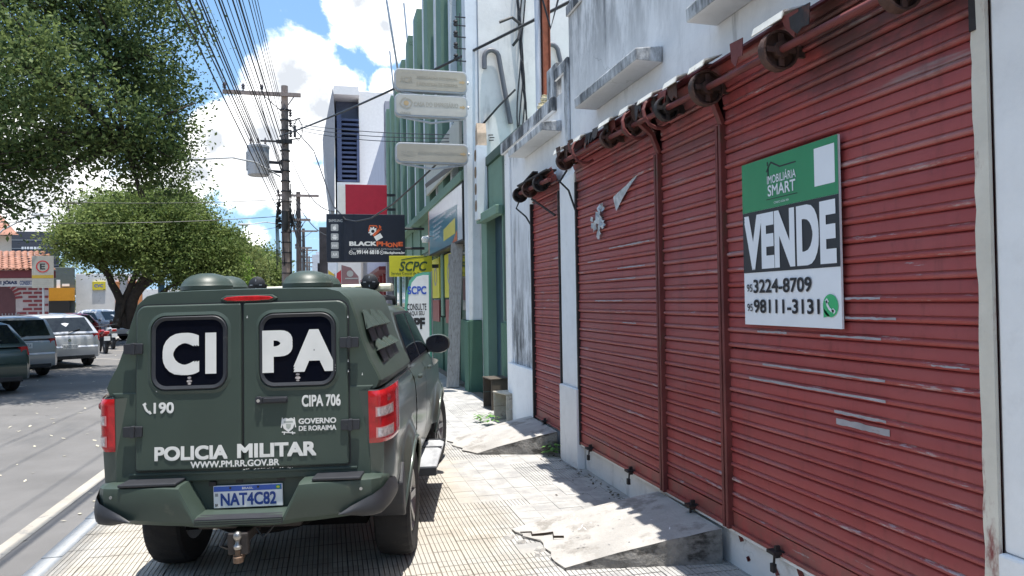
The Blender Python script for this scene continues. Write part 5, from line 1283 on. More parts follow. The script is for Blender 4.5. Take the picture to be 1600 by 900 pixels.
# phone repair sign, red sign behind it
PY = 22.6
pxz = lambda px, py: px_xz(px, py, PY)
xA, zA = pxz(510.5, 410); xB, zB = pxz(632, 336)
ps = thing('phone_repair_sign', 'black phone repair sign with orange and white lettering over the pavement', 'sign', ((xA+xB)/2, PY, (zA+zB)/2))
hw, hh = (xB-xA)/2, (zB-zA)/2
NAVY = plain('sign_black', (.012,.015,.028), .35, var=.1)
MB().box(-hw,hw,-.09,.09,-hh,hh).build('panel', NAVY, ps, bevel=.012)
ORG = plain('sign_orange', (.70,.13,.04), .4); PW = M['print_white']; PG = plain('sign_grey', (.36,.38,.40), .4)
sc_ = 2*hw/121.5
def sp(px, py): return ((px-571.2)*sc_, (372.8-py)*sc_)
def st_(s, pxa, pxb, pya, pyb, m_, bo=.02, sh=0.):
    (xa, za), (xb, zb_) = sp(pxa, pyb), sp(pxb, pya); return text('lettering', s, (xa, -.0915, za), (1,0,0), (0,0,1), xb-xa, zb_-za, m_, ps, .001, bo, sh)
st_('BLACK', 545, 587, 378, 385, PW, .05); st_('PH', 587, 604, 378, 385.5, ORG, .04); st_('O', 604, 612, 380, 387, ORG, .04); st_('N', 612.5, 620, 379.5, 387, ORG, .04); st_('E', 621, 628.5, 378.5, 385.5, ORG, .04)
st_('ASSISTÊNCIA TÉCNICA ESPECIALIZADA', 547, 625, 388, 391.5, PG, .01); st_('95', 550.5, 555, 395, 399, PW, .02); st_('99144 6818', 556, 590.5, 391.5, 398, PW, .04); st_('Blackphone.bv', 599, 631, 393.5, 399, PW, .03)
st_('SAMSUNG', 514, 535, 343.5, 348, PG, .03)
b = MB()
for cx_ in (547.5, 595): 
    x, z = sp(cx_, 395.5)
    for k in range(14):
        a, a2 = k*math.pi/7, (k+1)*math.pi/7; b.bar((x+.055*math.cos(a),-.0915,z+.055*math.sin(a)), (x+.055*math.cos(a2),-.0915,z+.055*math.sin(a2)), .016, .001, (0,1,0))
    b.bar((x-.02,-.0915,z+.02),(x+.02,-.0915,z-.02),.02,.001,(0,1,0))
b.build('contact_emblem', PW, ps)
for k, cy_ in enumerate((356.5, 371, 384.5, 398.5)):
    x, z = sp(523, cy_); MB().prism(rrect(x-.11, x+.11, z-.105, z+.105, .03, 3), lambda a, c, d: (a, d, c), -.0915, -.0905).build('brand_tile', PG, ps)
    e = MB()
    if k == 0:
        e.add([(x+.055*math.cos(a)*(1-.25*max(0,math.cos(a-.3))**6),-.0925,z-.015+.06*math.sin(a)*(.92 if math.sin(a) > .9 else 1)) for a in [j*math.pi/12 for j in range(24)]], [tuple(range(24))]); e.bar((x+.004,-.0922,z+.05),(x+.03,-.0922,z+.078),.022,.001,(0,1,0))
    elif k == 1:
        e.add([(x+.05*math.cos(a),-.0925,z+.012+.05*math.sin(a)) for a in [j*math.pi/10 for j in range(11)]], [tuple(range(11))]); e.add([(x-.05,-.0925,z-.06),(x+.05,-.0925,z-.06),(x+.05,-.0925,z+.004),(x-.05,-.0925,z+.004)], [(0,1,2,3)])
        for s in (-1,1): e.bar((x+s*.066,-.0922,z-.04),(x+s*.066,-.0922,z+.0),.018,.001,(0,1,0)); e.bar((x+s*.02,-.0922,z+.06),(x+s*.04,-.0922,z+.082),.008,.001,(0,1,0)); e.bar((x+s*.022,-.0922,z-.06),(x+s*.022,-.0922,z-.085),.02,.001,(0,1,0))
    if k < 2: e.build('brand_emblem', PW, ps)
    else: text('lettering', 'mi' if k == 2 else 'AA', (x-.07,-.092,z-.05), (1,0,0), (0,0,1), .14, .10, PW, ps, .001, .02)
# gear, wrench and phone emblem
b = MB(); gx0, gz0 = sp(581.5, 362)
for k in range(9):
    a = k*2*math.pi/9; b.bar((gx0+.05*math.cos(a),-.092,gz0+.05*math.sin(a)), (gx0+.135*math.cos(a),-.092,gz0+.135*math.sin(a)), .045, .001, (0,1,0))
b.lathe([(.10,0),(.10,.002),(.05,.002),(.05,0)], (gx0,-.0915,gz0), (0,-1,0), 20, cap=False); b.build('gear_emblem', PW, ps)
b = MB()
def seg(a, c, t, m_=0): b.bar((sp(*a)[0],-.0935,sp(*a)[1]), (sp(*c)[0],-.0935,sp(*c)[1]), t, .001, (0,1,0), m_)
seg((575,362),(577,352.5),.035); seg((577,353),(588,353.5),.035); seg((582,369),(593,358),.075); seg((592,359.5),(592,352.5),.035); seg((592.5,359),(594,354),.035); seg((592.5,360),(595,358.5),.04); seg((588,353.5),(588,357),.03)
b.build('wrench_emblem', ORG, ps)
b = MB(); b.bar((sp(585,374)[0],-.0925,sp(585,374)[1]), (sp(595,368)[0],-.0925,sp(595,368)[1]), .15, .001, (0,1,0)); b.build('phone_emblem', PW, ps)
for zq in (.3, -.3): MB().tube([(hw,0,zq),(GX-.1-(xA+xB)/2,0,zq)], .04, 8).build('bracket_arm', M['dark_metal'], ps)
# red sign
RY = 31
xA, zA = px_xz(540, 338, RY); xB, zB = px_xz(604, 290, RY)
rs = thing('red_sign', 'plain red sign box standing out above the black phone sign', 'sign', ((xA+xB)/2, RY, (zA+zB)/2)); hw, hh = (xB-xA)/2, (zB-zA)/2
MB().box(-hw,hw,-.12,.12,-hh-.4,hh).build('panel', plain('sign_red', (.40,.012,.035), .45, var=.08), rs, bevel=.01)
MB().box(-hw-.30,-hw-.002,-.10,.10,-hh-.4,hh-.05).build('white_end', M['white'], rs)
for zq in (-.4, .2): MB().box(hw,GX-(xA+xB)/2,-.05,.05,zq,zq+.1).build('bracket_arm', M['dark_metal'], rs)
# stacked dark sign seen edge on
xA, zA = px_xz(500, 430, 38); xB, zB = px_xz(511, 356, 38)
o = MB().box(-.2,.2,-.4,.4,0,zB-zA).box(-.3,-.2,-.1,.1,-.5,.6).box(.2,3.2,-.06,.06,1.0,1.1).build('edge_on_sign', mat('dark_sign_mix', (.04,.035,.04), .5, var=.6, scale=2), bevel=.02); o.location = ((xA+xB)/2, 38, zA); tag(o, 'dark sign seen edge on left of the black phone sign', 'sign')
# modern building with louvres
mY = 62
mb_ = thing('modern_building', 'tall white modern building with a dark blue louvred bay', 'building', (0, mY, 0))
mp_ = lambda px, py, Y=mY: px_xz(px, py, Y)
MW = plain('clean_white_cladding', (.66,.65,.63), .6); MG = plain('shaded_side_grey', (.20,.21,.23), .6); MBL = plain('blue_louvre', (.045,.06,.12), .5)  # grey of the angled side has its shade put into the colour
xa, zt_ = mp_(560, 142); xr = 14
MB().box(xa, xr, 0, 25, -.1, zt_).build('wall', MW, mb_, bevel=.05)
pr = [mp_(*p) for p in ((520,141),(504,222),(517,332),(523,332),(523,185))]
MB().prism(pr, lambda a, c, d: (a, d, c), -1.0, 14).build('angled_side', MG, mb_)
xl_, zl_ = mp_(521, 152); x2_, z2_ = mp_(560, 141)
MB().box(xl_, xa-.002, -1.0, 14, zl_, z2_).build('top_frame', MW, mb_)
z_s = mp_(520,186)[1]
MB().box(mp_(523,0)[0], xa-.002, 1.2, 14, mp_(523,287)[1], zl_-.002).build('bay_back', mat('dark_bay', (.05,.06,.10), .4, var=.3), mb_)
MB().box(mp_(523,0)[0], xa-.002, -.9, 14, -.1, mp_(523,287)[1]-.01).build('lower_bay', MW, mb_)
zz0, zz1 = mp_(523,285)[1], mp_(523,190)[1]
for k in range(14):
    z = zz0+(zz1-zz0)*k/13; MB().box(mp_(523,0)[0]+.02, xa-.02, -.5, 1.0, z, z+.18).build('louvre', MBL, mb_)
MB().box(mp_(524,0)[0], mp_(524,0)[0]+.35, -.7, -.3, zz0, zz1+.5).bar((mp_(556,0)[0],-.45,zz0),(xa-.1,-.45,zz1*.8+zz0*.2),.35,.2).build('louvre_frame', MBL, mb_)
# distant grey block and flags
xA, zA = px_xz(488, 430, 110); xB, zB = px_xz(502, 398, 110)
o = MB().box(0,7,0,20,-.1,zB).box(.5,6.5,1,12,zB,zB+.5).build('distant_block', wall_mat('distant_grey', (.5,.52,.56), amt=.2)); o.location = (xA, 110, 0); tag(o, 'small pale grey block far down the street behind the poles', 'building')
FY = 27.5
for (P, m_, lab) in ((((534,446),(533.5,414),(548,418),(560,432),(563,446)), plain('flag_mauve', (.23,.13,.15), .7), 'mauve quarter round shop flag under the black phone sign'),
                     (((523,446),(526,427),(534,421),(534,446)), plain('flag_red', (.45,.03,.05), .7), 'thin red shop flag beside the mauve one'),
                     (((513,446),(513,422),(524,430),(523,446)), plain('flag_yellow_cloth', (.62,.45,.06), .7), 'yellow shop flag left of the red one')):
    Q = [px_xz(*p, FY) for p in P]; x0_ = Q[0][0]
    f_ = thing('shop_flag', lab, 'flag', (x0_, FY, 0))
    MB().prism([(a-x0_, c-.6 if i in (0, len(Q)-1) else c) for i, (a, c) in enumerate(Q)], lambda a, c, d: (a, d, c), -.006, .006).build('cloth', m_, f_)
    MB().tube([(0,.01,0),(0,.01,Q[1][1])], .018, 6).box(-.2,.2,-.2,.2,0,.04).build('flag_pole', M['steel'], f_)
    if 'quarter' in lab:
        MB().lathe([(.0,0),(.12,0),(.12,.002)], (.30,-.0065,Q[1][1]-.32), (0,-1,0), 14).build('round_emblem', PG, f_)
        MB().box(.12,.58,-.0085,-.0075,Q[1][1]-.52,Q[1][1]-.47).build('print_line', PG, f_)
    FY += .25
# flag poles on the green facade
for k, (pa, pb_, Y) in enumerate((((604,0),(622,112),24),((631,5),(641,110),27),((609,80),(616,150),30))):
    (xa_, za_), (xb_, zb2) = px_xz(*pa, Y), px_xz(*pb_, Y)
    d_ = Vector((xa_-xb_, 0, za_-zb2)); o = MB().tube([Vector((GX-xb_, 0, 0))-d_*(GX-xb_)/max(.3,-d_.x)*.0+Vector((0,0,-1.2)), (0,0,0), d_], .035, 8).build('flag_mast', M['steel'], smooth=50)
    o.location = (xb_, Y, zb2)
    tag(o, ('leftmost tall thin grey flag mast leaning out from the green building', 'thin grey flag mast closest to the green fins', 'shortest thin mast, just above the lightbox signs')[k], 'mast')
# small wall lamp beside the yellow sign
wl = thing('wall_lamp', 'small white spotlight on an arm above the yellow sign', 'lamp', (2.5, 19.2, 3.45))
MB().lathe([(.0,0),(.08,.0),(.11,.10),(.07,.16),(0,.17)], (-.05,0,-.1), (0,0,1), 12).build('lamp_shade', M['white'], wl); MB().tube([(-.05,0,.05),(.4,0,.1)], .02, 6).build('arm', M['steel'], wl)

# ------------------------------------------------------------------ utility poles and wires
POLE = mat('weathered_concrete_pole', (.27,.215,.19), .9, var=.2, scale=3, dirt=((.15,.12,.11), .4, 4, (1,1,.3)))
DPOLE = mat('dark_pole', (.10,.085,.08), .9, var=.2, scale=3)
INS = plain('brown_insulator', (.06,.045,.05), .3, coat=.4)
def pole(x, y, h, r_, label, m_, arms=(), full=False):
    t = thing('utility_pole', label, 'utility pole', (x, y, 0))
    MB().lathe([(r_*1.15,-.1),(r_*1.1,1),(r_*.75,h)], (0,0,0), (0,0,1), 14).build('shaft', m_, t, smooth=50)
    for (z, xl, xr_) in arms:
        a = MB().box(xl, xr_, -r_-.12, -r_, z-.07, z+.07).bar((xl*.35,-r_-.06,z-.05),(0,-r_-.03,z-.75),.04,.03).bar((xr_*.6,-r_-.06,z-.05),(0,-r_-.03,z-.6),.04,.03).build('crossarm', POLE, t)
        for xi in np.linspace(xl+.06, min(-.15, xr_), 4)[:3]: MB().lathe([(.0,0),(.03,0),(.03,.08),(.08,.09),(.05,.16),(.08,.18),(.05,.26),(.02,.30),(0,.3)], (xi,-r_-.06,z+.07), (0,0,1), 10).build('insulator', INS, a)
    return t
PX, PYY = -1.62, 30.0
mp = pole(PX, PYY, 10.35, .17, 'main concrete utility pole carrying a transformer and a crossarm', POLE, ((9.95,-2.25,.62),))
tr = MB().lathe([(0,0),(.36,0),(.40,.04),(.40,1.05),(.42,1.06),(.42,1.14),(.30,1.20),(0,1.22)], (-.98,-.25,6.75), (0,0,1), 22).build('transformer', plain('transformer_grey', (.40,.41,.43), .45), mp, smooth=40)
for k in range(10):
    a = math.pi*(.75+k*.09); MB().box(-.98+.40*math.cos(a)-.012, -.98+.46*math.cos(a)+.012, -.25+.40*math.sin(a)-.02, -.25+.46*math.sin(a)+.02, 6.95, 7.65).build('cooling_fin', M['grey_paint'], tr)
for xx in (-1.25,-.98,-.72): MB().lathe([(.0,0),(.05,0),(.05,.05),(.025,.07),(.05,.10),(.025,.13),(.045,.16),(.02,.28),(0,.3)], (xx,-.25,7.95), (0,0,1), 10).build('bushing', INS, tr)
MB().bar((-.6,-.2,7.3),(-.05,-.05,7.3),.1,.1).bar((-.6,-.2,6.95),(-.05,-.05,6.95),.1,.1).build('transformer_bracket', M['dark_metal'], mp)
b = MB().box(-.32,.28,-.3,-.12,8.05,8.17).box(-.9,-.25,-.28,-.2,8.08,8.14)
for z in (5.6, 5.3, 5.0, 4.75): b.tube([(-.25+.06*math.sin(k),-.22+.05*math.cos(k*1.7),z+.02*k) for k in range(9)], .05, 6)
b.lathe([(.12,0),(.14,.3),(.12,.75)], (-.02,-.28,4.65), (0,0,1), 10)
for k in range(7): b.tube(sag((.15,-.2,4.6+.15*k), (.35+.05*k,-.22,5.5-.1*k), .15+.05*k, 8), .018, 5)
for k in range(4): b.tube([(-.2-.03*k,-.22,6.0-.1*k),(-.28-.03*k,-.22,5.0),(-.22-.04*k,-.22,3.6-.15*k),(-.05,-.2,3.3),(-.12,-.2,4.6)], .016, 5)
b.build('cable_tangle', M['black'], mp)['kind'] = 'stuff'
b = MB()
for z in (9.1, 8.7, 8.3): b.lathe([(.03,0),(.07,.05),(.03,.1),(.07,.15),(.03,.2),(.06,.25),(.02,.3)], (.22,-.2,z), (0,0,1), 8)
b.tube([(.5+.16*math.cos(a),-.25,8.6+.4*math.sin(a)+.05*math.sin(5*a)) for a in [k*math.pi/8 for k in range(17)]], .02, 5).bar((.15,-.2,8.9),(.6,-.25,9.05),.04,.04).bar((.15,-.2,8.2),(.55,-.25,8.25),.04,.04).box(.33,.43,-.3,-.2,8.3,8.75)
b.build('fuse_cutout', M['dark_metal'], mp)
b = MB()
for z in np.linspace(1.0, 9.4, 22): b.lathe([(.195,-.02),(.195,.02)], (0,0,z), (0,0,1), 12)
b.tube([(.19,-.08,1.0),(.2,-.08,6.5)], .025, 6); b.build('strap_band', M['dark_metal'], mp)
def lamp_arm(name, base, tip, label):
    t = thing(name, label, 'street lamp', base)
    v = Vector(tip)-Vector(base)
    MB().tube([(0,0,0), v*.33+Vector((0,0,.34)), v*.62+Vector((0,0,.32)), v*.86+Vector((0,0,.12)), v], .03, 6).build('curved_arm', M['grey_paint'], t, smooth=60)
    MB().loft([[(v.x+a, v.y+q, v.z+c) for q, c in ((-.10*k,0),(-.06*k,.07*k),(.06*k,.07*k),(.10*k,0),(0,-.07*k))] for a, k in ((.10,.5),(-.05,1),(-.40,.9),(-.55,.4))]).build('lamp_head', M['grey_paint'], t)
    return t
def at(px, py, Y): x, z = px_xz(px, py, Y); return (x, Y, z)
lamp_arm('street_lamp', at(438,276,29.8), at(313,249,27.8), 'street lamp on a long curved arm reaching left from the main pole to the tree')
lamp_arm('street_lamp', at(459,363,44.8), at(387,351,44), 'smaller street lamp arm lower down, against the sky')
lamp_arm('street_lamp', at(-30,392,31), at(74,336,31), 'street lamp above the brick kiosk at the left edge')
lpole = MB().lathe([(.08,-.1),(.06,5.2)], (0,0,0), (0,0,1), 10).build('lamp_post', M['grey_paint']); lpole.location = (at(-30,392,31)[0], 31, 0); tag(lpole, 'grey lamp post behind the brick kiosk at the left edge', 'post')
for k, (px, top, Y, r_) in enumerate(((466,300,46,.17),(474,357,66,.16),(479.5,388,90,.15),(483,400,120,.15))):
    x, z = px_xz(px, top, Y)
    pole(x, Y, z, r_, ('second pole behind the main pole, thin and dark', 'third utility pole along the street', 'fourth utility pole, just a thin line', 'farthest utility pole before the grey block')[k], DPOLE if k < 2 else POLE, ((z-.25,-1.2,1.2),(z-1.7,-.7,.7)))
# overhead wires along the street: (column where it leaves the top of the frame, height at the pole, radius)
k = 0
ORD = 'leftmost second third fourth fifth sixth seventh eighth ninth tenth eleventh twelfth thirteenth fourteenth fifteenth sixteenth rightmost'.split()
for (e, z, r_) in ((283,6.6,.019),(298,6.8,.014),(303,7.0,.022),(316,7.1,.016),(322,7.2,.02),(326,7.3,.016),(343,6.8,.011),(349,7.0,.022),(354,7.1,.016),(362,7.4,.012),(372,7.6,.022),(383,7.9,.026),(390,8.0,.012),(403,8.2,.015),(409,8.4,.011),(415,8.5,.013),(421,8.6,.011)):
    X = (z-EYE)*(e-515)/474; xe = PX+(X-PX)*.35
    pts = [Vector((X*(1-t)+(xe)*t, -8+t*(PYY+7.7), z-(1.2*t*t if k < 6 else 0)+.25*(1-t)-.55*4*t*(1-t)*.35)) for t in [i/22 for i in range(23)]]
    hang(pts, r_*.75, 'overhead_wire', ORD[k]+' overhead wire from the left where the bundle leaves the top of the view', 'wire', M['black'], 'overhead wires strung along the street', 5); k += 1
for xi, nm in ((-3.81, 'left'), (-3.2, 'middle'), (-2.4, 'right')):
    pts = [Vector((xi, -8+t*(PYY+8-.2), 10.32-.5*4*t*(1-t)*.4)) for t in [i/20 for i in range(21)]]
    hang(pts, .010, 'overhead_wire', nm+' of the three top wires that reach the crossarm of the main pole', 'wire', M['black'], 'overhead wires strung along the street', 5)
for kk, (xi, z) in enumerate(((-3.5,10.0),(-2.6,10.0),(-1.9,7.6),(-1.75,6.6),(-1.6,6.2),(-1.5,5.6))):
    hang(sag((xi,PYY,z), (xi*.6+.1-1.0,66,z-.8), .5), .02, 'overhead_wire', ('highest thin wire', 'second thin wire', 'third thin wire', 'fourth thin wire', 'fifth thin wire', 'lowest thin wire')[kk]+' going on from the main pole towards the far poles', 'wire', M['black'], 'wires beyond the main pole', 5)
# service wires
hang(sag(at(437,213,29.8), at(905,-5,11), .15), .028, 'service_wire', 'thick wire rising from the main pole to the top of the shop roof', 'wire')
for k, (a, c) in enumerate(((at(455,192,29.8), at(770,211,14.2)), (at(456,196,29.8), at(772,215,14.2)), (at(455,200,29.8), at(771,219,14.2)))):
    hang(sag(a, c, .12+.05*k), .011, 'service_wire', ('upper', 'middle', 'lower')[k]+ ' of three thin wires from main pole to green building ornament', 'wire', None, 'service wires to the green building', 5)
hang([at(455,196,29.8), at(490,235,27), at(508,285,25), at(521,322,23.5), at(540,343,22.3), at(556,346,21.5), at(580,341,20.5), at(615,318,18.5), at(655,282,17), at(705,235,15.5), at(745,205,14.4), at(780,165,14.2), at(805,140,14.2)], .022, 'service_wire', 'slack wire looping down in front of the black phone sign', 'wire')
hang(sag(at(456,300,29.8), at(520,370,26), .4), .016, 'service_wire', 'short slack wire from the main pole down towards the phone sign', 'wire')
hang(sag(at(456,250,29.8), at(522,330,24), .5), .016, 'service_wire', 'middle slack wire from the main pole behind the phone sign', 'wire')
hang(sag((-16,26,5.6), (PX,30,5.9), .35), .014, 'crossing_wire', 'upper thin wire crossing the street above the round tree', 'wire')
hang(sag((-16,25,4.7), (PX,30,5.25), .35), .014, 'crossing_wire', 'lower thin wire crossing the street over the round tree', 'wire')
hang(sag((-16,36,3.6), at(448,352,44), .3), .016, 'crossing_wire', 'faint wire crossing the street low behind the trees', 'wire')
hang([(3.0,9.9,6.9),(2.9,9.85,6.2),(3.05,9.8,5.6),(3.2,9.85,6.1),(3.1,9.9,6.6)], .018, 'cable_loop', 'loop of black cable hanging behind the rusty post', 'cable')
hang(sag((3.1,9.6,7.6),(4.6,7.0,7.2), .1)+[Vector((4.6,6.95,7.2))], .012, 'service_wire', 'short wire from the rusty post across the gable top', 'wire')
# ------------------------------------------------------------------ trees
def leaf_mat(name, a, b_, tr):
    m = bpy.data.materials.new(name); m.use_nodes = True; nt = m.node_tree; N = nt.nodes; L = nt.links
    P = N['Principled BSDF']; P.inputs['Roughness'].default_value = .6; P.inputs['Specular IOR Level'].default_value = .18
    at_ = N.new('ShaderNodeAttribute'); at_.attribute_name = 'leaf_tone'
    mx = N.new('ShaderNodeMix'); mx.data_type = 'RGBA'; L.new(at_.outputs['Fac'], mx.inputs[0]); mx.inputs[6].default_value = (*a, 1); mx.inputs[7].default_value = (*b_, 1)
    L.new(mx.outputs[2], P.inputs['Base Color'])
    t = N.new('ShaderNodeBsdfTranslucent'); L.new(mx.outputs[2], t.inputs['Color'])
    ms = N.new('ShaderNodeMixShader'); ms.inputs[0].default_value = tr; L.new(P.outputs[0], ms.inputs[1]); L.new(t.outputs[0], ms.inputs[2]); L.new(ms.outputs[0], N['Material Output'].inputs['Surface'])
    return m
BARK = mat('dark_bark', (.055,.042,.034), .95, var=.35, scale=5, bump=.8, bscale=25)
def leaf_mesh(name, blobs, n_leaf, size, m, origin, per=55, droop=.5, hollow=.45, clump=.30):
    """many small leaves gathered in drooping clumps spread through the crown's volume"""
    vol = np.array([b[3]*b[4]*b[5] for b in blobs])**(2/3); pr = vol/vol.sum()
    nc = n_leaf//per
    which = rng.choice(len(blobs), nc, p=pr)
    d = rng.normal(size=(nc, 3)); d /= np.linalg.norm(d, axis=1)[:, None]
    rad = (hollow+(1-hollow)*rng.random(nc)**.6)*(1+.10*rng.normal(size=nc))
    B = np.array(blobs)
    cc = B[which, :3]+d*rad[:, None]*B[which, 3:6]
    cs = clump*(.6+.8*rng.random(nc))
    tone_c = np.clip(.45+.36*rng.normal(size=nc), 0, 1)
    idx = np.repeat(np.arange(nc), per); N_ = len(idx)
    off = rng.normal(size=(N_, 3))*cs[idx][:, None]*np.array([1, 1, .8]); off[:, 2] -= droop*np.abs(rng.normal(size=N_))*cs[idx]
    p = cc[idx]+off
    a = rng.normal(size=(N_, 3)); a[:, 2] = a[:, 2]*.6-.55; a /= np.linalg.norm(a, axis=1)[:, None]
    q = rng.normal(size=(N_, 3)); bvec = np.cross(a, q); bvec /= np.linalg.norm(bvec, axis=1)[:, None]
    s = size*(.45+1.1*rng.random(N_))[:, None]; wd = s*.27
    V = np.stack([p-a*s*.5, p+bvec*wd, p+a*s*.5, p-bvec*wd], 1).reshape(-1, 3)-np.array(origin)
    me = bpy.data.meshes.new(name); me.vertices.add(4*N_); me.vertices.foreach_set('co', V.astype('f').ravel())
    me.loops.add(4*N_); me.loops.foreach_set('vertex_index', np.arange(4*N_, dtype='i'))
    me.polygons.add(N_); me.polygons.foreach_set('loop_start', np.arange(0, 4*N_, 4, dtype='i')); me.polygons.foreach_set('loop_total', np.full(N_, 4, 'i'))
    at_ = me.attributes.new('leaf_tone', 'FLOAT', 'FACE'); at_.data.foreach_set('value', np.clip(tone_c[idx]+.18*rng.normal(size=N_), 0, 1).astype('f'))
    me.materials.append(m); me.update(); me.validate(); return me
def tree(label, loc, limbs, blobs, n_leaf, size, m, name='street_tree', twig=True, **k):
    t = thing(name, label, 'tree', loc); O = Vector(loc)
    b = MB()
    for pts, r0, r1 in limbs:
        pts = [Vector(p)-O for p in pts]; n = len(pts); fine = []
        for i in range(n-1):
            for j in range(3): fine.append(pts[i].lerp(pts[i+1], j/3)+Vector((random.uniform(-1,1), random.uniform(-1,1), random.uniform(-.5,.5)))*r0*.22*(1 if (i or j) else 0))
        fine.append(pts[-1]); b.tube(fine, [r0+(r1-r0)*i/(len(fine)-1) for i in range(len(fine))], 9)
    b.build('trunk', BARK, t, smooth=60)
    if twig:
        tw = MB(); ends = [Vector(l[0][-1])-O for l in limbs]
        for bl in blobs:
            c = Vector(bl[:3])-O; e = min(ends, key=lambda q: (q-c).length)
            for _ in range(5):
                tgt = c+Vector((random.gauss(0,.5)*bl[3], random.gauss(0,.5)*bl[4], random.gauss(0,.5)*bl[5]))
                tw.tube([e, e.lerp(tgt, .5)+Vector((0,0,random.uniform(-.2,.3))), tgt], [.06,.035,.012], 5)
        tw.build('branch', BARK, t)
    o = bpy.data.objects.new('crown', leaf_mesh('crown', blobs, n_leaf, size, m, loc, **k)); COL.objects.link(o); o.parent = t
    return t
def blob(px, py, Y, rx, ry_, rz): x, z = px_xz(px, py, Y); return (x, Y, z, rx, ry_, rz)
LF_NEAR = leaf_mat('dark_green_leaf', (.052,.090,.032), (.19,.245,.085), .45)
LF_MID = leaf_mat('olive_green_leaf', (.08,.125,.032), (.25,.31,.10), .42)
LF_LIME = leaf_mat('lime_leaf', (.13,.24,.03), (.20,.30,.05), .35)
LF_FAR = leaf_mat('mid_green_leaf', (.09,.13,.04), (.25,.28,.10), .38)
nb = [blob(225,55,19.5,1.35,2.2,1.5), blob(150,-30,19,2.2,2.6,1.8), blob(50,-20,18,2.4,2.5,1.8), blob(235,130,19.5,1.05,2,1.1), blob(258,150,19.8,.85,1.2,.8), blob(250,225,19.5,.85,1.6,.9), blob(262,255,19.3,.75,1.0,.7),
      blob(165,175,18.5,1.5,2,1.3), blob(85,110,16.2,1.15,1.5,1.0), blob(30,90,16,1.0,1.5,1.1), blob(35,190,17,1.4,2,1.2), blob(120,215,18,.9,1.5,.7), blob(10,265,17,.9,1.4,.8), blob(215,225,19,.7,1.2,.7), blob(228,275,19,.35,.6,.5),
      blob(-70,120,18,2.6,3,2.6), blob(60,-170,19,3.4,4,2.4), blob(160,-120,20,2.4,3,1.8), blob(-90,-100,19,3,3.5,3), blob(60,255,17.2,.55,.9,.45), blob(28,318,17,.35,.7,.35)]
tree('large dark green tree hanging into the upper left of the street', (-9.6, 16.8, 0),
     [([(-9.6,16.8,-.2),(-9.5,16.9,1.6),(-9.2,17.2,3.4),(-8.6,17.8,5.0)], .34, .2), ([(-9.2,17.2,3.4),(-7.8,18.2,5.6),(-6.3,19,7.0),(-5.0,19.4,7.6)], .18, .06), ([(-8.6,17.8,5.0),(-8.2,18,7.2),(-7.6,18.6,9.2)], .2, .06), ([(-9.2,17.2,3.4),(-7.4,17.2,4.6),(-6.0,17.6,5.4),(-4.6,18.8,5.6)], .14, .04)],
     nb, 130000, .092, LF_NEAR, per=110, clump=.25, droop=.9, hollow=.35)
mb2 = [blob(215,362,38,2.3,2.6,1.9), blob(140,360,37,1.4,2,1.25), blob(185,332,38,1.2,1.8,.7), blob(285,340,38.5,1.6,2.2,1.3), blob(310,390,38.5,1.9,2.2,1.5), blob(345,420,38.5,1.0,1.6,1.1), blob(265,402,38,1.8,2,1.0), blob(245,320,39,1.6,2,.7), blob(350,380,39,.8,1.2,.9), blob(118,382,37,.8,1.4,.55), blob(300,430,38,1.2,1.4,.6), blob(180,388,38.6,1.5,2,.7), blob(215,350,40,3.2,2.5,2.0)]
P = lambda px, py, Y=38: at(px, py, Y)
tree('broad round olive green tree with several leaning dark trunks in the middle distance', at(215, 512, 38),
     [([at(190,512,38),P(187,470),P(170,432),P(158,405)], .24, .1), ([at(200,512,38.3),P(205,468),P(228,430),P(250,395),P(270,370)], .30, .1), ([P(205,468),P(232,440),P(262,425),P(290,405)], .2, .08), ([P(228,430),P(232,390),P(225,360),P(215,330)], .2, .06), ([at(180,512,37.6),P(196,466),P(215,420),P(205,380)], .2, .08), ([P(170,432),P(135,400),P(115,390)], .1, .04), ([at(235,512,38.6),P(240,470),P(265,448),P(300,435)], .16, .06)],
     mb2, 130000, .125, LF_MID, per=100, clump=.31, droop=.35, hollow=.45)
b3 = [blob(375,425,58,2.0,2.5,2.0), blob(360,390,58,1.4,2,1.2), blob(385,445,57,1.6,2,1.2), blob(345,440,57,2.5,2,1.5)]
tree('smaller mid green tree just behind the broad round tree', at(365,505,58), [([at(365,505,58),at(366,470,58),at(370,440,58)], .22, .1), ([at(366,470,58),at(380,445,58)], .12, .06)], b3, 20000, .22, LF_FAR, per=40, clump=.4)
tree('bright lime green drooping sapling in front of the far trees', at(370,495,50), [([at(370,495,50),at(368,440,50),at(371,415,50)], .09, .04)], [blob(369,412,50,.45,.5,.9), blob(373,432,50,.45,.5,.9)], 2600, .2, LF_LIME, per=30, clump=.25, twig=False)
b4 = [blob(405,420,85,2.6,3,2.0), blob(412,435,84,2.6,3,2.0), blob(425,440,86,1.8,2,1.6)]
tree('pale green far tree beside the main pole', at(410,492,85), [([at(410,492,85),at(410,460,85),at(411,438,85)], .25, .1)], b4, 16000, .3, LF_MID, per=40, clump=.5, twig=False)
b5 = [blob(396,412,115,4.5,4,3), blob(380,425,115,5,4,3.2), blob(430,438,118,2.5,3,2.2)]
tree('farthest dark green tree on the horizon of the street', at(395,488,115), [([at(395,488,115),at(395,450,115)], .3, .12)], b5, 14000, .42, LF_FAR, per=40, clump=.7, twig=False)
tree('low tree behind the white travel shop on the left', at(60,500,70), [([at(60,500,70),at(60,450,70)], .3, .1)], [blob(60,440,70,3,3,2)], 6000, .35, LF_FAR, per=40, clump=.6, twig=False)

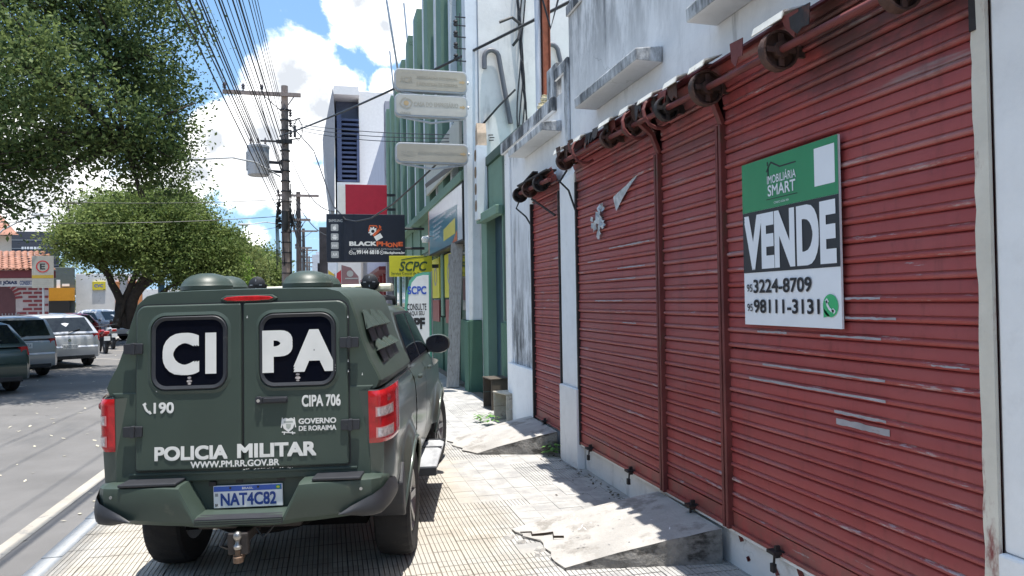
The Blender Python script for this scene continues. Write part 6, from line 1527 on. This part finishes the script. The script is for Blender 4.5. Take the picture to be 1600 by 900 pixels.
# ------------------------------------------------------------------ parked cars
CGLASS = glass_mat('car_glass', (.012,.016,.018), .05)
WHEEL_T = MB().lathe([(.18,-.085),(.27,-.10),(.30,-.075),(.305,0),(.30,.075),(.27,.10),(.18,.085)], (0,0,0), (1,0,0), 24).mesh('wheel', M['rubber'], 40)
WHEEL_R = MB().lathe([(.185,-.08),(.17,.04),(.185,.085),(.17,.088),(.10,.06),(.05,.075),(0,.08)], (0,0,0), (1,0,0), 18).mesh('rim', mat('car_alloy', (.35,.35,.36), .35, .8), 40)
CTAIL = plain('car_tail_lens', (.36,.015,.015), .15, coat=.5)
def car(name, label, wheel, head, col, W, L, H, belt, rear='hatch', plate=None, cat='car', metal=.4):
    """wheel: ground point under the right rear wheel"""
    w = W/2; ch, sh = math.cos(head), math.sin(head)
    wx, wy = w-.12, -L*.29
    q_ = .92 if wheel[1] < 30 else 1.0
    loc = (wheel[0]*q_-(wx*ch-wy*sh), wheel[1]*q_-(wx*sh+wy*ch), .048)
    t = thing(name, label, cat, loc, head, 'cars parked across the street')
    paint = mat('car_paint', col, .3, metal, var=.05, scale=3, coat=.6)
    def low(y, k, zs, zb, n=0): 
        h = [(.86*w*k, zs),(.98*w*k, zs+.12),(1.0*w*k, .55),(.985*w*k, .74),(.93*w*k, zb)]
        return [(x, y, z) for x, z in h]+[(0, y, zb+.012)]+[(-x, y, z) for x, z in h[::-1]]
    r = -L/2; f = L/2
    secs = [low(r,.90,.34,.80), low(r+.05,.95,.28,belt-.06), low(r+.22,.99,.24,belt), low(-.3,1,.22,belt), low(L*.18,1,.22,belt-.02), low(L*.30,.99,.22,belt-.09), low(f-.30,.94,.24,belt-.17), low(f-.05,.82,.30,belt-.33), low(f,.76,.36,.58)]
    MB().loft(secs).build('body', paint, t, smooth=60, bevel=.03)
    def top(y, k):
        hz = H-belt; h = [(.93*w, belt-.01),(.93*w-(.93-.73)*w*k*.9, belt+hz*.88*k),(.90*w-(.90-.60)*w*k, belt+hz*.97*k),(.5*w, belt+hz*k)]
        return [(x, y, z) for x, z in h]+[(0, y, belt+hz*k+.012)]+[(-x, y, z) for x, z in h[::-1]]
    yr0, yr1 = (r+.10, r+.62) if rear == 'hatch' else ((r+.08, r+.30) if rear == 'wagon' else (r+.62, r+1.15))
    ym = .62 if rear != 'suv' else .5
    MB().loft([top(yr0,.02), top((yr0+yr1)/2,.52), top(yr1,.93), top(yr1+.35,1.0), top(0,1.0), top(ym-.35,.96), top(ym+.55,.04)]).build('cabin', paint, t, smooth=60, bevel=.03)
    hz = H-belt
    def rp(x, k, o=.012): y = yr0+(yr1-yr0)*k-o; return (x, y-.004, belt+hz*k*.97+.012)
    MB().add([rp(-.78*w,.12),rp(.78*w,.12),rp(.66*w,.84),rp(-.66*w,.84)], [(0,1,2,3)]).build('rear_window', CGLASS, t)
    def sx(k): return .93*w-(.93-.73)*w*k*.9+.012
    for s in (1, -1):
        for ya, yb, yc, yd in ((yr0+.38,yr1+.22,-.12,-.10),(-.02,-.02,ym-.38,ym+.30)):
            MB().add([(s*sx(.12),ya,belt+hz*.12),(s*sx(.12),yd if yc < yd else yc,belt+hz*.12),(s*sx(.84),yc,belt+hz*.76),(s*sx(.84),yb,belt+hz*.76)], [(0,1,2,3)]).build('side_window', CGLASS, t)
        MB().loft([[(s*w*a, y, z) for a, y, z in ((.74,r+.0,.78),(.93,r+.03,.78),(.915,r+.09,belt+.0),(.76,r+.06,belt+.0))], [(s*w*a, y, z) for a, y, z in ((.70,r+.2,.78),(.985,r+.24,.80),(.955,r+.26,belt-.02),(.72,r+.2,belt-.02))]]).build('tail_light', CTAIL, t)
        MB().box(s*(w-.02), s*(w+.14), .62, .74, belt-.02, belt+.11).build('door_mirror', paint, t, bevel=.03)
        for yy in (-L*.29, L*.31):
            o = link_mesh('wheel', WHEEL_T, t, (s*(w-.10), yy, .302)); link_mesh('rim', WHEEL_R, o, (0,0,0), (0,0,0 if s > 0 else math.pi))
            MB().prism([(yy+.37*math.cos(a), .30+.37*math.sin(a)) for a in [math.pi*k/12-.25 for k in range(15)]], lambda a, c, d: (s*d, a, c), w*.80, w+.003).build('wheel_arch', M['black'], t)
        MB().box(s*(w*.995), s*(w+.012), -.35,-.20,belt-.13,belt-.10).build('door_handle', paint, t)
    MB().loft([[(x*w, y+q, z) for x, q in ((-.96,.16),(-.84,0),(.84,0),(.96,.16))]+[(x*w, y+q+.2, z) for x, q in ((.96,.16),(.84,0),(-.84,0),(-.96,.16))] for y, z in ((r-.045,.30),(r-.075,.42),(r-.07,.60),(r-.02,.64))]).build('rear_bumper', paint, t, smooth=30)
    MB().box(-.74*w,.74*w,r-.072,r,.27,.36).build('bumper_insert', M['black'], t, bevel=.01)
    p = MB().box(-.2,.2,r-.055-.04,r-.03,.56 if rear != 'wagon' else .76,.69 if rear != 'wagon' else .89).build('number_plate', M['white'], t)
    if plate: text('lettering', plate, (-.17, r-.0965, .585 if rear != 'wagon' else .785), (1,0,0), (0,0,1), .34, .08, M['print_grey'], p, .001, .01)
    MB().bar((0,yr0-.02,belt+.06),(.34,yr0+.08,belt+.14),.03,.015).build('rear_wiper', M['black'], t)
    MB().lathe([(0,0),(.045,0),(.045,.012)], (0,r-.005,.80 if rear != 'wagon' else .93), (0,-1,0), 10).build('badge', M['chrome'], t)
    return t
silver = (.52,.53,.55)
car('parked_car', 'dark green car cut off by the left edge of the view', (-7.24,19.46), R(40), (.035,.055,.05), 1.72, 4.2, 1.50, .96, 'hatch')
car('parked_car', 'silver station wagon between the dark green car and the silver hatchback', (-7.95,23.5), R(38), (.40,.40,.40), 1.70, 4.15, 1.55, .98, 'wagon', 'NAN 3554')
car('parked_car', 'silver hatchback with dark rear window, right of the silver wagon', (-7.80,27.0), R(36), silver, 1.76, 4.0, 1.55, .98, 'hatch', 'NAZ1F55')
car('parked_car', 'white crossover car seen from its side under the round tree', (at(193,524,43)[0],43.0), R(62), (.70,.72,.75), 1.80, 4.3, 1.62, 1.02, 'suv', None, metal=.0)
car('parked_car', 'white car with dark windows behind the silver hatchback', (at(112,505,38)[0],38.0), R(40), (.55,.57,.6), 1.7, 4.0, 1.5, .95, 'hatch')
car('parked_car', 'red car partly hidden behind the silver hatchback', (at(140,510,40.5)[0],40.5), R(42), (.28,.02,.025), 1.7, 4.0, 1.46, .93, 'hatch')
car('parked_car', 'black car far behind the red one', (at(150,507,47)[0],47.0), R(42), (.02,.02,.024), 1.7, 4.3, 1.45, .93, 'suv')

def motorcycle(loc, rz, col, label):
    t = thing('motorcycle', label, 'motorcycle', loc, rz, 'motorcycles parked beside the silver hatchback'); pm = plain('motorcycle_paint', col, .3, coat=.5)
    for y in (-.62,.62):
        wv = MB().lathe([(.22,-.04),(.28,-.05),(.30,0),(.28,.05),(.22,.04)], (0,y,.30), (1,0,0), 22).build('wheel', M['rubber'], t, smooth=40)
        b = MB().lathe([(.06,-.05),(.06,.05)], (0,y,.30), (1,0,0), 10)
        for k in range(5): a = k*2*math.pi/5; b.bar((0,y,.30),(0,y+.22*math.cos(a),.30+.22*math.sin(a)),.03,.02,(1,0,0))
        b.build('spokes', M['steel'], wv)
    MB().tube([(0,.62,.30),(0,.42,.85),(0,.36,1.0)], .035, 8).tube([(-.33,.25,1.02),(-.12,.36,1.0),(.12,.36,1.0),(.33,.25,1.02)], .018, 6).build('fork', M['dark_metal'], t)
    MB().loft([[(x*k, y, z+dz) for x, z in ((-.10,.62),(-.14,.74),(-.08,.86),(.08,.86),(.14,.74),(.10,.62))] for y, k, dz in ((.34,.6,.02),(.2,1.1,.02),(-.05,.9,-.02))]).build('tank', pm, t, smooth=40)
    MB().loft([[(x*k, y, z+dz) for x, z in ((-.12,.72),(-.13,.78),(.13,.78),(.12,.72))] for y, k, dz in ((.0,.8,.0),(-.35,1,.0),(-.72,.7,.08))]).build('seat', M['black'], t, bevel=.02)
    MB().bar((0,-.4,.68),(0,-.86,.82),.20,.08).build('tail_fairing', pm, t, bevel=.02); MB().box(-.08,.08,-.92,-.86,.74,.84).build('tail_light', CTAIL, t, bevel=.015)
    MB().box(-.10,.10,-.93,-.90,.50,.66).build('number_plate', M['white'], t); MB().box(-.16,.16,-.25,.25,.28,.58).tube([(.15,.1,.3),(.17,-.3,.32),(.18,-.75,.42)], .045, 8).build('engine', M['dark_metal'], t, bevel=.03)
    for s in (-1,1): MB().tube([(s*.25,.27,1.02),(s*.33,.26,1.16)], .008, 5).lathe([(.0,0),(.055,0),(.055,.012)], (s*.34,.25,1.19), (0,-1,0), 10).build('mirror', M['black'], t)
motorcycle((at(160,547,31)[0], 31, .05), R(25), (.35,.02,.02), 'red motorcycle next to the silver hatchback')
motorcycle((at(172,541,34)[0], 34, .05), R(25), (.45,.46,.48), 'white motorcycle behind the red one')

# ------------------------------------------------------------------ parking sign, kiosk and buildings on the left
def sign_post(px, Y, ztop, h, w_, label, kind):
    x = px_xz(px, 430, Y)[0]; t = thing('parking_sign', label, 'road sign', (x, Y, 0))
    MB().tube([(0,.03,-.1),(0,.03,ztop)], .035, 8).build('post', M['grey_paint'], t)
    pan = MB().box(-w_/2,w_/2,-.012,.012,ztop-h,ztop).build('panel', mat('shaded_sign_face', (.36,.345,.30), .5, var=.08), t, bevel=.004)  # darkened face colour stands in for tree shade
    if kind == 'E':
        zc = ztop-h*.33
        MB().lathe([(.205,0),(.205,.004),(.165,.004),(.165,0)], (0,-.0125,zc), (0,-1,0), 28, cap=False).build('red_ring', plain('ring_red', (.45,.03,.03), .5), pan)
        text('lettering', 'E', (-.085,-.0135,zc-.10), (1,0,0), (0,0,1), .16, .20, M['print_black'], pan, .001, .025)
        MB().box(-w_/2+.005,w_/2-.005,-.0145,-.0125,ztop-h*.70,ztop-h*.60).build('yellow_band', plain('band_yellow', (.42,.28,.03), .5), pan)
        b = MB()
        for k in range(4): b.box(-w_*.42,w_*.42*(.6+.4*(k % 2)),-.0145,-.0125,ztop-h*(.755+.055*k)-.012,ztop-h*(.755+.055*k))
        b.build('print_lines', plain('faint_print', (.40,.385,.34), .5), pan)
    else:
        MB().box(-w_/2+.01,w_/2-.01,-.0145,-.0125,ztop-h*.85,ztop-h*.45).build('blue_band', plain('band_blue', (.10,.25,.42), .5), pan)
        MB().lathe([(.10,0),(.10,.003),(.06,.003),(.06,0)], (0,-.0125,ztop-h*.22), (0,-1,0), 16, cap=False).build('black_ring', M['print_black'], pan)
xE, zE = px_xz(67, 400, 28)
sign_post(67, 28, zE, 1.08, .66, 'parking sign, face greyed for tree shade, with a black letter E in a red ring', 'E')
zF = px_xz(252, 432, 42)[1]
sign_post(252, 42, zF, 1.0, .32, 'small white and blue road sign in front of the round tree', 'F')

KY = 34.0
kx1 = px_xz(76, 450, KY)[0]; kz = px_xz(40, 424, KY)[1]
ks = thing('brick_kiosk', 'red and white brick kiosk with tiled roof and blue lettering DE JÓIAS CONSERTA', 'kiosk', (kx1, KY, 0))
MORT = mat('pale_mortar', (.42,.36,.35), .9, var=.1, scale=6); BRK = mat('painted_red_brick', (.20,.028,.035), .7, var=.3, scale=3); 
MB().prism([(-7,.012),(-.002,.012),(-1.9,5),(-9,5)], lambda a, c, d: (a, c, d), -.1, kz-.62).build('wall', MORT, ks)
bm_ = MB().box(-.16,.16,-.012,.012,-.045,.045).mesh('brick', BRK)
row = 0; z = kz-.72; cxA, czA, rA = px_xz(-2, 468, KY)[0]-kx1, px_xz(0, 468, KY)[1], .60
while z > .1:
    x = -.18-(.2 if row % 2 else 0)
    while x > -2.9:
        if math.hypot(x-cxA, z-czA) > rA+.30 or z < czA-2: 
            if not (abs(x-cxA) < rA+.2 and z < czA): link_mesh('brick', bm_, ks, (x, 0, z), (0,0,0))
        x -= .40
    z -= .165; row += 1
for k in range(15):
    a = math.pi*(k+.5)/15; o = link_mesh('brick', bm_, ks, (cxA+(rA+.12)*math.cos(a), -.004, czA+(rA+.12)*math.sin(a)), (0, -a, 0)); o.scale = (.8, 1, 1)
MB().prism([(cxA+rA*math.cos(a), czA+rA*math.sin(a)) for a in [math.pi*k/14 for k in range(15)]]+[(cxA-rA,0),(cxA+rA,0)], lambda a, c, d: (a, d, c), -.005, .006).build('arched_opening', mat('dim_maroon_interior', (.09,.03,.035), .7), ks)
b = MB()
for k in range(6): b.box(cxA+rA*.2+k*.12, cxA+rA*.2+k*.12+.02, -.03, -.012, .1, 1.6); b.box(cxA+rA*.2, cxA+rA*.2+.62, -.03, -.012, .2+k*.26, .22+k*.26)
b.build('grille', M['grey_paint'], ks)
MB().box(-7,.15,-.02,.011,kz-.615,kz-.28).build('sign_band', mat('band_white', (.58,.60,.64), .6), ks)
text('lettering', 'DE JÓIAS', (px_xz(-8,430,KY)[0]-kx1,-.022,kz-.56), (1,0,0), (0,0,1), px_xz(27,430,KY)[0]-px_xz(-8,430,KY)[0], .20, plain('letter_blue', (.02,.04,.12), .5), ks, .001, .06)
text('lettering', 'CONSERTA', (px_xz(31,430,KY)[0]-kx1,-.022,kz-.56), (1,0,0), (0,0,1), px_xz(53,430,KY)[0]-px_xz(31,430,KY)[0], .18, plain('letter_slate', (.12,.16,.28), .5), ks, .001, .05)
MB().box(-7.2,.18,-.45,.25,kz-.27,kz+.02).build('red_beam', plain('beam_red', (.13,.015,.022), .6), ks)
CLAY = mat('clay_roof_tile', (.30,.145,.10), .9, var=.35, scale=3, bump=.3, dirt=((.16,.12,.10), .4, 4, None))
tl = MB()
for i in range(30):
    for j in range(9):
        x = .22-i*.24-j*.15; y0 = -.6+j*.4
        lift = min(1, max(0, (.25-x)/2.4)); z0 = kz+.03+(j*.105)*min(1, lift*1.6+.05); slope = .105*min(1, lift*1.6+.05)
        tl.loft([[(x+.115*math.cos(a)*q, yy, zz+.075*math.sin(a)*q+random.uniform(0,.012)) for a in [math.pi*k/4 for k in range(5)]] for yy, zz, q in ((y0, z0, 1.0), (y0+.46, z0+slope+.02, .82))], closed=False)
to = tl.build('roof_tile', CLAY, ks); to['kind'] = 'stuff'
MB().prism([(.15,0),(-7.2,0),(-7.2,1.3),(-2.4,1.3)], lambda a, c, d: (a, -.6+.05+c*2.4+d, kz+.02+c*.62), 0, .03).build('roof_deck', CLAY, ks)
# other buildings on the left
def block(name, label, Y, pxa, pxb, pya, m_, depth=12, extra=None, zb=-.1):
    xA, zA = px_xz(pxa, pya, Y); xB = px_xz(pxb, pya, Y)[0]
    t = thing(name, label, 'building', (xB, Y, 0)); sl_ = xB/Y; MB().prism([(xA-xB,0),(0,0),(sl_*depth*1.04,depth),(xA-xB+sl_*depth,depth)], lambda a, c, d: (a, c, d), zb, zA).build('wall', m_, t, bevel=.02); return t, xA-xB, zA
t, wv, zt_ = block('cream_house', 'cream house with a clay tile roof behind the brick kiosk', 44, -120, 18, 367, wall_mat('cream_render', (.62,.58,.50), amt=.2), 10)
MB().prism([(wv-.5,zt_-.02),(.5,zt_-.02),(-.9,zt_+1.0),(wv*.35,zt_+1.35),(wv-.5,zt_+1.3)], lambda a, c, d: (a, d+(c-zt_)*2.0, c), -.6, -.4).build('roof', CLAY, t)
f_ = MB().box(-1.4,-.9,-.03,-.002,zt_-.95,zt_-.35).build('window', M['print_grey'], t)
t, wv, zt_ = block('dark_building', 'dark slate building with small white lettering behind the kiosk', 56, -40, 92, 361, mat('slate_cladding', (.045,.05,.065), .6, var=.1), 14)
b = MB()
for k, (pa, pb_, pz) in enumerate(((36,63,387.5),(45,65,397))):
    x_, z_ = px_xz(pa, pz, 56); x2_, _ = px_xz(pb_, pz, 56); x = x_
    while x < x2_: l_ = random.uniform(.08,.2); b.box(x-px_xz(92,0,56)[0], x+l_-px_xz(92,0,56)[0], -.03, -.002, z_-.08, z_+.08); x += l_+.06
b.build('illegible_print', M['print_white'], t)['kind'] = 'stuff'
for z_ in np.linspace(zt_-2.3, zt_-.6, 4): MB().box(wv,-.02,-.012,-.002,z_,z_+.03).build('cladding_joint', M['grey_paint'], t)
t, wv, zt_ = block('grey_shop', 'grey green shop with an orange band next to the brick kiosk', 50, 60, 117, 418, mat('grey_green_panel', (.10,.125,.12), .6), 5)
MB().box(wv,0,-.25,-.002,px_xz(90,470,50)[1],px_xz(90,450,50)[1]).build('orange_band', plain('band_orange', (.60,.27,.02), .5), t)
MB().box(-1.0,-.8,-.02,-.002,zt_-1.5,zt_-.75).box(-.7,-.3,-.02,-.002,zt_-1.15,zt_-1.0).build('shop_emblem', M['print_white'], t)
MB().box(-1.5,-.2,-.3,-.26,.6,2.2).build('shop_opening', M['print_black'], t)
t, wv, zt_ = block('travel_shop', 'white shop front with a yellow CVC sign behind the round tree', 54, 118, 222, 428, wall_mat('bright_white_render', (.74,.74,.74), amt=.08), 10)
ox = px_xz(222, 428, 54)[0]
xa_, za_ = px_xz(145, 453, 54); xb_, zb_ = px_xz(165, 440, 54)
sgn = MB().box(xa_-ox, xb_-ox, -.1, -.002, za_, zb_).build('sign_panel', plain('travel_yellow', (.70,.58,.05), .5), t)
text('lettering', 'CVC', (xa_-ox+.12,-.102,za_+.17), (1,0,0), (0,0,1), (xb_-xa_)-.24, (zb_-za_)-.34, SBLU, sgn, .001, .03)
MB().box(-1.6,0.02,-.2,-.002,-.1,px_xz(210,440,54)[1]).build('orange_wall', plain('wall_orange', (.55,.22,.09), .7), t)
MB().box(wv+.3,wv+1.9,-.03,-.002,.2,1.6).build('shop_window', SHOPGLASS, t)
MB().box(wv+2.8,wv+3.2,-.6,-.2,-.1,px_xz(163,440,53.6)[1]+.4).build('wall_pillar', M['print_grey'], t)
t, wv, zt_ = block('low_white_building', 'low white building far behind the tree trunks', 80, 215, 380, 452, wall_mat('far_white_render', (.6,.6,.6), amt=.2), 8)

# ------------------------------------------------------------------ unseen street behind the viewer, added to block low sky light
BH = wall_mat('plain_street_render', (.55,.53,.48), amt=.3)
def rear_building(label, x0, x1, y0, y1, h, face, m_):
    t = thing('unseen_street_building', label, 'building', ((x0+x1)/2, (y0+y1)/2, 0)); cx_, cy_ = (x0+x1)/2, (y0+y1)/2
    MB().box(x0-cx_, x1-cx_, y0-cy_, y1-cy_, -.1, h).build('wall', m_, t); xf = (x0 if face < 0 else x1)-cx_
    MB().box(xf+face*.002, xf+face*.3, y0-cy_, y1-cy_, h-.5, h-.2).build('cornice', m_, t)
    n = int((y1-y0)//4)
    for k in range(n):
        y = y0-cy_+1.2+4*k; MB().box(xf+face*.002, xf+face*.06, y, y+2.6, -.05, 2.6).build('shop_shutter', M['grey_paint'], t)
        if h > 6: f = MB().box(xf+face*.002, xf+face*.05, y+.5, y+2.0, 4.0, 5.4).build('window', M['white'], t); MB().box(xf+face*.051, xf+face*.056, y+.6, y+1.9, 4.1, 5.3).build('pane', SHOPGLASS, f)
rear_building('unseen two storey rendered building added on the shop side, behind the viewer', 2.65, 12, -30, -4.1, 7.2, -1, BH)
rear_building('unseen long low building added on the shop side farther behind the viewer', 2.65, 12, -66, -30.2, 5.4, -1, wall_mat('pale_green_render', (.42,.48,.42), amt=.3))
rear_building('unseen two storey building added across the road behind the viewer', -26, -15, -40, -2, 7.6, 1, wall_mat('ochre_render', (.50,.42,.30), amt=.3))
rear_building('unseen tall building added to close the street far behind the viewer', -22, 12, -92, -78, 12, 1, BH)
for k, (x, y, h) in enumerate(((-9.5,-3,8.5),(-9.8,-16,9.5),(-9.4,-30,8.5))):
    tree(('unseen added tree across the road level with the viewer', 'taller unseen added tree across the road behind the viewer', 'last unseen added tree across the road behind the viewer')[k], (x, y, 0), [([(x,y,-.1),(x+.1,y,2),(x,y+.2,h*.6)], .28, .12)],
         [(x,y,h*.68,3.8,4.2,2.6),(x+1,y+1.5,h*.6,2.6,2.6,1.8),(x-1,y-1.5,h*.62,2.8,2.8,2)], 9000, .30, LF_NEAR, per=40, clump=.5, twig=False)
